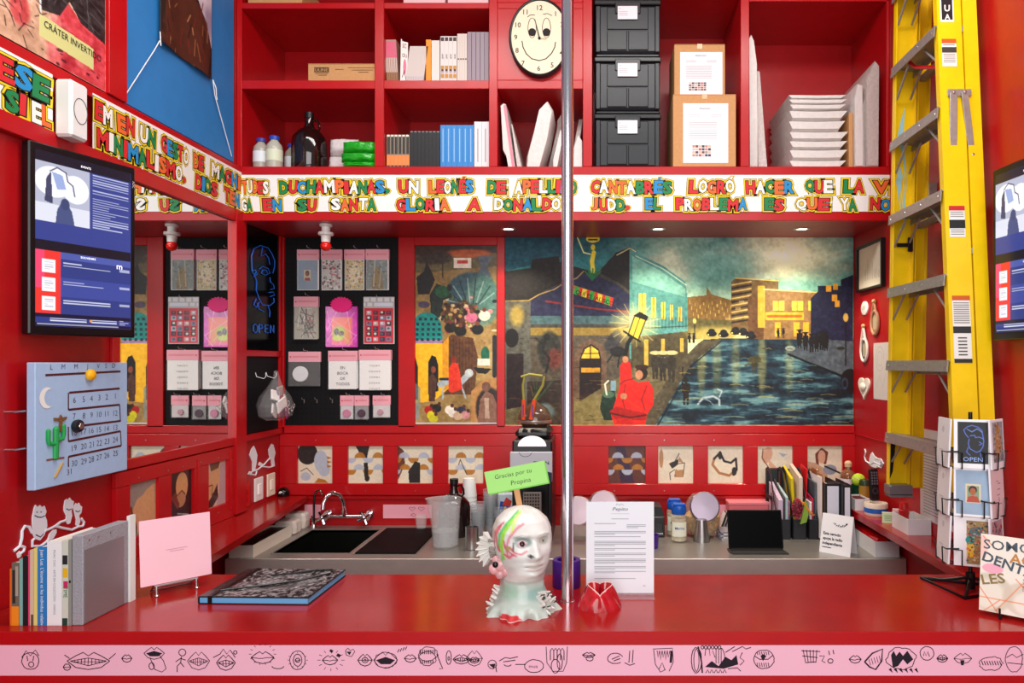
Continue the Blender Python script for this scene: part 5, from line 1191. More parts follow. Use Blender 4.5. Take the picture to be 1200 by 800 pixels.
# black storage crates
def crate(label, py_top, py_bot, glow=False):
    x0, x1 = sx(696.5), sx(775); z0, z1 = sz(py_bot), sz(py_top); w_ = (x1-x0)/2; H_ = z1-z0; D_ = .40
    t = thing('storage_crate', label, 'crate', ((x0+x1)/2, YF+.012, z0), 0, 'black crates stacked in the shelf')
    PL = M('#212429', .35, bump=.03, scale=60); lid = .042
    m = MB().box(-w_+.006, w_-.006, .006, D_-.006, 0, H_-lid, .010)
    m.box(-w_+.006, -w_+.030, -.002, .01, .0, H_-lid-.006, .004).box(w_-.030, w_-.006, -.002, .01, .0, H_-lid-.006, .004)
    ob('body', m, PL, t)
    ob('lid', MB().box(-w_, w_, 0, D_, H_-lid, H_-lid*.45, .004).box(-w_+.006, w_-.006, .006, D_-.006, H_-lid*.45, H_-.001, .006), M('#17191c', .3), t)
    zc_ = (H_-lid)*.46
    m = MB().box(-w_*.62, -.003, .000, .008, .012, zc_, .003).box(.003, w_*.62, .000, .008, .012, zc_, .003).box(-w_*.62, w_*.62, .001, .008, zc_+.005, H_-lid-.012, .003)
    ob('ribbed_panel', m, PL, t)['kind'] = 'stuff'
    ob('latch', MB().box(-w_*.38, w_*.38, -.005, .006, H_-lid-.045, H_-lid+.012, .003), M('#1d1f23', .3), t)
    lb = ob('paper_label', MB().box(-.048, .046, -.0065, -.005, H_-lid-.073, H_-lid-.010), M('#e9e4ea', .55), t, 0)
    m = MB(); m.text('P26', -.042, H_-lid-.025, .005, -.0072)
    for k in range(3): m.flat([(-.042, H_-lid-.038-k*.008), (.0, H_-lid-.038-k*.008), (.0, H_-lid-.0366-k*.008), (-.042, H_-lid-.0366-k*.008)], -.0072)
    ob('lettering', m, GREYT, lb, 0)
    return t
crate('black plastic storage crate with paper label, bottom of the stack', 127.5, 194.6)
crate('black plastic storage crate with paper label, middle of the stack', 60.5, 127)
crate('black plastic storage crate with paper label, topmost and cut by the picture edge', -6.5, 60)

# wrapped parcels
WR = M('#ded8d4', .35, bump=.35, scale=35, vary=.05); WR2 = M('#c8bdb8', .3, bump=.5, scale=60, vary=.08)
def parcel(label, pts, y0, y1, mat, group='wrapped parcels'):
    """pillow-like parcel: outline given in pixels at the front plane"""
    P_ = [(sx(a), sz(min(b, 194.9))) for a, b in pts]; cx_ = sum(p[0] for p in P_)/len(P_); z0 = min(p[1] for p in P_)
    t = thing('wrapped_parcel', label, 'parcel', (cx_, y0, z0), 0, group)
    m = MB(); n = len(P_); L = [(x-cx_, z-z0) for x, z in P_]; dd = y1-y0; sec = [(0, .0), (.012, .06), (.5*dd, .10), (dd-.012, .06), (dd, 0)]
    area = sum(L[i][0]*L[(i+1) % n][1]-L[(i+1) % n][0]*L[i][1] for i in range(n))
    if area < 0: L = L[::-1]
    mx = sum(p[0] for p in L)/n; mz = sum(p[1] for p in L)/n; vs = []; fs = []
    for y, g in ((0, -.12), (.008, -.02), (dd-.008, -.02), (dd, -.12)):
        for x, z in L: vs.append((mx+(x-mx)*(1+g), y, max(0, mz+(z-mz)*(1+g*.3))))
    fs.append(tuple(range(n))); fs.append(tuple(reversed(range(3*n, 4*n))))
    for k in range(3):
        for i in range(n): fs.append((k*n+i, k*n+n+i, k*n+n+(i+1) % n, k*n+(i+1) % n))
    m.add(vs, fs); b_ = ob('wrapping', m, mat, t, 40)
    return t
def q3(l): return [(575+x/8, 100+y/8) for x, y in l]
t = parcel('slim white parcel with a pink stripe leaning against the compartment side', q3([(80, 160), (110, 138), (135, 150), (225, 765), (160, 765), (140, 650), (105, 590)]), YF+.03, YB-.03, WR)
ob('pink_stripe', MB().prism([(sx(575+x/8)-t.location.x, sz(100+y/8)-t.location.z) for x, y in [(112, 170), (135, 155), (222, 755), (195, 755)]], -.003, .0, ), M('#e08a9a', .5), t, 0)
parcel('thin grey white parcel leaning on the pink striped one', q3([(176, 320), (188, 330), (290, 765), (240, 765)]), YF+.05, YB-.03, WR2)
parcel('broad pointed white parcel in the middle of the compartment', q3([(530, 122), (585, 210), (535, 480), (450, 765), (325, 765), (330, 650), (400, 400), (450, 200)]), YF+.03, YF+.24, WR)
parcel('bubble wrapped grey parcel leaning behind the pointed white one', q3([(640, 95), (690, 110), (690, 300), (560, 765), (465, 765), (590, 260), (600, 150)]), YF+.25, YB-.03, WR2)
parcel('small flat white parcel leaning low beside the steel pole', q3([(655, 400), (690, 420), (620, 760), (580, 755), (578, 690)]), YF+.02, YF+.23, WR)
parcel('thin parcel leaning right of the steel pole', q3([(862, 160), (820, 160), (700, 765), (745, 765), (800, 560)]), YF+.22, YB-.05, WR2)
parcel('short rounded white parcel in the compartment corner right of the pole', q3([(820, 440), (860, 500), (862, 765), (770, 765), (775, 560)]), YF+.03, YF+.20, WR)
# tall wraps at the left end of the right compartment
parcel('tall white padded envelope against the upright', [(878.6, 40), (882, 36), (885, 42), (889, 70), (890, 140), (890, 194.8), (880, 194.8)], YF+.03, YB-.02, WR)
parcel('shorter white padded envelope leaning beside the tall one', [(889.5, 77), (893, 77), (903, 194.8), (891, 194.8)], YF+.05, YB-.04, WR2)
# nine stacked parcels
tops = [108, 113, 119, 126, 138, 151, 162, 172, 185, 194.8]
def flatpar(k, y_t, y_b):
    z1, z0 = sz(y_t), sz(y_b); h_ = z1-z0; a = sx(927+random.uniform(-1, 1)); b = sx(995+random.uniform(-3, 2))
    t = thing('wrapped_parcel', 'flat white wrapped parcel, %s of the nine stacked' % ('topmost', 'second from top', 'third from top', 'fourth from top', 'middle one', 'fourth from bottom', 'third from bottom', 'second from bottom', 'bottom one')[k], 'parcel', ((a+b)/2, YF+.03, z0), 0, 'stacked flat parcels')
    w_ = (b-a)/2; m = MB(); D_ = .40
    # middle body with pinched side ends
    n = 10; vs = []; fs = []
    for j, (y, s_) in enumerate(((0, .62), (.02, 1), (D_-.02, 1), (D_, .6))):
        pr = [(-w_, h_*.85), (-w_+.015, h_*.5*(1-s_)+h_*.02), (0, h_*.5*(1-s_)), (w_-.03, h_*.5*(1-s_)+h_*.02), (w_, h_*.92), (w_-.03, h_-h_*.3*(1-s_)), (0, h_-h_*.5*(1-s_)), (-w_+.015, h_-h_*.3*(1-s_))]
        vs += [(x, y, z) for x, z in pr]
    q = 8; fs = [tuple(range(q)), tuple(reversed(range(3*q, 4*q)))]
    for j in range(3):
        for i in range(q): fs.append((j*q+i, j*q+q+i, j*q+q+(i+1) % q, j*q+(i+1) % q))
    m.add(vs, fs); ob('wrapping', m, WR, t, 40)
    return t
for k in range(9): flatpar(k, tops[k], tops[k+1])
t = thing('cardboard_sheet', 'upright brown cardboard sheet between stacked and upright parcels', 'cardboard', (sx(1000), YF+.03, SH[1])); ob('sheet', MB().box(-.010, .010, 0, .38, 0, sz(129)-SH[1], .002), CARD, t)
parcel('upright white parcel next to the cardboard sheet', [(1003, 112), (1007, 95), (1013, 97), (1014, 194.8), (1004, 194.8)], YF+.02, YB-.05, WR)
parcel('tallest upright clear wrapped parcel at the compartment end', [(1017, 90), (1028, 68), (1033, 74), (1032, 194.8), (1018, 194.8)], YF+.02, YB-.02, WR2)
parcel('upright wrapped parcel between the tallest one and its neighbour', [(1014.5, 118), (1017, 110), (1017.5, 194.8), (1014.5, 194.8)], YF+.04, YB-.02, WR2)

# left bottom compartment: bottles, jug, paper bags
def bottle(label, px, py, y, h_, rad, body, cap, lab=None):
    t = thing('bottle', label, 'bottle', (sx(px), y, SH[1]), 0, 'cleaning bottles')
    m = MB().lathe([(0, 0), (rad*.94, 0), (rad, .01), (rad, h_*.6), (rad*.9, h_*.72), (rad*.5, h_*.84), (rad*.45, h_*.9)], 22); ob('body', m, M(body, .2, alpha=.85), t)
    ob('cap', MB().lathe([(0, h_*.88), (rad*.62, h_*.88), (rad*.62, h_*.97), (rad*.5, h_), (0, h_)][0:], 18), M(cap, .35), t)
    m = MB().lathe([(rad+.001, h_*.22), (rad+.001, h_*.56)], 22, False); ob('paper_label', m, M(lab or '#dfe6ea', .5), t)
bottle('clear bottle with violet blue cap at the compartment side', 298, 0, YF+.07, .155, .037, '#b9b4a8', '#3b3f9a')
bottle('clear bottle with bright blue cap and pale label in front', 316, 0, YF+.05, .16, .038, '#c4c3b4', '#2347b8', '#d9e0c4')
bottle('clear bottle with dark blue cap half hidden behind its neighbours', 325, 0, YF+.16, .155, .034, '#a7a69a', '#2a3fa0')
def jug(label, loc, sc, liquid='#120608', handle=True):
    t = thing('glass_jug', label, 'jug', loc)
    p = [(0, 0), (.078, 0), (.083, .01), (.083, .14), (.078, .165), (.055, .195), (.026, .215), (.020, .235), (.020, .262)]
    ob('body', MB().lathe([(a*sc, b*sc) for a, b in p], 30), M('#1c0d0c', .06, coat=.6), t)
    ob('cap', MB().lathe([(0, .262*sc), (.022*sc, .262*sc), (.022*sc, .288*sc), (0, .288*sc)][1:], 20), M('#111111', .4), t)
    if handle:
        ob('handle', MB().tube([(.018*sc, 0, .25*sc), (.036*sc, 0, .256*sc), (.048*sc, 0, .235*sc), (.05*sc, 0, .21*sc), (.042*sc, 0, .20*sc)], .0055*sc, 8), M('#1c0d0c', .06), t)
    return t
jug('big black glass jug standing in the lower shelf compartment', (sx(352.5), YF+.10, SH[1]), 1.0)
def bagpack(label, px0, px1, py0, py1, mat, y=.02, cat='package', name='plastic_package', depth=.12, seed=0):
    x0, x1, z0, z1 = sx(px0), sx(px1), sz(py1), sz(py0); r = random.Random(seed)
    t = thing(name, label, cat, ((x0+x1)/2, YF+y, z0), 0, None); w_ = (x1-x0)/2; h_ = z1-z0
    m = MB(); NX, NZ = 12, 8
    def pt(u, v, s_):
        e = (1-(2*u-1)**4)*(1-(2*v-1)**4); return ((2*u-1)*w_, depth/2-s_*(depth/2)*(e**.5)+(r.uniform(-.004, .004) if 0 < u < 1 and 0 < v < 1 else 0), v*h_)
    for s_ in (1, -1):
        g = [[pt(i/NX, j/NZ, s_) for i in range(NX+1)] for j in range(NZ+1)]; base = len(m.v)
        vs = [p for rw in g for p in rw]; fs = []
        for j in range(NZ):
            for i in range(NX):
                f_ = (j*(NX+1)+i, j*(NX+1)+i+1, (j+1)*(NX+1)+i+1, (j+1)*(NX+1)+i); fs.append(f_ if s_ > 0 else f_[::-1])
        m.add(vs, fs)
    ob('wrapping', m, mat, t, 60); return t
bagpack('white plastic wrapped napkin pack, upper of the two', 376, 410, 154, 175, M('#d9cfcf', .2, bump=.5, scale=40), .075, seed=1, depth=.10)
bagpack('white plastic wrapped napkin pack, lower of the two', 375, 403, 175, 194.9, M('#d9cfcf', .2, bump=.5, scale=40), .075, seed=2, depth=.10)
GB = M('#1ea021', .18, bump=.6, scale=28, vary=.2)
bagpack('green plastic package, topmost of three', 399, 438.5, 163.5, 177, GB, .003, seed=3, depth=.07); bagpack('green plastic package, middle of three', 397, 438.5, 177, 188, GB, .003, seed=4, depth=.07); bagpack('green plastic package, bottom one of three', 399, 438.5, 188, 194.9, GB, .003, seed=5, depth=.07)
# things in the cut-off top row
t = thing('cardboard_box', 'cardboard box cut off at the top edge of the picture', 'box', (sx(320), YF+.02, SH[2])); ob('body', MB().box(-.13, .13, 0, .25, 0, .12, .002), CARD, t)
for k, (a, b) in enumerate(((472, 521), (524, 572))):
    t = thing('pink_box', ('pale pink box cut off at the top edge, beside the upright', 'pale pink box cut off at the top edge, nearer the clock')[k], 'box', (sx((a+b)/2), YF+.01, SH[2])); ob('body', MB().box(-(sx(b)-sx(a))/2, (sx(b)-sx(a))/2, 0, .2, 0, .10, .002), M('#e7b9bd', .6), t)

# ------------------------------------------------------------------ clock
t = thing('wall_clock', 'oval cream wall clock with a drawn smiling face and black rim', 'clock', (sx(633), YF, sz(47)))
rx_, rz2 = 35.5*KS, 45.5*KS; n = 48
el = lambda k: [(rx_*k*math.cos(a), rz2*k*math.sin(a)) for a in np.linspace(0, 2*PI, n+1)[:-1]]
ob('rim', MB().prism(el(1), -.028, 0), BLACK, t); ob('bezel', MB().tube([(x, -.030, z) for x, z in el(.965)], .006, 8, True), BLACK, t)
ob('face', MB().prism(el(.93), -.0300, -.028), M('#efdfc2', .5), t)
m = MB()
cx0, cy0 = 633, 47
def c3(x, y): return ((500+x/4-cx0)*KS, (cy0-y/4)*KS)
for s_, x, y in (('12', 533, 58), ('11', 466, 78), ('10', 432, 138), ('9', 421, 195), ('8', 427, 256), ('7', 455, 316), ('6', 528, 340), ('5', 590, 324), ('4', 632, 268), ('3', 645, 200), ('2', 636, 136), ('1', 606, 86)):
    a, b = c3(x, y); m.text(s_, a, b-.004, .023, -.0306, align='C', off=.01)
m.ribbon([c3(x, y) for x, y in ((450, 205), (455, 235), (470, 265), (495, 288), (530, 297), (562, 288), (588, 262), (602, 235), (606, 210))], .0045, -.0306)
for ex in (497, 564):
    m.ribbon([c3(ex+19*math.cos(a), 145+46*math.sin(a)) for a in np.linspace(0, 2*PI, 26)], .0026, -.0306); a, b = c3(ex, 165); m.at((0, 0, 0)); m.flat([(a+.018*math.cos(q), b+.019*math.sin(q)) for q in np.linspace(0, 2*PI, 22)[:-1]], -.0307)
m.ribbon([c3(475, 95), c3(490, 84), c3(510, 85)], .003, -.0306); m.ribbon([c3(548, 82), c3(568, 78), c3(590, 88)], .003, -.0306)
ob('drawing', m, M('#15110e', .7), t, 0)
a, b = c3(531, 193); ob('nose', MB().sph((a, -.033, b), .007, 12, 8), BLACK, t)
a2, b2 = c3(510, 105); ob('hand', MB().tube([(a, -.034, b), (a2, -.034, b2)], [.003, .0012], 6), BLACK, t)
a2, b2 = c3(600, 205); ob('hand', MB().tube([(a, -.036, b), ((a+a2)/2, -.036, (b+b2)/2)], [.0015, .001], 6), M('#b9a98a', .5), t)
# ------------------------------------------------------------------ sink side
def clear(h='#eef2f4', a=.22, rough=.06): return M(h, rough, alpha=a*.62, coat=.7)
t = thing('dish_mat', 'flat black mat covering the second basin', 'mat', ((B2[0]+B2[1])/2, (B2[2]+B2[3])/2, ZS+.003)); ob('mat', MB().box(-(B2[1]-B2[0])/2+.001, (B2[1]-B2[0])/2, -(B2[3]-B2[2])/2, (B2[3]-B2[2])/2, 0, .006, .002), M('#050606', .6, ior=1.2), t)
t = thing('storage_tray', 'long open white box with a black lining at the counter end', 'box', (-1.61, 3.20, ZS))
m = MB(); w_, L, h_ = .055, .40, .055
m.box(-w_, w_, 0, L, 0, .004).box(-w_, -w_+.006, 0, L, .004, h_).box(w_-.006, w_, 0, L, .004, h_).box(-w_+.006, w_-.006, 0, .006, .004, h_).box(-w_+.006, w_-.006, L-.006, L, .004, h_); ob('box', m, M('#d9d3c8', .6), t)
ob('lining', MB().box(-w_+.007, w_-.007, .007, L-.007, .005, h_-.008), BLACK, t)
bagw = M('#d8cfc8', .25, bump=.5, scale=45)
def wrap(label, x, y, w_, d_, h_, seed, mat=bagw, z=ZS, name='plastic_package', cat='package'):
    r = random.Random(seed); t = thing(name, label, cat, (x, y, z)); m = MB(); N = 14; rows = []
    for k, (s_, zz) in enumerate(((.9, 0), (1, .1), (1.02, .5), (.97, .85), (.8, 1.0))): rows.append([(w_/2*s_*max(-1, min(1, 1.35*math.cos(2*PI*i/N)))*(1+r.uniform(-.05, .05)), d_/2*s_*max(-1, min(1, 1.35*math.sin(2*PI*i/N)))*(1+r.uniform(-.05, .05)), h_*zz) for i in range(N)])
    for a, b in zip(rows[:-1], rows[1:]):
        for i in range(N): m.quad(a[i], a[(i+1) % N], b[(i+1) % N], b[i])
    m.add(rows[0], [tuple(reversed(range(N)))]); m.add(rows[-1], [tuple(range(N))]); ob('wrapping', m, mat, t, 50); return t
wrap('white film wrapped package behind the long white box', -1.60, 3.665, .11, .10, .07, 1); wrap('white film wrapped package nearest the corner of the steel counter', -1.60, 3.775, .11, .09, .085, 2)
# thin filter tap
t = thing('filter_tap', 'thin dark metal filter tap with a hooked end left of the faucet', 'tap', (-1.515, 3.785, ZS)); DK = M('#6a6460', .15, 1.0)
ob('base', MB().lathe([(0, 0), (.014, 0), (.014, .004), (.010, .012), (.010, .03), (.0, .03)], 18), CHROME, t)
ob('spout', MB().tube([(0, 0, .02), (0, 0, .12), (.004, 0, .17), (.015, -.005, .195), (.035, -.012, .203), (.048, -.016, .190), (.050, -.018, .172)], .006, 10), DK, t)
ob('lever', MB().tube([(0, 0, .03), (-.004, -.012, .045), (-.004, -.018, .065)], .004, 8), DK, t)
# wall faucet
x0, zf = bx(408), bz(602); t = thing('wall_faucet', 'chrome two handle wall faucet with an arched spout above the sink', 'faucet', (x0, YB, zf))
ob('body', MB().tube([(-.115, -.055, 0), (.13, -.055, 0)], .010, 12), CHROME, t)
for sx_, zz in ((-.105, .010), (.118, .010)):
    ob('inlet', MB().tube([(sx_, 0, 0), (sx_, -.012, 0), (sx_, -.0121, 0), (sx_, -.055, 0)], [.026, .022, .013, .013], 16), CHROME, t)
    m = MB().at((sx_, -.06, 0), (PI/2, 0, 0)); m.lathe([(0, 0), (.019, 0), (.024, .012), (.017, .026), (.014, .032), (0, .034)], 18)
    h = ob('valve', m, CHROME, t); m = MB()
    for k in range(4):
        a = k*PI/2+.4; m.tube([(sx_, -.095, 0), (sx_+.036*math.cos(a), -.100, .036*math.sin(a))], [.007, .009], 8)
    m.sph((sx_, -.097, 0), .013, 12, 8); ob('handle', m, CHROME, h)
ob('spout', MB().tube([(0, -.055, 0), (0, -.055, .035), (-.004, -.060, .08), (-.02, -.075, .118), (-.045, -.10, .135), (-.068, -.125, .12), (-.080, -.14, .085), (-.082, -.143, .055)], [.016, .012, .010, .010, .010, .010, .010, .012], 14), CHROME, t)
# small clear glass, pitcher
def tumbler(label, x, y, z, r_, h_, tone='#e9eef0', a=.25, group=None, n=1, r2=None):
    t = thing('drinking_glass', label, 'glass', (x, y, z), 0, group); r2 = r2 or r_*.8
    ob('wall', MB().lathe([(0, .002), (r2, 0), (r_, h_), (r_-.002, h_), (r2-.002, .004), (0, .004)], 24, False), clear(tone, a), t)
    for k in range(1, n): ob('rim', MB().lathe([(r_, h_+.012*k-.006), (r_+.0015, h_+.012*k-.003), (r_, h_+.012*k)], 24, False), clear(tone, .5), t)
    return t
tumbler('small empty clear glass behind the water pitcher', on(497, 617, ZS)[0], 3.74, ZS, .032, .075)
p = on(522, 640, ZS); t = thing('water_pitcher', 'clear plastic pitcher a third full of water beside the dish mat', 'pitcher', p)
N = 32; prof = [(.058, 0), (.062, .006), (.066, .10), (.072, .20), (.074, .226), (.077, .230), (.071, .228), (.068, .19), (.059, .008)]
m = MB().lathe(prof, N, False); m.v = [((x*1.0-.018*max(0, -x/.074-.75)/.25*(z > .19), y, z)) for x, y, z in m.v]; m.add([(.058*math.cos(2*PI*k/24), .058*math.sin(2*PI*k/24), .002) for k in range(24)], [tuple(range(24))])
ob('body', m, clear('#e6eaec', .34, .12), t)
ob('water', MB().lathe([(0, .010), (.058, .010), (.0615, .076), (0, .076)], 28), M('#cfd8dc', .03, alpha=.35, coat=.5), t)
m = MB()
for k in range(5): m.at((0, 0, 0)).quad((.03, -.0600-.0009*k, .05+.03*k), (.045, -.0500-.0009*k, .05+.03*k), (.045, -.0500-.0009*k, .0515+.03*k), (.03, -.0600-.0009*k, .0515+.03*k))
ob('scale_marks', m, GREYT, t, 0)['kind'] = 'stuff'
# jug of coffee, cups
jug('dark glass jug with looped handle behind the water pitcher', (atd(532, 0, 3.62)[0], 3.62, ZS), 1.0)
p = atd(550, 0, 3.74); t = thing('cup_stack', 'stack of white foam cups upside down behind the dark jug', 'cup stack', (p[0], 3.74, ZS)); cups = []
for k in range(9):
    m = MB().lathe([(0, .095+.022*k), (.030, .095+.022*k), (.040, .0+.022*k), (.038, .0+.022*k), (.028, .09+.022*k)], 22, False); ob('cup', m, M('#eeeeec', .5), t)
def cupstack(label, px, y, n, r_=.038, h0=.09):
    p = atd(px, 0, y); t = thing('cup_stack', label, 'cup stack', (p[0], y, ZS), 0, 'clear plastic cup stacks')
    for k in range(n): ob('cup', MB().lathe([(0, .002+.014*k), (r_*.72, .0+.014*k), (r_, h0+.014*k), (r_+.002, h0+.003+.014*k), (r_-.002, h0+.014*k)], 20, False), clear('#cdd6dc', .30), t)
cupstack('clear plastic cup stack closest to the metal cup', 560, 3.56, 7); cupstack('tallest clear plastic cup stack, reaching the green sign', 575, 3.62, 11); cupstack('clear plastic cup stack half hidden behind the ceramic head', 588, 3.56, 5)
p = on(553, 643, ZS); t = thing('metal_cup', 'small steel cup on the counter in front of the clear cups', 'cup', p); ob('body', MB().lathe([(0, 0), (.028, 0), (.031, .004), (.031, .105), (.029, .105), (.029, .01), (0, .008)], 24, False), SILVER, t)
p = atd(588, 0, 3.70); t = thing('printed_package', 'white and blue printed package between cups and coffee machine', 'package', (-.475, 3.72, ZS)); ob('body', MB().box(-.045, .045, -.03, .03, 0, .20, .006), M('#c8d8e4', .4), t)
m = MB(); m.flat([(-.04, .09), (.0, .08), (.02, .15), (-.03, .16)], -.0305, 0); m.flat([(-.02, .10), (.01, .11), (-.005, .135)], -.031, 1); m.flat([(-.02, .14), (.02, .13), (.03, .16), (.0, .18)], -.0312, 2); ob('print', m, [M('#2b4aa8', .5), M('#e8c431', .5), M('#d4382f', .5)], t, 0)
# coffee machine
xm = atd(624, 0, 3.5)[0]; t = thing('coffee_machine', 'tall dark coffee grinder with a brown dome hopper behind the green sign', 'machine', (xm, 3.50, ZS)); w_ = .098
ob('body', MB().box(-w_, w_, .07, .27, 0, .50, .008).box(-w_, w_, -.02, .07, .36, .50, .008).box(-w_, -w_+.02, -.02, .07, .0, .36, .004).box(w_-.02, w_, -.02, .07, 0, .36, .004).box(-w_+.02, w_-.02, -.04, .07, 0, .03, .004), M('#141518', .3), t)
ob('top_block', MB().box(-.088, .088, .01, .25, .50, .555, .02), M('#1c1d20', .25), t)
m = MB().at((0, .006, .47)); m.prism([(.070*math.cos(a), .052*math.sin(a)) for a in np.linspace(0, PI, 24)], -.030, -.0262); ob('badge', m, M('#f3f3f6', .4, emit=.25), t)
cx_ = .0; m = MB().box(-.105, .10, -.050, -.024, .30, .445, .002); fl = ob('paper_pack', m, M('#b9bbc4', .6), t)
m = MB(); m.ribbon([(-.030+.03*math.cos(a), .445+.022*math.sin(a)) for a in np.linspace(PI, 2*PI, 14)], .002, -.0505); m.flat([(-.105, .30), (.10, .30), (.10, .345), (.03, .362), (-.04, .352), (-.105, .335)], -.0503, 1); m.text('BUNN', .085, .385, .016, -.0506, 0, off=.02, align='R', sx=1.2); ob('lettering', m, [TXT, M('#16243c', .5)], fl, 0)
ob('hopper', MB().at((0, .12, .555)).lathe([(.0, .0), (.060, 0), (.070, .012), (.086, .022), (.088, .034), (.082, .062), (.066, .09), (.045, .108), (.026, .118), (.014, .130), (0, .132)], 30), M('#5c4335', .08, alpha=.78, coat=.6), t)
ob('hopper_ring', MB().at((0, .12, .555)).lathe([(.0865, .020), (.089, .026), (.0885, .036), (.086, .036)], 30, False), M('#b9ad9f', .25, .7), t)
ob('spout', MB().at((0, .02, .29)).lathe([(0, 0), (.028, 0), (.045, .07), (0, .07)], 20), M('#0b0b0c', .2), t)
gm = MB().box(-.042, .048, -.048, -.036, .13, .25, .002); g = ob('front_panel', gm, M('#8e8a83', .3, .8), t); cvq = MB()
for i in range(6):
    for j in range(7): cvq.box(-.036+i*.013, -.027+i*.013, -.0495, -.048, .137+j*.0158, .147+j*.0158)
ob('perforations', cvq, M('#2a2420', .5), g, 0)['kind'] = 'stuff'
ob('panel_bracket', MB().box(-.03, .03, -.040, .075, .12, .14), BLACK, t)
# tongs
t = thing('tongs', 'orange handled tongs with pale wooden tips standing behind the hopper', 'tongs', (xm-.02, 3.535, ZS+.59)); t.location = (xm-.028, 3.52, ZS+.598)
for s_, a in ((-1, .03), (1, .16)):
    m = MB(); m.tube([(s_*.012+a*.1-.01, 0, 0), (s_*.014+a*.2-.01, 0, .10)], .010, 8); ob('grip', m, M('#e4562c', .35), t)
    ob('slot', MB().box(s_*.013+a*.15-.013, s_*.013+a*.15-.007, -.0112, -.0095, .015, .075), M('#3a3f8a', .5), t)
    m = MB(); m.tube([(s_*.014+a*.2-.01, 0, .10), (s_*.02+a*.45-.015, 0, .17), (s_*.016+a*.5-.012, 0, .215)], [.006, .0065, .005], 8); ob('tip', m, M('#9a9440', .5), t)
ob('joint', MB().tube([(-.03, 0, .212), (.01, 0, .225), (.075, 0, .217)], .006, 8), M('#9a9440', .5), t)

# slanted glass jars
def cookie_jar(label, px, y, s_, fill, lid='#8f8290', az=.0, z=ZS):
    x = atd(px, 0, y)[0]; t = thing('cookie_jar', label, 'jar', (x, y, z), az, 'round glass jars with tilted metal lids')
    ob('glass', MB().lathe([(0, 0), (.055*s_, 0), (.078*s_, .012*s_), (.092*s_, .05*s_), (.094*s_, .10*s_), (.085*s_, .15*s_), (.065*s_, .185*s_), (.05*s_, .20*s_), (0, .205*s_)], 30), clear('#d9dcd8', .28), t)
    if fill: ob('filling', MB().lathe([(0, .006), (.053*s_, .008), (.084*s_, .05*s_), (.087*s_, .10*s_), (.05*s_, .125*s_), (0, .13*s_)], 26), M(fill, .7, bump=1.0, scale=60, vary=.45), t)
    m = MB().at((0, -.062*s_, .150*s_), (PI/2-.30, 0, 0)); m.lathe([(0, 0), (.068*s_, 0), (.072*s_, .006*s_), (.072*s_, .020*s_), (.066*s_, .026*s_), (0, .028*s_)], 36); ob('lid', m, M(lid, .35, .75), t)
    ob('neck', MB().at((0, -.045*s_, .138*s_), (PI/2-.30, 0, 0)).lathe([(.069*s_, -.0), (.069*s_, .02*s_)], 30, False), clear('#d9dcd8', .4), t)
cookie_jar('big glass jar of popcorn like snacks with round metal lid', 823, 3.62, 1.04, '#c99a5a')
cookie_jar('round glass jar with pinkish lid directly behind the steel pole', 678, 3.55, 1.0, None, '#a9949c'); cookie_jar('round glass jar with pinkish lid behind the printed flyer', 707, 3.71, 1.0, None, '#a9949c')
t = thing('cup', 'purple cup behind the flyer next to the receipt printer', 'cup', (on(762, 641, ZS)[0], 3.38, ZS)); ob('body', MB().lathe([(0, 0), (.038, 0), (.040, .062), (.038, .062), (.036, .004), (0, .004)], 24, False), M('#4a1d8c', .35), t)
t = thing('receipt_printer', 'black receipt printer with a white marked front partly behind the flyer', 'printer', (.265, 3.57, ZS)); PB = M('#26282b', .45)
ob('body', MB().box(-.09, .075, 0, .15, 0, .105, .006), PB, t); ob('cover', MB().prism([(-.09, .105), (.075, .105), (.06, .15), (-.09, .16)], .01, .14), PB, t)
ob('paper_door', MB().box(.022, .064, -.004, .001, .025, .075, .003), M('#101113', .2), t); m = MB(); m.text('EPSON', .024, .016, .008, -.001, off=.02, sx=1.2); ob('lettering', m, WHITE, t, 0)
def saltb(label, px, y, mat_cap='#1557b8'):
    x = atd(px, 0, y)[0]; t = thing('jar', label, 'jar', (x, y, ZS), 0, 'blue capped spice jars')
    ob('body', MB().lathe([(0, 0), (.034, 0), (.039, .006), (.040, .05), (.037, .07), (.040, .09), (.038, .125), (.030, .135), (0, .135)], 24), clear('#e5dfc9', .55), t)
    ob('filling', MB().lathe([(0, .004), (.034, .006), (.034, .11), (0, .112)], 20), M('#d8c9a4', .8, bump=.8, scale=90, vary=.2), t)
    m = MB().lathe([(0, .136), (.034, .136), (.037, .145), (.037, .17), (.034, .178), (0, .178)], 24); m.box(-.03, .03, -.030, .0, .176, .19, .004); ob('cap', m, M(mat_cap, .3), t)
    m = MB(); 
    a = np.linspace(-2.6, -.6, 16); 
    for i in range(15): m.quad((.0412*math.cos(a[i]), .0412*math.sin(a[i]), .03), (.0412*math.cos(a[i+1]), .0412*math.sin(a[i+1]), .03), (.0412*math.cos(a[i+1]), .0412*math.sin(a[i+1]), .10), (.0412*math.cos(a[i]), .0412*math.sin(a[i]), .10))
    lb = ob('paper_label', m, M('#e8ecd9', .5), t); m = MB(); m.text('Marina', 0, .066, .012, -.0418, align='C', off=.01); ob('lettering', m, M('#2c52a8', .5), lb, 0)
saltb('blue capped jar with a pale label standing in front', 795.5, 3.50); saltb('blue capped jar behind the labelled one', 790, 3.62)
p = on(822, 634, ZS); t = thing('metal_cup_stack', 'stack of three upside down steel cups in front of the snack jar', 'cup stack', p)
for k in range(3): ob('cup', MB().lathe([(0, .088+.011*k), (.026, .086+.011*k), (.038, .0+.011*k+.001), (.040, .0+.011*k), (.040, .004+.011*k)], 28, False), SILVER, t)
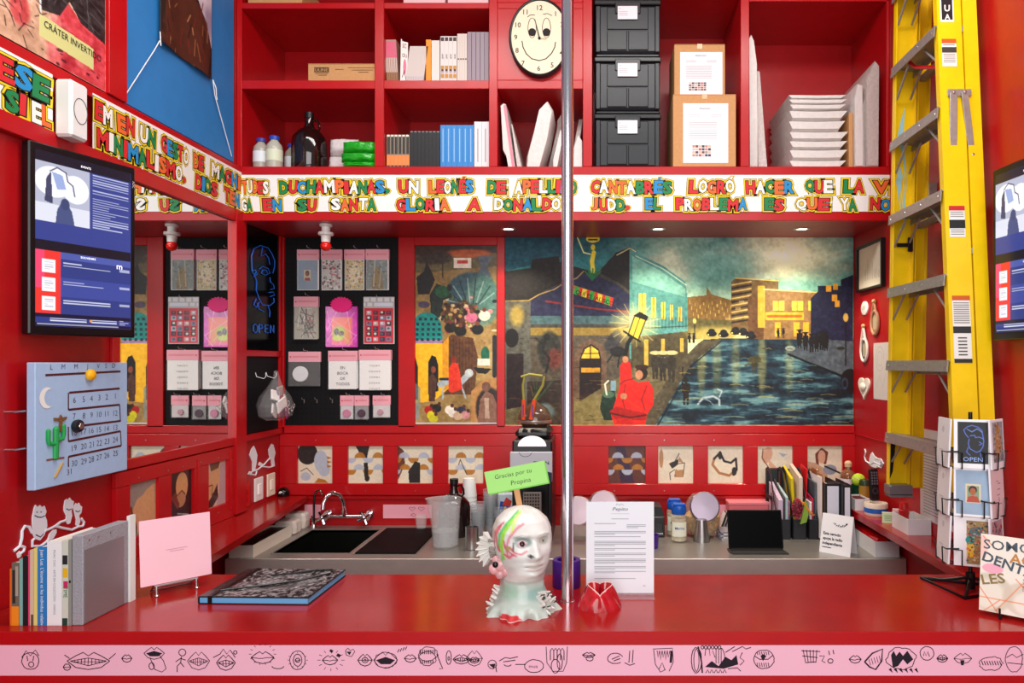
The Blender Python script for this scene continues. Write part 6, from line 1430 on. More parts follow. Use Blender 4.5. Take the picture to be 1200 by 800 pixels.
# stack of cards leaning, pink block
t = thing('card_pile', 'small pile of printed cards beside the steel cups', 'cards', (on(849, 624, ZS)[0], 3.58, ZS))
for k, (c, dx, rz) in enumerate((('#c9cdd6', 0, .1), ('#e9e6e0', .004, .14), ('#a9b0c4', -.004, .05), ('#ded8d2', .002, .2), ('#8f8f98', 0, .0))): ob('card', MB().at((dx, 0, k*.008), (0, 0, rz)).box(-.045, .045, -.06, .06, 0, .007), M(c, .6), t)
t = thing('card_pile', 'fan of dark and white cards leaning against the card pile', 'cards', (on(846, 618, ZS)[0]+.0, 3.735, ZS))
for k in range(5): ob('card', MB().at((-.03+k*.008, 0, 0), (0, .35, 0)).box(0, .003, -.03, .04, 0.003, .10), M(('#d9d4d0', '#3a3a3e', '#c9b9b4', '#5a5a60', '#e3dfdb')[k], .6), t)
t = thing('pink_box', 'flat pink cardboard box behind the tablet against the wall', 'box', (bx(873), 3.78, ZS)); ob('body', MB().box(-.105, .105, -.04, .05, 0, .13, .003), M('#d76a74', .6), t); ob('lid', MB().box(-.108, .108, -.043, .052, .13, .145, .002), M('#e08088', .6), t)
# tablet
t = thing('tablet', 'black tablet standing on its folded cover on the steel counter', 'tablet', (on(885, 645, ZS)[0], 3.30, ZS)); a = .26; w_ = .128
m = MB().at((0, .0, .014), (-a, 0, 0)); m.box(-w_, w_, -.004, .004, 0, .178, .003); ob('body', m, M('#060607', .45, ior=1.2), t)
m = MB().at((0, .0, .014), (-a, 0, 0)); m.box(-w_+.006, w_-.006, -.0048, -.004, .006, .172); ob('display', m, M('#020203', .4, ior=1.12), t)
m = MB(); m.prismz([(-w_, -.02), (-w_-.0, .04), (w_, .04), (w_+.012, -.05), (-w_+.012, -.05)], 0, .006); m.box(-w_+.01, w_-.01, -.006, .012, .006, .016); ob('cover', m, M('#2a2826', .7), t)
ob('support', MB().at((0, .055, .004), (.35, 0, 0)).box(-w_*.7, w_*.7, 0, .004, 0, .10), M('#2a2826', .7), t)

# ------------------------------------------------------------------ magazine holders and files
CH = M('#25282e', .5)
def holder(px, y, w_, label, rz=0.0):
    x = atd(px, 0, y)[0]; t = thing('magazine_holder', label, 'holder', (x, y, ZS), rz, 'dark magazine holders'); D_ = .25; H0, H1 = .10, .335
    ob('front', MB().box(0, w_, 0, .003, 0, H0, .001), CH, t); ob('back', MB().box(0, w_, D_-.003, D_, 0, H1-.02, .001), CH, t); ob('bottom', MB().box(0, w_, 0.003, D_-.003, 0, .003), CH, t)
    for s_ in (0, w_-.003):
        # side: solid low part, frame bars above with holes
        side = [(0, 0), (D_, 0), (D_, H1-.02), (D_-.05, H1), (D_-.10, H1-.015), (0, H0)]
        m = MB(); 
        def yz(pts, x0=s_): 
            n = len(pts); vs = [(x0, a, b) for a, b in pts]+[(x0+.003, a, b) for a, b in pts]
            m.add(vs, [tuple(reversed(range(n))), tuple(range(n, 2*n))]+[(i, (i+1) % n, (i+1) % n+n, i+n) for i in range(n)])
        yz([(0, 0), (D_, 0), (D_, .09), (0, H0)])
        yz([(D_-.02, .09), (D_, .09), (D_, H1-.02), (D_-.02, H1-.01)]); yz([(0, H0), (.02, .10), (D_-.09, H1-.035), (D_-.10, H1-.015)]); yz([(D_-.10, H1-.015), (D_-.09, H1-.035), (D_-.05, H1-.022), (D_-.02, H1-.03), (D_, H1-.02), (D_-.05, H1)])
        yz([(D_*.45, .09), (D_*.45+.02, .09), (D_*.45+.02, .21), (D_*.45, .19)]); yz([(D_*.35, .17), (D_-.02, .17), (D_-.02, .19), (D_*.42, .19)])
        ob('side', m, CH, t, 0)
    return t
holder(911, 3.53, .066, 'dark magazine holder nearest the tablet, slotted sides showing'); holder(929.5, 3.53, .066, 'dark magazine holder in the middle, holding the corn ornament'); holder(948, 3.53, .048, 'dark magazine holder next to the binders')
def foldr(label, px, y, z0, h_, d_, th, col, name='folder', cat='folder', slope=0.0, ry=0.0, rough=.5):
    x = atd(px, 0, y)[0]; t = thing(name, label, cat, (x, y, z0), 0, 'papers and folders in the holders', rot=(0, ry, 0))
    m = MB(); m.box(0, th, 0, d_, 0, h_, .001)
    m.v = [(a, b, c+(slope*b if c > h_*.5 else 0)) for a, b, c in m.v]; ob('sheet', m, M(col, rough), t, 0); return t
zz = ZS+.0035
foldr('pale lilac papers in the first magazine holder', 912.5, 3.545, zz, .19, .2, .022, '#c9b4c9', slope=.3, name='paper_pad', cat='paper'); foldr('grey folder in the first magazine holder', 918.6, 3.545, zz, .20, .2, .006, '#4a4c48', slope=.32)
foldr('magazine with white and green spine in the first holder', 920.6, 3.545, zz, .205, .2, .013, '#a9c0c4', slope=.2, name='magazine', cat='magazine'); foldr('thin pink folder in the first holder', 924.6, 3.545, zz, .185, .2, .004, '#d88aa8', slope=.1)
foldr('yellow plastic folder rising from the middle holder', 930.5, 3.60, zz, .29, .15, .014, '#d9c21a', slope=.3, ry=-.06, rough=.3); foldr('cream paper bundle in the middle holder', 936.5, 3.56, zz, .30, .18, .018, '#d8c6b4', slope=.25, name='paper_pad', cat='paper')
foldr('bright red folder leaning out of the middle holder', 941.6, 3.64, zz, .33, .12, .007, '#d8141c', slope=.1, ry=.05); foldr('white papers in the holder next to the binders', 949, 3.545, zz, .18, .2, .010, '#e9e4e4', name='paper_pad', cat='paper'); foldr('crimson folder in the holder next to the binders', 952, 3.545, zz, .195, .2, .007, '#b41a48', slope=.15)
foldr('dark grey folder in the last magazine holder', 954.5, 3.555, zz, .275, .18, .010, '#4c545e', slope=.05)
# corn ornament
p = atd(938, 0, 3.49); t = thing('corn_ornament', 'knitted ear of dark red corn with green husk hanging on the middle holder', 'ornament', (p[0], 3.505, ZS+.115)); m = MB(); r = random.Random(2)
ob('core', MB().sph((-.012, 0, .045), .05, 18, 12, sc=(.55, .3, 1.0)), M('#5c0f1c', .6), t); m = MB()
for k in range(70):
    u = r.uniform(-1, 1); v = r.uniform(.2, 2.94); m.sph((-.012+.0275*math.sin(v)*math.sin(u*1.3), -.015*math.sin(v)*math.cos(u*1.3), .045+.05*math.cos(v)), .0034, 6, 4)
ob('kernel', m, M('#b03048', .5), t)['kind'] = 'stuff'
ob('husk', MB().prism([(.0, -.03), (.03, -.02), (.04, .02), (.035, .07), (.026, .088), (.018, .05), (.008, .0)], -.016, -.004), M('#86a83a', .6), t)
for k in range(4): ob('tassel', MB().tube([(.0, -.004, .085), (.02+.006*k, -.014, .075-.01*k), (.03+.008*k, -.016, .05-.012*k), (.045+.008*k, -.014, .04-.008*k)], .003, 6), M('#e08a1c', .5), t)
t.location.z = ZS+.115
# clipboard and binders
x = atd(958, 0, 3.50)[0]; t = thing('clipboard', 'brown clipboard of white papers standing between holder and binders', 'clipboard', (1.1105, 3.50, ZS)); ob('board', MB().box(.0, .003, 0, .22, 0, .33, .001), M('#a4704c', .6), t); ob('paper', MB().box(-.006, -.0005, .0, .21, .01, .315), M('#f0e9ea', .6), t); ob('clip', MB().box(-.008, .003, .06, .15, .315, .345, .003), M('#b9916a', .3, .6), t)
for k, (px, y, w_, lab) in enumerate(((967.5, 3.46, .071, 'thick black binder with wide blank white spine behind the tent card'), (988.0, 3.42, .040, 'narrower black binder with white spine closest to the wall'))):
    x = atd(px, 0, y)[0]; t = thing('ring_binder', lab, 'binder', (x, y, ZS), 0, 'black binders'); h_ = .29
    ob('cover', MB().box(0, w_, 0, .003, 0, h_, .001).box(0, .003, .003, .22, 0, h_).box(w_-.003, w_, .003, .22, 0, h_), M('#1a1b1f', .45), t); ob('pages', MB().box(.005, w_-.005, .01, .21, .004, h_-.03), M('#e3d9dc', .8), t); ob('spine_label', MB().box(.008, w_-.007, -.0012, 0, .01, h_-.012), M('#dedfee', .6), t, 0)
# tent card
p = on(960, 646, ZS); q = on(994, 652.5, ZS); wv = (q-p); wl = wv.length; t = thing('tent_card', 'white folded tent card with black lettering in front of the binders', 'card', p, math.atan2(wv.y, wv.x)); h_ = .18
m = MB().at((0, 0, 0), (-.22, 0, 0)); m.box(0, .148, -.0008, 0, 0, h_); f_ = ob('front', m, M('#efeff2', .5), t, 0)
zt_ = h_*math.cos(.22); yt = h_*math.sin(.22); ob('back', MB().at((0, yt*2, 0), (.22, 0, 0)).box(0, .148, 0, .0008, 0, h_), M('#e2e2e6', .5), t, 0)
m = MB().at((0, 0, 0), (-.22, 0, 0))
for s_, z in (('Este negocio', .083), ('apoya la radio', .061), ('independiente', .039)): m.text(s_, .012, z, .0125, -.0012, off=.035, sx=.93)
for k in range(9): 
    a = -2.55+k*.245; m.ribbon([(.088+.038*math.cos(a), .155+.030*math.sin(a)), (.088+.038*math.cos(a+.16), .158+.026*math.sin(a+.16)+(k % 2)*.004)], .004, -.0012)
m.flat([(.012, .024), (.055, .024), (.055, .028), (.012, .028)], -.0012); ob('lettering', m, TXT, t, 0)
# white trough with a red roll under the right ledge
t = thing('storage_tray', 'long white box holding a red roll under the ledge end', 'box', (1.314, 3.21, ZS)); m = MB(); w_, L, h_ = .055, .46, .07
m.box(-w_, w_, 0, L, 0, .004).box(-w_, -w_+.004, 0, L, .004, h_).box(w_-.004, w_, 0, L, .004, h_).box(-w_+.004, w_-.004, 0, .004, .004, h_).box(-w_+.004, w_-.004, L-.004, L, .004, h_); ob('box', m, M('#dcdde0', .5), t)
t = thing('paper_roll', 'shiny red paper roll lying in the long white box', 'roll', (1.297, 3.22, ZS+.062)); ob('roll', MB().tube([(0, 0, 0), (0, .40, .0)], .027, 20), M('#d00f18', .15, coat=.4), t)
t = thing('cable_coil', 'coiled dark cable beside the red roll', 'cable', (1.343, 3.33, ZS+.008)); 
for k in range(3): ob('loop', MB().tube([(.018*math.cos(a), .06*math.sin(a), .02+.014*k+.006*math.sin(3*a+k)) for a in np.linspace(0, 2*PI, 24)[:-1]], .004, 6, True), M('#54585e', .5), t)

# ------------------------------------------------------------------ things on the ledge under the ladder
def L_(px, y): return (atd(px, 0, y)[0], y, ZL)
t = thing('corked_bottle', 'small amber bottle with a round stopper and white label in the wall corner', 'bottle', L_(994, 3.72)); ob('body', MB().lathe([(0, 0), (.038, 0), (.040, .006), (.040, .12), (.034, .14), (.016, .155), (.014, .17)], 24, True), M('#8c5a3c', .1, alpha=.75, coat=.4), t); ob('stopper', MB().lathe([(0, .17), (.018, .17), (.019, .19), (.012, .20), (0, .20)], 18), M('#d6b48c', .5), t)
ob('paper_label', MB().lathe([(.0406, .03), (.0406, .11)], 24, False), M('#e4d4dc', .6), t)
t = thing('glass_bowl', 'dark green glass cup holding a tennis ball', 'cup', L_(1006, 3.61)); ob('glass', MB().lathe([(0, 0), (.030, 0), (.036, .02), (.036, .095), (.034, .095), (.032, .02), (0, .01)], 24, False), M('#0d3a24', .1, alpha=.9), t)
t2 = thing('tennis_ball', 'yellow green tennis ball resting on the dark green cup', 'ball', L_(1006, 3.61)); t2.location.z += .118; ob('felt', MB().sph((0, 0, 0), .034, 20, 14), M('#b9d435', .9, bump=.4, scale=120), t2); ob('seam', MB().tube([(.0345*math.cos(a)*math.cos(.5*math.sin(2*a)), .0345*math.sin(a)*math.cos(.5*math.sin(2*a)), .0345*math.sin(.5*math.sin(2*a))) for a in np.linspace(0, 2*PI, 40)[:-1]], .0012, 5, True), WHITE, t2)
t = thing('spray_can', 'dark green can standing behind the remote control', 'can', L_(1018, 3.50)); t.location = (1.345, 3.56, ZL); ob('body', MB().lathe([(0, 0), (.026, 0), (.028, .004), (.028, .12), (.022, .13), (0, .13)], 20), M('#2c3a20', .3), t); ob('paper_band', MB().lathe([(.0285, .03), (.0285, .10)], 20, False), M('#a67a2c', .5), t)
t = thing('storage_tray', 'small open white box between green cup and tape roll', 'box', (1.285, 3.43, ZL)); m = MB(); w_, L, h_ = .036, .13, .055
m.box(-w_, w_, 0, L, 0, .003).box(-w_, -w_+.003, 0, L, .003, h_).box(w_-.003, w_, 0, L, .003, h_).box(-w_+.003, w_-.003, 0, .003, .003, h_).box(-w_+.003, w_-.003, L-.003, L, .003, h_); ob('box', m, M('#e3e3e6', .5), t)
t2 = thing('small_box', 'small maroon box lying in the open white box', 'box', (1.285, 3.50, ZL+.003)); ob('body', MB().box(-.028, .028, -.03, .04, 0, .048, .003), M('#5a1424', .5), t2)
t = thing('remote_control', 'black remote control standing upright beside the ladder foot', 'remote', (1.322, 3.375, ZL+.060), rot=(-.12, 0, .1)); ob('body', MB().box(-.023, .023, -.010, .010, 0, .15, .007), M('#111215', .35), t); m = MB()
for i in range(3):
    for j in range(5): m.box(-.016+i*.0125, -.009+i*.0125, -.0115, -.010, .075+j*.013, .083+j*.013)
ob('button', m, M('#6a6d74', .5), t, 0)['kind'] = 'stuff'; m = MB().at((0, -.0105, .045), (PI/2, 0, 0)); m.lathe([(.010, 0), (.015, 0), (.015, .0015), (.010, .0015)], 18, False); ob('ring_button', m, M('#3a3d44', .4), t)
t = thing('tape_roll', 'wide roll of tape with a blue band on the ledge', 'tape', (1.312, 3.335, ZL)); ob('roll', MB().lathe([(.030, 0), (.051, 0), (.053, .003), (.053, .055), (.051, .058), (.030, .058), (.030, 0)], 36, False), M('#ded2c0', .5), t); ob('blue_band', MB().lathe([(.0535, .014), (.0535, .036)], 36, False), M('#1f5fb8', .45), t); ob('tape_edge', MB().lathe([(.034, .0582), (.05, .0582)], 36, False), M('#cdbfae', .6), t)
def cardrow(label, px, y, col, rz, lean, n=5, w_=.065, h_=.045):
    p = L_(px, y); t = thing('card_stack', label, 'cards', p, rz, 'small card stacks on the ledge')
    for k in range(n): ob('card', MB().at((0, k*.0045, 0), (-lean, 0, 0)).box(-w_/2, w_/2, 0, .0035, 0, h_), M(col if k == 0 else '#e9e4dc', .6), t)
    m = MB().at((0, -.0004, 0), (-lean, 0, 0))
    for k in range(4): m.flat([(-w_*.35, h_*(.25+.15*k)), (w_*(.1+.07*((k*3) % 4)), h_*(.25+.15*k)), (w_*(.1+.07*((k*3) % 4)), h_*(.29+.15*k)), (-w_*.35, h_*(.29+.15*k))], -.0004)
    ob('print', m, M('#6a7a58', .7), t, 0); return t
cardrow('stack of pale green cards leaning in front on the ledge', 1043, 3.16, '#b9d2a4', -.35, .3); cardrow('stack of pale pink cards behind the green ones', 1052.5, 3.235, '#d9b4bc', -.45, .3, 5, .05); cardrow('stack of grey printed cards against the ladder foot', 1062, 3.32, '#c4b9bc', -.6, .4, 5, .055, .06)
t = thing('storage_tray', 'white folded box on the ledge with a red container inside', 'box', (1.338, 2.94, ZL)); m = MB(); w_, L, h_ = .048, .16, .065
m.box(-w_, w_, 0, L, 0, .003).box(-w_-.0, -w_+.003, 0, L, .003, h_).box(w_-.003, w_, 0, L, .003, h_).box(-w_+.003, w_-.003, 0, .003, .003, h_).box(-w_+.003, w_-.003, L-.003, L, .003, h_); ob('box', m, M('#dfe0e4', .5), t)
t = thing('red_container', 'red round topped plastic container standing in the white folded box', 'container', (1.318, 3.045, ZL+.003)); ob('body', MB().lathe([(0, 0), (.019, 0), (.020, .06), (.022, .065), (.022, .08), (.018, .083), (.018, .10), (.013, .112), (0, .115)], 22), M('#c81a1e', .3), t)
# ------------------------------------------------------------------ steel pole
t = thing('steel_pole', 'polished steel pole rising from the bar counter through the picture', 'pole', (-.0888, 2.105, ZC))
ob('tube', MB().lathe([(.0180, 0), (.0180, 4.0-ZC)], 40, True), M('#e2dde6', .17, 1.0, bump=.01, scale=3), t); ob('foot_ring', MB().lathe([(.018, 0), (.021, 0), (.021, .004), (.018, .005)], 36, False), CHROME, t)

# ------------------------------------------------------------------ pink strip with drawn mouths
t = thing('paper_strip', 'long pink paper strip of inked mouths along the counter front', 'paper', (0, 1.87, ZC-.034))
zs0, zs1 = -.081, -.001
ob('paper', MB().box(XL+.002, XR-.002, -.001, .0015, zs0, zs1), M('#f5b3c8', .55), t)
KF = 1.87/F
def s2(px, py): return ((px-CX)*KF, EYE-(py-CY)*KF-(ZC-.034))
r = random.Random(21)
def doodle(fn):
    m = MB(); fn(m); ob('drawing', m, INK, t, 0)
def E(m, cx_, cy_, rx, ry, w_=.0022, a0=0, a1=2*PI, wob=.04):
    n = 26; m.ribbon([s2(cx_+rx*math.cos(a)*(1+r.uniform(-wob, wob)), cy_-ry*math.sin(a)*(1+r.uniform(-wob, wob))) for a in np.linspace(a0, a1, n)], w_, -.0014)
def Ln(m, pts, w_=.0023): m.ribbon([s2(*p) for p in pts], w_, -.0014)
def Fl(m, pts): m.flat([s2(*p) for p in pts], -.00145)
def lips(m, cx_, cy_, w_, h_, teeth=0, lw_=.0024, fill=False, open_=.35):
    W_, H_ = w_/2, h_/2
    Ln(m, [(cx_-W_, cy_), (cx_-W_*.6, cy_-H_*.6), (cx_-W_*.25, cy_-H_), (cx_, cy_-H_*.6), (cx_+W_*.25, cy_-H_), (cx_+W_*.6, cy_-H_*.6), (cx_+W_, cy_)], lw_)
    Ln(m, [(cx_-W_, cy_), (cx_-W_*.6, cy_+H_*.75), (cx_, cy_+H_), (cx_+W_*.6, cy_+H_*.75), (cx_+W_, cy_)], lw_)
    if fill: Fl(m, [(cx_-W_*.8, cy_), (cx_, cy_-H_*.4), (cx_+W_*.8, cy_), (cx_+W_*.4, cy_+H_*.5), (cx_-W_*.4, cy_+H_*.5)])
    elif teeth:
        Ln(m, [(cx_-W_*.85, cy_), (cx_, cy_-H_*open_), (cx_+W_*.85, cy_)], lw_*.8); Ln(m, [(cx_-W_*.85, cy_), (cx_, cy_+H_*(open_+.2)), (cx_+W_*.85, cy_)], lw_*.8)
        for k in range(teeth):
            x = cx_-W_*.65+1.3*W_*k/(teeth-1 or 1); u = 1-abs(x-cx_)/W_; Ln(m, [(x, cy_-H_*open_*u), (x+r.uniform(-.6, .6), cy_+H_*(open_+.2)*u)], lw_*.8)
        Ln(m, [(cx_-W_*.8, cy_+1), (cx_+W_*.8, cy_+1)], lw_*.6)
    else: Ln(m, [(cx_-W_, cy_), (cx_-W_*.3, cy_+r.uniform(0, 1)), (cx_, cy_+1), (cx_+W_*.3, cy_), (cx_+W_, cy_)], lw_*.8)
def d1(m): E(m, 36, 774, 10, 10); Ln(m, [(26, 770), (31, 762), (36, 768), (42, 761), (46, 768)]); Ln(m, [(32, 768), (33, 774)]); Ln(m, [(40, 768), (39, 774)]); E(m, 37, 778, 3, 3)
doodle(d1)
doodle(lambda m: (lips(m, 104, 774, 50, 20, 9), Ln(m, [(128, 772), (136, 765)]), Ln(m, [(76, 767), (82, 771)])))
doodle(lambda m: lips(m, 79, 781, 9, 8)); doodle(lambda m: lips(m, 149, 771, 12, 9))
def d4(m): lips(m, 181, 765, 24, 14, 0, .002, True); Ln(m, [(176, 770), (182, 784), (190, 787), (195, 783), (192, 774), (187, 767)], .002); E(m, 178, 780, 3, 4)
doodle(d4)
def d5(m): E(m, 214, 764, 4, 4); Ln(m, [(213, 769), (212, 776), (208, 780), (208, 787)]); Ln(m, [(212, 776), (216, 781)]); Ln(m, [(206, 775), (212, 771), (218, 773)])
doodle(d5); doodle(lambda m: lips(m, 233, 774, 26, 21, 8, .002)); 
def d7(m): lips(m, 265, 776, 22, 18, 5); Ln(m, [(250, 770), (258, 766), (262, 760), (266, 766), (270, 761), (276, 770)]); E(m, 276, 764, 2, 2)
doodle(d7)
def rays(m, cx_, cy_, R0, R1, n=12):
    for k in range(n):
        a = 2*PI*k/n; Ln(m, [(cx_+R0*math.cos(a), cy_+R0*.8*math.sin(a)), (cx_+R1*math.cos(a), cy_+R1*.8*math.sin(a))], .0014)
doodle(lambda m: (lips(m, 308, 770, 27, 14), rays(m, 308, 766, 13, 16, 14))); doodle(lambda m: E(m, 326, 780, 7, 3, a0=PI, a1=2*PI)); doodle(lambda m: (E(m, 349, 773, 9, 11, .002), E(m, 349, 773, 5, 7), lips(m, 349, 773, 6, 5), rays(m, 349, 773, 10, 12, 12)))
doodle(lambda m: (lips(m, 387, 773, 18, 11), rays(m, 388, 773, 12, 16, 12))); doodle(lambda m: (Fl(m, [(388, 760), (391, 762), (389, 765), (386, 762)]), Fl(m, [(396, 765), (400, 767), (398, 770), (394, 768)])))
doodle(lambda m: (Ln(m, [(405, 762), (408, 759), (411, 762), (414, 760), (416, 763), (412, 769), (406, 767), (405, 762)], .002), Fl(m, [(406, 763), (412, 763), (410, 767)])))
doodle(lambda m: (lips(m, 428, 773, 17, 14), E(m, 428, 773, 3.5, 3), E(m, 428, 773, 1, 1))); doodle(lambda m: (lips(m, 452, 773, 28, 19, 0, .002, True), E(m, 452, 773, 13, 9, .002, wob=.08)))
doodle(lambda m: [Ln(m, [(466+k*3, 764-k), (468+k*3, 760-k)]) for k in range(4)]); doodle(lambda m: lips(m, 481, 771, 14, 9))
doodle(lambda m: (E(m, 502, 766, 11, 8, .002, wob=.12), E(m, 501, 771, 10, 8, .002, wob=.12), [Ln(m, [(493+k*2.4, 761), (493+k*2.4, 766)]) for k in range(8)], [Ln(m, [(493+k*2.4, 773), (493+k*2.4, 777)]) for k in range(7)], Ln(m, [(512, 766), (516, 776), (519, 783), (515, 783)], .0024)))
doodle(lambda m: (E(m, 526, 770, 3, 8), E(m, 526, 771, 1, 2))); doodle(lambda m: lips(m, 541, 772, 20, 11, 6)); doodle(lambda m: (lips(m, 556, 771, 19, 18, 0, .002), lips(m, 556, 773, 12, 7, 4)))
doodle(lambda m: (E(m, 577, 778, 5, 5, .002), Fl(m, [(573, 778), (581, 777), (579, 783)]), Ln(m, [(581, 779), (582, 787)]))); doodle(lambda m: (Ln(m, [(585, 774), (592, 770), (598, 771), (607, 769)]), Ln(m, [(590, 775), (604, 773)]), E(m, 595, 778, 4, 2, a0=PI, a1=2*PI)))
def mua(m): E(m, 626, 780, 11, 7.5); Ln(m, [(604, 778), (616, 778)]); x, z = s2(620, 782); m.text('mua', x, z, .009, -.0014, sx=1.1)
doodle(mua)
doodle(lambda m: (Ln(m, [(640, 757), (641, 776), (648, 786), (660, 786), (664, 776), (665, 757)], .002), [Ln(m, [(645+k*4, 773), (645+k*4, 762), (647+k*4, 759), (649+k*4, 762), (649+k*4, 773)]) for k in range(4)], E(m, 651, 780, 5, 8), E(m, 656, 775, 3, 9)))
doodle(lambda m: (lips(m, 690, 767, 15, 6), E(m, 691, 771, 4, 3))); doodle(lambda m: (E(m, 721, 771, 9, 6, a0=.3, a1=5.5), Ln(m, [(717, 772), (726, 768)]), Ln(m, [(719, 774), (727, 771)]))); doodle(lambda m: (Ln(m, [(738, 762), (737, 776)]), Ln(m, [(742, 761), (741, 776)]), Ln(m, [(732, 776), (738, 779), (744, 777)])))
doodle(lambda m: (Ln(m, [(765, 760), (788, 759), (789, 775), (784, 786)], .002), Ln(m, [(766, 761), (768, 778), (774, 787), (780, 784)], .002), [Ln(m, [(770+k*3, 762), (771+k*3, 770+(k % 2)*3), (773+k*3, 762)]) for k in range(5)], Ln(m, [(772, 784), (776, 776), (779, 784)]), [Ln(m, [(786+k, 762), (785+k, 776)]) for k in range(3)]))
doodle(lambda m: (E(m, 816, 773, 6, 15, .0024, wob=.06), E(m, 816, 773, 3, 13, .002), Ln(m, [(818, 757), (822, 775), (823, 788)], .004)))
doodle(lambda m: (Ln(m, [(826, 768), (827, 760), (831, 760), (832, 768), (835, 762), (838, 770)], .002), [E(m, 823+k*4, 758, 1.6, 2) for k in range(6)], [Ln(m, [(839+k*3, 759), (839+k*3, 777)], .002) for k in range(3)], E(m, 843, 770, 6, 12, .002, -1.2, 1.2)))
doodle(lambda m: (Fl(m, [(826, 781), (834, 774), (842, 780), (850, 769), (857, 773), (863, 767), (865, 778), (848, 783)]), [Ln(m, [(827+k*5, 788), (829+k*5, 784), (831+k*5, 788)]) for k in range(5)]))
doodle(lambda m: (Ln(m, [(850, 764), (861, 757)]), Ln(m, [(858, 763), (870, 757), (874, 760), (880, 758)]), Ln(m, [(870, 764), (867, 770), (872, 774), (867, 779)]), Ln(m, [(853, 783), (864, 782), (868, 786)])))
doodle(lambda m: (E(m, 895, 772, 12, 11, .0022), Ln(m, [(884, 768), (890, 772), (900, 772), (906, 767)]), [Ln(m, [(887+k*2.6, 763), (888+k*2.6, 767)], .002) for k in range(6)], [Ln(m, [(887+k*2.6, 776), (888+k*2.6, 781)], .002) for k in range(6)], Fl(m, [(891, 768), (894, 766), (898, 768), (894, 774)])))
doodle(lambda m: ([Ln(m, [(941+k*4, 761), (944+k*3, 776)], .002) for k in range(5)], Ln(m, [(939, 762), (961, 763)]), Ln(m, [(940, 768), (958, 770)]), Ln(m, [(944, 776), (956, 775)]), Ln(m, [(960, 768), (966, 768), (963, 774), (967, 776)]))); doodle(lambda m: (Ln(m, [(971, 762), (972, 767)], .0024), Ln(m, [(976, 761), (977, 766)], .0024), E(m, 973, 774, 3, 2.5, .0024)))
doodle(lambda m: lips(m, 1002, 772, 14, 9)); doodle(lambda m: (Ln(m, [(1013, 775), (1022, 765), (1034, 760), (1033, 774), (1026, 784), (1019, 781), (1013, 775)], .004), [Ln(m, [(1018+k*3, 772-k), (1020+k*3, 779-k)], .0016) for k in range(5)]))
doodle(lambda m: (E(m, 1056, 771, 17, 13, .0022, wob=.1), Fl(m, [(1044, 767), (1047, 762), (1050, 768), (1054, 763), (1058, 768), (1063, 762), (1070, 772), (1063, 778), (1058, 772), (1052, 780), (1046, 782)]), [Fl(m, [(1041+k*6, 784), (1044+k*6, 782), (1046+k*6, 788)]) for k in range(6)]))
doodle(lambda m: (E(m, 1086, 765, 8, 8), Ln(m, [(1082, 768), (1083, 763), (1085, 768), (1087, 763), (1089, 769)]))); doodle(lambda m: lips(m, 1104, 771, 13, 9, 5)); doodle(lambda m: (lips(m, 1128, 771, 21, 12, 0, .002), Fl(m, [(1125, 773), (1130, 773), (1129, 779), (1126, 779)])))
doodle(lambda m: (E(m, 1161, 777, 14, 8, .002, wob=.1), [Ln(m, [(1150+k*3, 774), (1152+k*3, 779)]) for k in range(8)])); doodle(lambda m: (E(m, 1188, 772, 10, 15, .002), Ln(m, [(1179, 770), (1186, 766), (1191, 770), (1199, 766)], .002), Ln(m, [(1180, 776), (1199, 778)], .002)))

# ------------------------------------------------------------------ ceramic head tip jar
hx, hy = atd(612, 0, 2.03)[0], 2.04; FA = math.radians(-62)
t = thing('ceramic_head', 'white glazed ceramic head with pink and green stripes and a ruffled ear', 'sculpture', (hx, hy, ZC))
NT, NZ = 120, 110; H_ = .300
zk = [0, .015, .04, .065, .09, .108, .122, .145, .175, .205, .235, .262, .283, .295, .300]
fr = [.092, .088, .074, .064, .060, .074, .086, .089, .089, .088, .084, .070, .048, .024, .001]
bk = [.085, .083, .076, .074, .076, .080, .076, .088, .102, .110, .108, .094, .066, .034, .001]
sd = [.100, .094, .074, .063, .060, .061, .063, .073, .082, .085, .082, .071, .050, .026, .001]
cv = Cv(-180, 0, 180, 300, .4, '#d9d6d2'); cv.w, cv.h = NT+1, NZ; cv.gx = np.linspace(-180, 180, NT+1); cv.gy = np.linspace(0, 300, NZ); cv.r = .33; cv.a = np.ones((NZ, NT+1, 3))*srgb('#dcd9d5'); cv.noise(40, .10, 3)
q = lambda th, z: (th, 300-z)
cv.rect(-180, 300-98, 180, 300, '#a9c4b6', .55); cv.ell(20, 240, 40, 16, '#7fb0a8', .6, .8); cv.ell(-60, 232, 30, 20, '#8fc0a0', .5, .8)
cv.poly([(-48, 300), (-20, 300), (-34, 284), (-60, 286), (-72, 300)], '#d4262b', .9)
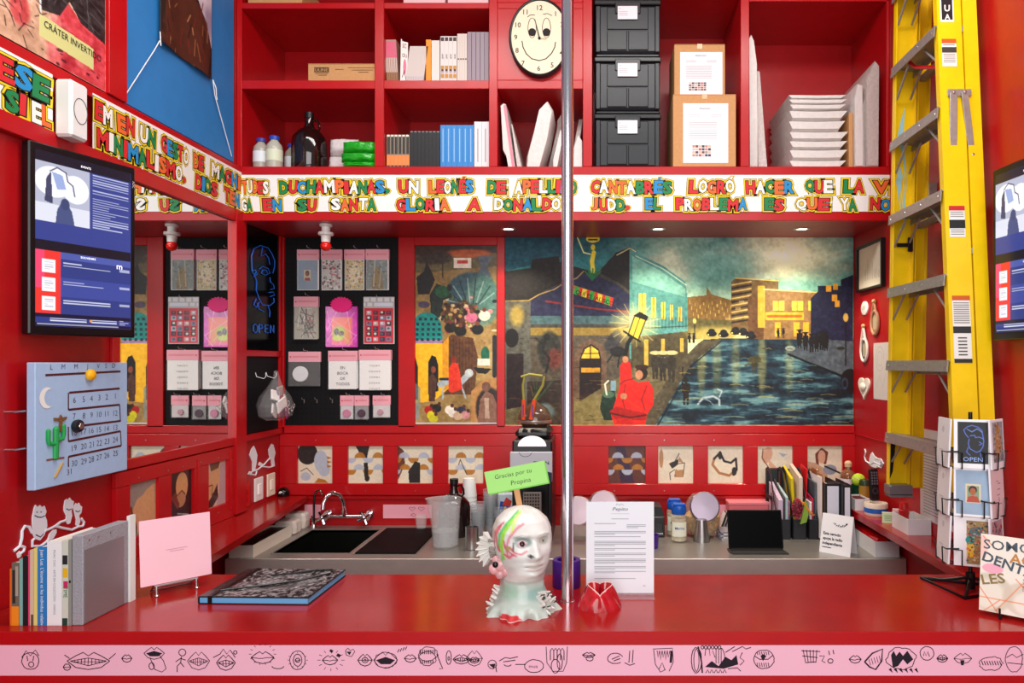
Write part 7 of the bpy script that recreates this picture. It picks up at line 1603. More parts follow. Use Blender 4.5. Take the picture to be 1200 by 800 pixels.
for pts_, wd, c in (([(-40, 286), (-52, 262), (-62, 235), (-66, 200), (-62, 165)], 8, '#8fdc1f'), ([(-46, 290), (-60, 262), (-72, 230), (-74, 190)], 7, '#4fc05a'), ([(-30, 292), (-42, 262), (-44, 240)], 6, '#c6ef5a'),
                    ([(-20, 262), (-34, 250), (-48, 225), (-54, 195), (-50, 175)], 4, '#d05a70'), ([(-30, 258), (-42, 242), (-52, 215)], 3, '#e08a9a'), ([(-70, 262), (-86, 245), (-92, 215), (-90, 190)], 5, '#d8505c'), ([(-96, 235), (-98, 200)], 4, '#e08a94'),
                    ([(-46, 200), (-36, 186), (-24, 182), (-15, 190)], 4, '#d8505c'), ([(-58, 178), (-48, 170), (-40, 180)], 6, '#d9606c'), ([(-76, 252), (-84, 225), (-80, 200), (-72, 185)], 7, '#d8505c'), ([(-100, 262), (-112, 230), (-108, 190)], 6, '#cfe8c0'), ([(-64, 175), (-70, 150), (-84, 120)], 6, '#7fcf8a'), ([(-34, 178), (-46, 186), (-56, 196), (-60, 215)], 4, '#d04a60')):
    cv.line([q(*p) for p in pts_], wd, c, .85)
cv.ell(*q(-50, 196), 6, 6, '#b49a5c', .9); cv.ell(*q(-22, 214), 16, 15, '#7c918c', .75, .4); cv.ell(*q(24, 214), 13, 12, '#93a39e', .6, .5); cv.line([q(-38, 226), q(-24, 233), q(-10, 230)], 3, '#a79d97'); cv.line([q(10, 230), q(24, 232), q(38, 226)], 3, '#a79d97')
cv.ell(*q(-23, 210), 9, 10, '#d9a2a6'); cv.ell(*q(-23, 209), 6, 8, '#efe8e4'); cv.ell(*q(-22, 207), 3.8, 5.5, '#3a0f1a'); cv.ell(*q(22, 212), 6, 6, '#c9b9a0'); cv.ell(*q(22, 212), 2.5, 3, '#4a3d30')
cv.line([q(-38, 212), q(-40, 190)], 2, '#2c2624'); cv.ell(*q(-9, 178), 3.2, 4.5, '#151213'); cv.line([q(-16, 146), q(0, 143), q(16, 146)], 2.4, '#8f7f78'); cv.ell(*q(0, 152), 16, 4, '#cdbab3', .6); cv.ell(*q(0, 138), 15, 5, '#d9c4bc', .6); cv.ell(*q(55, 190), 14, 50, '#bfae9f', .5, .8)
th = np.radians(cv.gx); zz_ = H_-cv.gy/1000.0
TH, ZZ = np.meshgrid(th, zz_)
FR, BK, SD = (np.interp(ZZ, zk, v) for v in (fr, bk, sd))
c_, s_ = np.cos(TH), np.sin(TH); A = np.where(c_ > 0, FR, BK); R = 1/np.sqrt((c_/A)**2+(s_/SD)**2)
def bump(t0, z0, st, sz_, amp): return amp*np.exp(-((TH-t0)/st)**2-((ZZ-z0)/sz_)**2)
R = R+bump(0, .174, .15, .013, .021)+bump(0, .19, .12, .016, .012)+bump(0, .208, .10, .016, .006)+bump(.16, .171, .09, .008, .007)+bump(-.16, .171, .09, .008, .007)
R = R+bump(.38, .213, .19, .011, -.010)+bump(-.38, .213, .19, .011, -.010)+bump(.38, .212, .09, .007, .006)+bump(-.40, .210, .11, .009, .008)+bump(.35, .229, .26, .006, .006)+bump(-.35, .229, .26, .006, .006)
R = R+bump(0, .151, .26, .004, .007)+bump(0, .144, .27, .0025, -.004)+bump(0, .138, .22, .004, .007)+bump(0, .120, .22, .009, .006)+bump(.55, .18, .25, .018, .004)+bump(-.55, .18, .25, .018, .004)
R = R+(fbm(NZ, NT+1, 8, 4)-.5)*.004; edge = np.clip((.03-ZZ)/.03, 0, 1); R = R+edge*.010*np.sin(TH*7)+edge*.006*np.sin(TH*17+1)
R[:, -1] = R[:, 0]
Xh, Yh = R*np.cos(TH+FA), R*np.sin(TH+FA)
co = np.stack([Xh, Yh, ZZ], -1).reshape(-1, 3)
m = MB(); m.v = [tuple(p) for p in co]; W_ = NT+1
m.f = [(j*W_+i, (j+1)*W_+i, (j+1)*W_+i+1, j*W_+i+1) for j in range(NZ-1) for i in range(NT)]; m.m = [0]*len(m.f)
hd = ob('head', m, print_mat(.38, coat=.3), t, 0); hd.data.shade_smooth()
a = np.clip(cv.a, 0, 1); lin = np.where(a <= .04045, a/12.92, ((a+.055)/1.055)**2.4); col = np.ones((NZ*W_, 4), np.float32); col[:, :3] = lin.reshape(-1, 3)
at_ = hd.data.color_attributes.new('Col', 'FLOAT_COLOR', 'POINT'); at_.data.foreach_set('color', col.ravel())
def hp(thd, z, extra=0.0):      # point on the head
    i = int(round((thd+180)/360*NT)); j = int(round((H_-z)*1000/300*(NZ-1))); r_ = R[j, i]+extra; a_ = math.radians(thd)+FA
    return (r_*math.cos(a_), r_*math.sin(a_), z)
CW = M('#dedad4', .25, coat=.4, bump=.3, scale=50)
ob('eyeball', MB().sph(hp(-23, .209, -.004), .008, 14, 10), M('#3a0f1a', .1, coat=.6), t)
# pleated fan ear
m = MB(); base = Vector(hp(-100, .185, -.006)); n = 7; vs = [tuple(base)]; dirx = Vector((-.93, -.30, 0))
for k in range(2*n+1):
    a = math.radians(-58+k*116/(2*n)); L = .062 if k % 2 else .050; off = .007 if k % 2 else -.004
    vs.append(tuple(base+dirx*L*math.cos(a)+Vector((0, 0, L*math.sin(a)*1.05))+Vector((.3, -1, 0)).normalized()*off))
m.add(vs, [(0, i, i+1) for i in range(1, 2*n+1)]); fan = ob('fan_ear', m, CW, t, 0); md = fan.modifiers.new('thickness', 'SOLIDIFY'); md.thickness = .004
m = MB(); r = random.Random(6)
for k in range(12): b0 = Vector(hp(-96+r.uniform(-8, 8), .19+r.uniform(-.03, .03), .002)); m.tube([b0, b0+Vector((-.012, -.008, r.uniform(-.004, .010)))], .0035, 6)
ob('crust', m, M('#9c928c', .5), t)['kind'] = 'stuff'
m = MB()
for (dx, dz, rr) in ((0, 0, .020), (-.016, -.012, .016), (.016, -.018, .015), (.0, -.026, .014), (-.010, .014, .012)): b0 = Vector(hp(-82, .142, .0)); m.sph((b0.x+dx, b0.y-.004, b0.z+dz), rr, 12, 8, sc=(1, .7, 1))
ob('ear_lobe', m, M('#dca0a2', .25, coat=.4, vary=.25, scale=40, bump=.2), t); b0 = Vector(hp(-82, .146, .014)); ob('bead', MB().sph((b0.x+.002, b0.y-.008, b0.z), .0085, 14, 10), M('#0a0b0e', .08), t)
for side, (t0, cnt) in enumerate(((-120, 15), (38, 15))):
    m = MB()
    for k in range(cnt):
        th_ = t0+r.uniform(-24, 24); z = r.uniform(.010, .062); b0 = Vector(hp(th_, z, -.004)); d = Vector((b0.x, b0.y, 0)).normalized()
        m.tube([b0, b0+d*r.uniform(.012, .022)+Vector((0, 0, r.uniform(-.006, .016)))], [.0065, .002 if k % 3 else .005], 7)
    ob('spiky_ruff', m, CW, t, 60)['kind'] = 'stuff'
m = MB()
for k in range(12): b0 = Vector(hp(38+r.uniform(-22, 22), r.uniform(.02, .055), .004)); m.tube([b0, b0+Vector((r.uniform(.004, .012), -.004, r.uniform(.004, .012)))], .0018, 5)
ob('dark_spikes', m, M('#3a3836', .4), t)['kind'] = 'stuff'
# thank-you sign on a stick
t = thing('thank_you_sign', 'light green paper sign on a wooden stick above the ceramic head', 'sign', (atd(608, 0, 2.04)[0], 2.055, ZC+.302), rot=(0, -.19, 0)); t.location.z = ZC+.299
ob('stick', MB().box(-.0085, .0085, -.002, .002, -.004, .075, .001), M('#d29a66', .6), t)
ob('paper', MB().box(-.082, .094, -.0042, -.0026, .048, .112), M('#a8e67c', .55), t); ob('second_paper', MB().box(-.078, .098, -.0024, -.0021, .044, .110), M('#7fce52', .55), t)
m = MB(); m.text('Gracias por tu', -.055, .086, .0125, -.0046, shear=.12, off=-.004, sx=1.05); m.text('Propina', -.012, .060, .0135, -.0046, shear=.12, off=-.004); ob('lettering', m, M('#16221a', .6), t, 0)
# flyer in acrylic holder
t = thing('flyer_holder', 'white printed flyer in a clear stand next to the steel pole', 'sign', (.069, 2.15, ZC)); w_, h_ = .207/2, .288
ob('stand', MB().box(-w_, w_, -.030, .045, 0, .003, .001).box(-w_, w_, .004, .006, .003, h_-.002), clear('#e7dbe6', .4), t)
fl = ob('flyer', MB().box(-w_+.001, w_-.001, -.0005, .003, .012, h_), M('#e9ebf2', .5), t, 0); m = MB()
m.text('Pepito', 0, .262, .010, -.001, align='C', shear=.3, off=.01, sx=1.3)
m.ribbon([(-.012+k*.003, .277+.002*((k*3) % 4)) for k in range(9)], .001, -.001); m.flat([(-.028, .252), (.028, .252), (.028, .2526), (-.028, .2526)], -.001)
def para(z0, n, x0=-.078, x1=.078, dz=.0042, last=.4):
    for k in range(n):
        e = x1 if k < n-1 else x0+(x1-x0)*last; z = z0-dz*k; m.flat([(x0, z), (e, z), (e, z+.0014), (x0, z+.0014)], -.001)
para(.236, 1, -.026, .026, last=1); para(.222, 1, last=.42); para(.218, 3, .02, .078, last=.6); para(.198, 3); para(.182, 1, last=.9); para(.168, 4); para(.146, 2); para(.132, 3); para(.114, 4); para(.092, 3); para(.077, 2); para(.055, 1, last=.8); m.text('tu', .070, .032, .006, -.001)
ob('lettering', m, M('#767886', .7), fl, 0)
# purple tape behind the pole
t = thing('tape_roll', 'thick purple ring on the counter right behind the steel pole', 'ring', (-.098, 2.255, ZC)); ob('ring', MB().lathe([(.030, 0), (.043, 0), (.045, .003), (.045, .082), (.043, .085), (.030, .085), (.030, 0)], 36, False), M('#3f1c7e', .35), t)
# red heart shaped bowl
p = on(703, 712, ZC); t = thing('heart_dish', 'red glazed ceramic dish with a heart shaped opening in front of the flyer', 'dish', p); N = 60; LV = 12; r = random.Random(9); ru = [r.uniform(-1, 1) for _ in range(N)]
def heart(a): return (.036*math.sin(a)**3, .030*(math.cos(a)-.40*math.cos(2*a)-.17*math.cos(3*a)-.07*math.cos(4*a)))
m = MB(); vs = []
for j in range(LV+1):
    v = j/LV
    for i in range(N):
        a = 2*PI*i/N; hx_, hy_ = heart(a); bxx, byy = .062*math.sin(a)*(1+.05*ru[i]), .045*math.cos(a)*(1+.05*ru[i])
        k = v**1.15; x = bxx*(1-k)+hx_*k; y = byy*(1-k)+hy_*k; z = .066*v**.9*(1-.32*max(0, -math.cos(a))**2*v)+.004*math.sin(a*5+1)*v*(1-v)*3
        f = 1+.05*math.sin(9*a)*(1-v)*v*4; vs.append((x*f, y*f, max(0, z)))
inn = []
for j in range(5):
    for i in range(N):
        a = 2*PI*i/N; hx_, hy_ = heart(a); k = 1-.12*j; z = vs[LV*N+i][2]-.011*j; vs.append((hx_*k*.93, hy_*k*.93, z))
L_n = LV+1+5; m.add(vs, [(j*N+i, j*N+(i+1) % N, (j+1)*N+(i+1) % N, (j+1)*N+i) for j in range(L_n-1) for i in range(N)]+[tuple((L_n-1)*N+i for i in range(N))])
ob('body', m, M('#b3121f', .14, coat=.7, bump=.25, scale=40, vary=.25), t, 60); ob('rim', MB().tube([vs[LV*N+i] for i in range(N)], .0013, 6, True), M('#e8b9b4', .4), t)

# ------------------------------------------------------------------ notebook on the counter
a = Vector((-1.176, 2.085, ZC)); b = Vector((-.845, 2.075, ZC)); t = thing('notebook', 'large black and white patterned notebook with blue page edge and elastic band', 'notebook', a, math.atan2(b.y-a.y, b.x-a.x)); W_, D_, th_ = .33, .285, .022
sh_ = lambda p: (p[0]-.0*p[1], p[1])
cv = Cv(0, 0, 110, 80, 1.6, '#1b1b1d'); n_ = fbm(cv.h, cv.w, 5, 9, 3); mk = (n_ > .52).astype(float)*.75
cv.a = cv.a*(1-mk[..., None])+srgb('#a9a5a6')*mk[..., None]; cv.rect(0, 0, 16, 80, '#17191a'); cv.ell(62, 42, 36, 26, '#8e8a8b', .55, .3); cv.ell(58, 44, 22, 15, '#1e1e20', .8, .2); cv.ell(50, 40, 16, 9, '#a19c9d', .8, .4); cv.noise(2.5, .35, 4)
for k in range(4): cv.line([(24+k*3, 76-k*3), (60, 60-k*2), (95, 40-k*3), (104, 20)], 1, '#b9b4b5', .5)
m = MB().box(0, W_, 0, D_, 0, .003, .001).box(0, W_, 0, D_, th_-.003, th_, .001).box(0, .003, 0, D_, .003, th_-.003); ob('cover', m, M('#121214', .5), t); ob('pages', MB().box(.004, W_-.004, .003, D_-.004, .003, th_-.003), M('#6fb4e8', .6), t)
canvas('cover_print', cv, W_-.006, D_-.006, t, print_mat(.35, coat=.2), loc=(.003, .003, th_+.0008), rot=(-PI/2, 0, 0))
ob('elastic_band', MB().box(.030, .042, -.0015, .0, 0, th_+.001).box(.030, .042, -.0015, D_, th_+.001, th_+.0025), BLACK, t, 0)
ob('strap', MB().tube([(.04, .05, th_+.003), (.14, .10, th_+.003), (.24, .16, th_+.003), (.30, .23, th_+.003), (.29, .27, th_+.003), (.24, .265, th_+.003), (.18, .225, th_+.003), (.12, .20, th_+.003)], .0032, 6), BLACK, t)
# ------------------------------------------------------------------ pink card on an easel
a = Vector((-1.379, 2.135, ZC)); b = Vector((-1.244, 2.275, ZC)); ang = math.atan2(b.y-a.y, b.x-a.x); t = thing('card_easel', 'small silver wire easel on the counter holding the pink card', 'easel', a, ang)
ob('ledge_bar', MB().tube([(.035, -.012, .030), (.155, -.012, .030)], .0035, 8), SILVER, t)
for x in (.040, .150):
    ob('foot', MB().lathe([(0, 0), (.006, 0), (.007, .003), (.004, .006), (.0035, .030), (0, .032)], 12).at((0, 0, 0)), SILVER, t, loc=(x, -.018, 0)); ob('back_leg', MB().tube([(x, -.018, .028), (x, .01, .026), (x, .045, .0035)], .003, 6), SILVER, t)
ob('back_bar', MB().tube([(.04, .045, .004), (.15, .045, .004)], .003, 6), SILVER, t)
t = thing('square_card', 'square pale pink card standing on the silver easel', 'card', (a.x, a.y, ZC+.034), ang); m = MB().at((0, -.008, 0), (-.10, 0, 0)); m.box(0, .197, 0, .003, 0, .197); ob('card', m, M('#f6c2cf', .55), t, 0)
m = MB().at((0, -.0082, 0), (-.10, 0, 0)); 
for k, (x0_, x1_) in enumerate(((.07, .13), (.08, .12))): m.flat([(x0_, .098-.006*k), (x1_, .098-.006*k), (x1_, .0995-.006*k), (x0_, .0995-.006*k)], -.0003)
ob('lettering', m, M('#c48a98', .7), t, 0)
# ------------------------------------------------------------------ row of books at the counter's near end
Y0_ = 1.915; kx = Y0_/F
def cb(label, px0, px1, pyt, d_, cover, pages='#e6dfd2', specs=(), smats=(), txt=None, name='book', cat='book', rough=.5):
    x0, x1 = (px0-CX)*kx, (px1-CX)*kx; h_ = (733.5-pyt)*kx
    return make_book(name, label, cat, 'books standing on the bar counter', (x1-x0)-.0006, h_, d_, cover, pages, specs, smats, (x0, Y0_, ZC), txt, rough)
cb('slim orange book at the wall side of the counter row', 11.5, 13.8, 667, .13, '#e06a1c')
cb('black and grey photo book with an orange band at the foot', 13.8, 22.6, 660, .13, '#6f6459', specs=[(0, 1, 0, .052, 0), (.1, .5, .06, .15, 1), (.5, .9, .08, .16, 2)], smats=[M('#f08a1c', .5), M('#2a211d', .6), M('#a89c8c', .6)])
cb('slim pale teal book beside the photo book', 22.7, 26.8, 655.5, .15, '#7fb0ac'); cb('black book beside the pale teal one', 26.9, 33, 652, .15, '#141518'); cb('slim bright pink book', 33.1, 35, 646, .15, '#e8487c'); cb('thin beige book with a small dark print', 35.1, 39.8, 645, .15, '#d6bba0', specs=[(.3, .9, .0, .03, 0)], smats=[M('#5a4434', .6)]); cb('thin yellow book between the beige and the blue one', 39.9, 44, 643, .16, '#e4d27c')
cb('blue book with white spine title', 44.1, 55, 641.5, .16, '#1f7cc4', txt=('Juan Luz. L\'écume et les individus relatives', .0088, .97, WHITE)); t = cb('thick white book with small spine lettering', 55.2, 72.8, 635, .17, '#eeedf0', txt=('MUAC CIAC · ARTE EN COLECCIÓN · VARIOS', .0060, .90, GREYT))
t = cb('comic with colourful spine lettered TIME', 73, 80.2, 634, .17, '#cfd2c4', specs=[(.1, .9, .13, .155, 0), (.05, .9, .165, .19, 1), (.2, .95, .10, .12, 2), (0, .9, 0, .02, 3)], smats=[M('#e8b41a', .5), M('#20242a', .5), M('#c82a5c', .5), M('#163c34', .5)], txt=('TIME', .010, .46, M('#136b4a', .5)))
cb('narrow grey book with a black dot', 80.3, 84, 633, .17, '#8f8f88', specs=[(.2, .8, .115, .122, 0)], smats=[BLACK])
x0, x1 = (84.2-CX)*kx, (97-CX)*kx; t = thing('ring_binder', 'grey cloth covered box binder with studs closing the row of books', 'binder', (x0, Y0_, ZC)); h_ = .243; GC = M('#9c9aa2', .7, bump=.3, scale=150, vary=.06)
ob('case', MB().box(0, x1-x0, 0, .185, 0, h_, .002), GC, t); ob('side_panel', MB().box(x1-x0, x1-x0+.0015, .004, .165, .003, h_-.040, .0005), M('#8e8488', .3, .3), t)
m = MB()
for y in (.025, .06, .11): m.at((x1-x0, y, h_-.018), (0, PI/2, 0)).lathe([(0, .002), (.003, .001), (.003, 0)][::-1], 10, False)
ob('stud', m, SILVER, t)['kind'] = 'stuff'
t = thing('booklet', 'thin white booklet standing behind the grey binder', 'booklet', (x1-.006, Y0_+.188, ZC)); ob('sheet', MB().box(0, .010, 0, .025, 0, .255), M('#e9ece9', .5), t)
# ------------------------------------------------------------------ ladder on the right wall
LX, LZ = 1.30, 1.287
YEL = M('#f0c808', .35, bump=.03, scale=20, vary=.05, coat=.15)
lad = thing('step_ladder', 'folded yellow fibreglass step ladder with aluminium steps against the red wall', 'ladder', (LX, 2.70, LZ))
def yn(z): return 2.414+(z-1.64)*.080       # near rail
def yf(z): return 2.960-(z-1.60)*.040       # far rail
ZT = 3.45
def channel(x0, x1, fy, sgn, name):
    """C rail: web away from the steps, flanges towards them"""
    m = MB(); tw = .004; fw = .028
    def slab(xa, xb, da, db):
        z0, z1 = LZ, ZT; vs = []
        for z in (z0, z1):
            for x, d in ((xa, da), (xb, da), (xb, db), (xa, db)): vs.append((x-LX, fy(z)+sgn*d-2.70, z-LZ))
        m.add(vs, [(3, 2, 1, 0), (4, 5, 6, 7)]+[(i, (i+1) % 4, (i+1) % 4+4, i+4) for i in range(4)])
    slab(x0, x1, 0, tw); slab(x0, x0+tw, tw, fw); slab(x1-tw, x1, tw, fw)
    return ob(name, m, YEL, lad, 0)
channel(1.212, 1.298, yn, 1, 'front_rail'); channel(1.212, 1.298, yf, -1, 'front_rail'); channel(1.304, 1.354, yn, 1, 'rear_rail'); channel(1.304, 1.354, yf, -1, 'rear_rail')
for k in range(7):
    z = 1.526+.2985*k-.01; ya, yb_ = yn(z)+.004-2.70, yf(z)-.004-2.70; m = MB().at((1.250-LX, 0, z-LZ), (0, .10, 0)); hw = .045
    m.box(-hw, hw, ya, yb_, -.004, 0); m.box(-hw-.002, -hw+.002, ya, yb_, -.040, 0); m.box(hw-.002, hw+.002, ya, yb_, -.030, 0)
    m.at((0, 0, 0)); s_ = ob('step', m, ALU, lad, 0)
    mm = MB()
    for yy in np.linspace(ya+.02, yb_-.02, 4): mm.at((1.250-LX-hw-.003, yy, z-LZ-.016), (0, -PI/2+.1, 0)).lathe([(.005, 0), (.004, .002), (0, .0025)], 8, False)
    ob('rivet', mm, SILVER, s_)['kind'] = 'stuff'
    for yy, s2_ in ((ya, 1), (yb_, -1)):
        for xx in (1.222, 1.278): ob('brace', MB().tube([(xx-LX, yy+s2_*.12, z-LZ-.03), (xx-LX, yy+s2_*.01, z-LZ-.125)], .0045, 6), ALU, lad)
    if k % 2 == 1: ob('rear_bar', MB().box(1.318-LX, 1.345-LX, ya+.005, yb_-.005, z-LZ-.05, z-LZ-.025, .002), ALU, lad)
# spreader arms and bracket on the near rail
zq = EYE+(425-109)*2.50/F
yy = yn(zq)-2.70-.003
ob('bracket', MB().box(1.235-LX, 1.320-LX, yy-.003, yy, zq-LZ-.012, zq-LZ+.014, .001), ALU, lad)
m = MB(); m.box(1.240-LX, 1.266-LX, yy-.012, yy-.006, zq-LZ-.26, zq-LZ, .002); ob('spreader_arm', m, ALU, lad)
m = MB().at((1.292-LX, yy-.009, zq-LZ), (0, -.12, 0)); m.box(-.012, .012, -.003, .003, -.235, 0, .002); ob('spreader_arm', m, ALU, lad)
for x, z in ((1.253, zq-.25), (1.253, zq), (1.292, zq), (1.32, zq-.22)): ob('rivet', MB().at((x-LX, yy-.012, z-LZ), (PI/2, 0, 0)).lathe([(.006, 0), (.005, .003), (0, .004)], 10, False), SILVER, lad)
# stickers on the near rail
def sticker(px0, px1, py0, py1, rows, base='#e9e7e2', name='sticker', txt=None):
    z0 = EYE-(py1-CY)*2.47/F; z1 = EYE-(py0-CY)*2.47/F; zc_ = (z0+z1)/2; y = yn(zc_)-.0012; x0 = (px0-CX)*y/F-LX; x1 = (px1-CX)*y/F-LX; h_ = z1-z0; sl = .080
    def sl_quad(m, xa, xb, za, zb_, d, mi):
        m.add([(xa, yn(za)-d-2.70, za-LZ), (xb, yn(za)-d-2.70, za-LZ), (xb, yn(zb_)-d-2.70, zb_-LZ), (xa, yn(zb_)-d-2.70, zb_-LZ)], [(0, 1, 2, 3)], mi)
    m = MB(); sl_quad(m, x0, x1, z0, z1, .0008, 0); mats = [M(base, .4)]
    for (a, b, c, d, col) in rows:
        mats.append(M(col, .5)); sl_quad(m, x0+(x1-x0)*a, x0+(x1-x0)*b, z1-h_*d, z1-h_*c, .0014, len(mats)-1)
    o = ob(name, m, mats, lad, 0)
    if txt:
        mt = MB(); 
        for s_, u, v, size, col in txt: mt.at((0, yn(z1-h_*v)-.0022-2.70, 0), (0, 0, 0)); mt.text(s_, x0+(x1-x0)*u, z1-h_*v-LZ, size, 0, off=.03, align='C')
        ob('lettering', mt, M(txt[0][4], .5), o, 0)
G_ = '#8a8884'
sticker(1104, 1121, 38, 72, [(0, 1, 0, .16, '#c85a1c'), (0, 1, .30, .50, '#3c3a38')]+[(.08, .9, .55+.07*k, .575+.07*k, G_) for k in range(5)]+[(.08, .9, .2, .23, G_)])
sticker(1112.5, 1131, 241, 278, [(0, 1, 0, .15, '#c8252a'), (0, 1, .45, .72, '#1c1c1c')]+[(.08, .92, .19+.07*k, .215+.07*k, G_) for k in range(3)]+[(.08, .92, .76+.07*k, .785+.07*k, G_) for k in range(3)])
sticker(1117, 1138, 347, 425, [(0, 1, 0, .07, '#c85a1c'), (0, 1, .46, .56, '#2a2a2a'), (0, 1, .94, 1, '#2a2a2a')]+[(.06, .94, .10+.033*k, .115+.033*k, G_) for k in range(10)]+[(.25, .75, .62+.05*k, .64+.05*k, '#55534f') for k in range(6)])
sticker(1101.5, 1117.5, -22, 17, [(.1, .9, .0, .93, '#141414')], '#f2f2f0', 'logo_sticker', [('U', .5, .66, .022, '#f4f4f2'), ('A', .5, .92, .018, '#f4f4f2')])
# clamp, tie, blue paint, foot
ob('red_strap', MB().tube([(1.222-LX, yf(2.85)-2.70-.12, EYE+(425-78)*2.85/F-LZ-.0), (1.235-LX, yf(2.85)-2.70-.16, EYE+(425-85)*2.8/F-LZ), (1.25-LX, yn(2.85)-2.70+.05, EYE+(425-84)*2.6/F-LZ)], .007, 8), M('#c8181c', .4), lad)
zt_ = EYE+(425-288)*2.93/F
m = MB(); m.box(1.285-LX, 1.305-LX, -.49+.0, -.47, 0, .01)
ob('black_tie', MB().box(1.226-LX, 1.275-LX, yf(zt_)-2.70-.036, yf(zt_)-2.70-.030, zt_-LZ-.010, zt_-LZ+.006, .002).box(1.270-LX, 1.292-LX, yf(zt_)-2.70-.038, yf(zt_)-2.70-.030, zt_-LZ-.03, zt_-LZ+.03, .004), BLACK, lad)
m = MB(); yw = lambda z: yf(z)-.0046-2.70
for pts_ in ([(1.228, 2.72), (1.245, 2.80), (1.262, 2.86), (1.258, 2.74), (1.245, 2.70)], [(1.245, 2.70), (1.262, 2.62), (1.275, 2.50), (1.270, 2.62), (1.256, 2.72)], [(1.230, 2.56), (1.245, 2.62), (1.258, 2.58), (1.248, 2.50), (1.252, 2.42), (1.240, 2.50)], [(1.262, 2.56), (1.272, 2.44), (1.270, 2.36), (1.258, 2.46)]):
    m.add([(x-LX, yw(z), z-LZ) for x, z in pts_], [tuple(range(len(pts_)))])
ob('paint_smear', m, M('#9ccbd4', .6), lad, 0)['kind'] = 'stuff'
for fy, s_ in ((yf, -1), (yn, 1)):
    b0 = fy(LZ)-2.70; ob('foot', MB().box(1.205-LX, 1.300-LX, b0-.008+(0 if s_ > 0 else -.05), b0+.008+(.05 if s_ > 0 else 0), -.022, .018, .004).box(1.21-LX, 1.30-LX, b0-.01+(0 if s_ > 0 else -.05), b0+.01+(.05 if s_ > 0 else 0), -.032, -.022, .002), M('#8d8f94', .35, .8), lad)
m = MB(); zz = 1.50; m.add([(1.216-LX, yf(zz)-.032-2.70, 1.49-LZ), (1.236-LX, yf(zz)-.032-2.70, 1.49-LZ), (1.226-LX, yf(1.35)-.032-2.70, 1.36-LZ), (1.214-LX, yf(1.35)-.032-2.70, 1.33-LZ)], [(0, 3, 2, 1)]); tg = ob('strap_tag', m, BLACK, lad, 0); tg.modifiers.new('t', 'SOLIDIFY').thickness = .003
ob('wall_hook', MB().box(1.354-LX, XR-LX, yf(2.5)-2.70-.03, yf(2.5)-2.70-.004, 1.2, 1.26, .002), ALU, lad)
for z in (2.2, 3.0): ob('hinge_link', MB().box(1.294-LX, 1.308-LX, yn(z)-2.70+.001, yn(z)-2.70+.02, z-LZ-.01, z-LZ+.01), ALU, lad)

# ------------------------------------------------------------------ postcard rack
RX, RY = 1.177, 2.235
rk = thing('postcard_rack', 'black wire postcard rack with three tiers on the counter', 'rack', (RX, RY, ZC))
WB = M('#15161a', .35, .3)
ob('pole', MB().tube([(0, 0, .015), (0, 0, .555)], .006, 10), WB, rk)
for k, (x, y) in enumerate(((-.115, .09), (-.075, -.11), (.16, -.02))): 
    ob('foot', MB().tube([(0, 0, .035), (x*.5, y*.5, .012), (x, y, .005)], .005, 8), WB, rk)
ob('base_frame', MB().tube([(-.115, .09, .005), (-.075, -.11, .005), (.16, -.02, .005)], .005, 8, True), WB, rk); ob('hub', MB().lathe([(0, 0.0), (.014, 0.0), (.014, .05), (.0, .052)], 16), WB, rk)
PK = [(-22, .060), (42, .072), (-98, .074)]
tiers = [.385, .237, .085]
def rot2(a, x, y): c, s_ = math.cos(a), math.sin(a); return x*c-y*s_, x*s_+y*c
for ti, z in enumerate(tiers):
    for deg, off in PK+[(170, .05)]:
        a = math.radians(deg); P3 = lambda x, y, zz: (*rot2(a, x, y), z+zz)
        m = MB(); m.tube([P3(0, 0, .045), P3(0, -off*.6, .045)], .003, 6)
        m.tube([P3(-.058, -off+.02, .052), P3(-.058, -off-.016, .050), P3(-.030, -off-.020, .050), P3(-.030, -off-.018, .0)], .0022, 6); m.tube([P3(.058, -off+.02, .052), P3(.058, -off-.016, .050), P3(.030, -off-.020, .050), P3(.030, -off-.018, .0)], .0022, 6)
        m.tube([P3(-.030, -off-.018, .0), P3(-.030, -off+.02, -.004), P3(.030, -off+.02, -.004), P3(.030, -off-.018, .0)], .0022, 6); m.tube([P3(-.058, -off+.02, .052), P3(.058, -off+.02, .052)], .0022, 6); m.tube([P3(0, -off+.02, -.004), P3(0, 0, -.004)], .0025, 6)
        ob('wire_pocket', m, WB, rk)['kind'] = 'stuff'
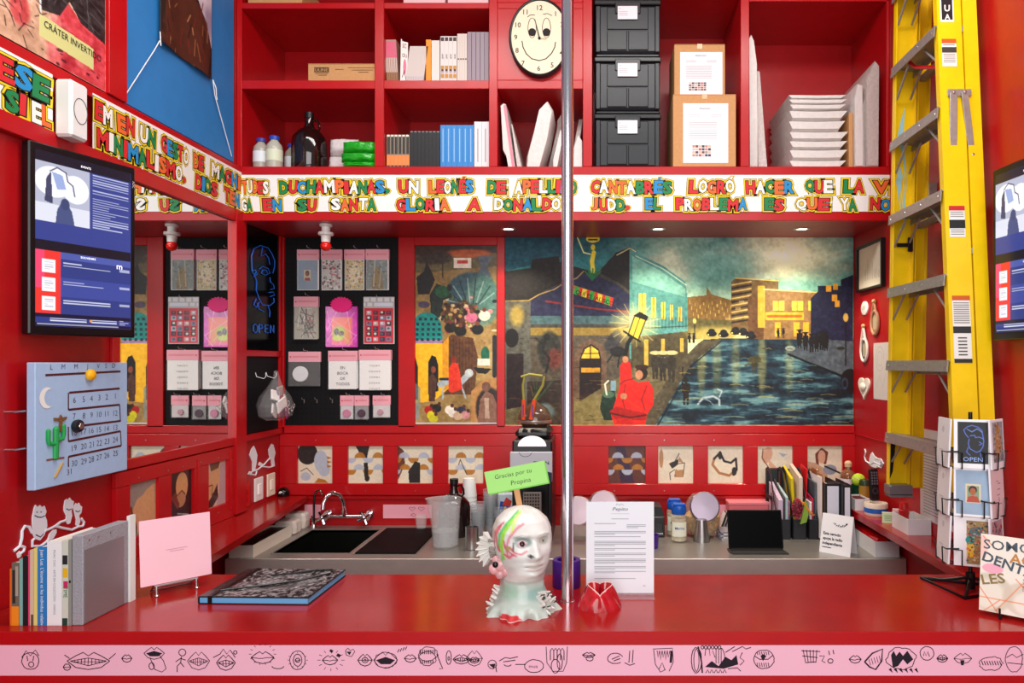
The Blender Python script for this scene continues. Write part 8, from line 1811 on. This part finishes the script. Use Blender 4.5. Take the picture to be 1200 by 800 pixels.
def cardcv(k):
    r = random.Random(k); cv = Cv(0, 0, 42, 60, 1.6, '#f0eff3')
    if k == 0:
        cv.rect(4, 3, 38, 54, '#0c0d10')
        hd_ = [(16, 22), (13, 18), (11, 13), (15, 9), (20, 7), (27, 9), (31, 13), (32, 19), (33, 26), (32, 33), (29, 38), (25, 40), (18, 36), (16, 30), (17, 24)]
        cv.line(hd_, 1, '#5a7be0'); cv.line([(15, 12), (20, 15), (26, 11), (31, 15)], .9, '#7f9af0'); cv.line([(18, 20), (23, 19), (24, 22), (28, 21), (32, 23)], 1, '#5a7be0'); cv.line([(28, 27), (31, 29), (28, 31)], .9, '#5a7be0'); cv.line([(16, 34), (14, 40), (18, 44)], .9, '#5a7be0'); cv.line([(29, 38), (30, 46)], .9, '#5a7be0')
    if k == 1: cv.rect(2.5, 3, 39, 57, '#93abc4'); cv.noise(12, .03, 2); cv.rect(13, 20, 30, 43, '#d9cbae'); cv.rect(15, 22, 28, 41, '#7f9a7a'); cv.ell(21, 27, 4.6, 5, '#2c1410'); cv.ell(21, 29, 3.4, 4.4, '#a85a34'); cv.poly([(14, 42), (15, 36), (20, 34), (26, 35), (29, 42)], '#b0442c')
    if k == 2:
        cv.rect(14, 4, 38, 57, '#9c8252'); cv.ell(26, 18, 9, 7, '#4c6b70'); cv.poly([(14, 32), (22, 30), (22, 48), (14, 50)], '#f0bc2e'); cv.ell(18, 28, 5, 5, '#159089')
        for i in range(130): cv.ell(r.uniform(14.5, 37.5), r.uniform(5, 56), r.uniform(.5, 1.5), r.uniform(.5, 1.5), r.choice(['#20151a', '#a34b3c', '#c9a86c', '#31543a', '#d58a8a', '#2c2233', '#e0c9a0', '#d8431f']), .9)
    if k == 3:
        cv.rect(5, 3, 39, 52, '#8fa0a8'); cv.ell(22, 26, 9, 22, '#b9894a', .9, .3)
        for i in range(150): cv.ell(r.uniform(5.5, 38.5), r.uniform(4, 51), r.uniform(.5, 2), r.uniform(.5, 2), r.choice(['#3a3f4a', '#c98a3c', '#b9c0c8', '#7a4a2c', '#d9b9a0', '#5a6a7a', '#b04a3c']), .7)
    if k == 4:
        cv.a[:] = srgb('#e6cdd0')
        for i, y in enumerate((16, 19, 26, 33, 36, 44)): cv.rect(17+(i*5) % 7, y, 24+(i*7) % 9, y+1.2, '#8a6a70', .8)
        cv.ell(24, 40, 3, 3, '#c9a9ac')
    if k == 5: cv.a[:] = srgb('#eef0ee'); cv.ell(20, 14, 4, 4, '#c4c9cf', .8, .3); cv.lines(10, 40, 32, 44, 2, '#b9bcc2', .8, 3)
    if k == 6:
        cv.rect(4, 4, 38, 56, '#b9a0a8')
        for i in range(80): cv.ell(r.uniform(5, 37), r.uniform(5, 55), r.uniform(.8, 2.4), r.uniform(.8, 2.4), r.choice(['#c0392b', '#2c3350', '#e9e1dc', '#7a4a5c', '#d98a9a', '#3a2a2a']), .8)
    return cv
PC = [('postcard of a blue line head above OPEN on black, top tier front', 0, 0, 0), ('postcard of a small portrait on pale blue, middle tier front', 1, 0, 1), ('postcard of a crowded painting with a yellow tower, bottom tier front', 2, 0, 2),
      ('postcard of a golden ornate figure, top tier facing the wall side', 0, 1, 3), ('pale pink postcard with scattered words, middle tier facing the wall side', 1, 1, 4), ('red patterned postcard, bottom tier behind the leaning book', 2, 1, 6),
      ('blank backed white postcard in the top tier facing the bar', 0, 2, 5), ('blank backed white postcard in the middle tier facing the bar', 1, 2, 5), ('blank backed white postcard in the bottom tier facing the bar', 2, 2, 5)]
for lab, ti, pk, art_ in PC:
    deg, off = PK[pk]; a = math.radians(deg); x, y = rot2(a, 0, -off-.011); w_, h_ = .105, .150
    if art_ == 0: h_ = .150
    t = thing('postcard', lab, 'postcard', (RX+x, RY+y, ZC+tiers[ti]+.001), 0, 'postcards in the wire rack', rot=(0, 0, 0))
    t.rotation_euler = (Matrix.Rotation(a, 3, 'Z') @ Matrix.Rotation(-.05, 3, 'X')).to_euler()
    ob('card_pack', MB().box(-w_/2, w_/2, 0, .006, 0, h_, .0005), M('#e9e8ee', .6), t, 0); canvas('print', cardcv(art_), w_-.001, h_-.001, t, print_mat(.55), y=-.0006, x=-w_/2+.0005, z=.0005)
    if art_ == 0: m = MB(); m.text('OPEN', .0, .022, .013, -.0012, align='C', sx=1.15); ob('lettering', m, M('#8fb0f4', .5), t, 0)
# ------------------------------------------------------------------ leaning catalogue
a = Vector((1.080, 2.005, ZC+.012)); d = Vector((.086, -.070, 0)).normalized(); ang = math.atan2(d.y, d.x); t = thing('catalogue', 'square cream catalogue with big grey and gold capitals leaning on a wire stand', 'book', a, ang); W_ = .21; H_ = .212; mt = Euler((-.14, 0, 0))
cv = Cv(0, 0, 80, 80, 1.6, '#efe6da'); cv.ell(10, 60, 22, 20, '#cfc4b0', .8, .2); cv.ell(8, 62, 16, 15, '#efe7da', .8, .4); cv.ell(42, 62, 20, 17, '#d8c6b4', .8, .2); cv.ell(46, 66, 14, 12, '#f0e8dd', .8, .4); cv.ell(12, 35, 10, 5, '#f0a4bc', .9); cv.ell(2, 14, 5, 12, '#f4bcb4', .7, .5); cv.ell(68, 50, 14, 18, '#f2d9b0', .7, .6)
for p_, q_ in (((0, 56), (18, 80)), ((0, 66), (60, 66)), ((16, 78), (40, 46)), ((34, 42), (62, 72)), ((2, 2), (14, 14)), ((50, 30), (70, 80)), ((20, 66), (5, 80))): cv.line([p_, q_], .9, '#e8703c', .8)
body = MB().at((0, 0, 0), mt); body.box(0, W_, 0, .010, 0, H_, .0008); ob('cover', body, M('#efe9e0', .5), t, 0)
canvas('cover_print', cv, W_-.001, H_-.001, t, print_mat(.35, coat=.2), y=-.0008, x=.0005, z=.0005, rot=mt)
m = MB().at((0, 0, 0), mt)
m.text('SOMOS', .008, .172, .026, -.0014, 0, off=.006, rot=.02, sx=1.15); m.text('ACCI-', .072, .143, .026, -.0014, 1, off=.02, rot=-.05, sx=1.1); m.text('DENTA-', .004, .139, .026, -.0014, 0, off=.02, rot=-.24, sx=1.1); m.text('LES', .008, .072, .026, -.0014, 2, off=.02, rot=.25, sx=1.15)
for k in range(4): m.text(('Toda la', 'Teoría Feminista', 'del Diseño', 'Contemporáneo')[k], .105, .098-.0085*k, .006, -.0014, 0, rot=-.12)
for k, s_ in enumerate(('No', 'ne')): m.text(s_, .042, .148-.006*k, .005, -.0014, 0, rot=-.3)
ob('lettering', m, [M('#4a5560', .6), M('#c08448', .6), M('#8a7448', .6)], t, 0)
st = thing('book_stand', 'black wire stand under the leaning catalogue', 'stand', (a.x, a.y, ZC), ang); 
for x in (.055, .13): ob('prong', MB().tube([(x, .085, .105), (x, .06, .004), (x, -.018, .004), (x, -.018, .032)], .003, 8), WB, st)
ob('cross_bar', MB().tube([(.04, .045, .0045), (.145, .045, .0045)], .0030, 8), WB, st)
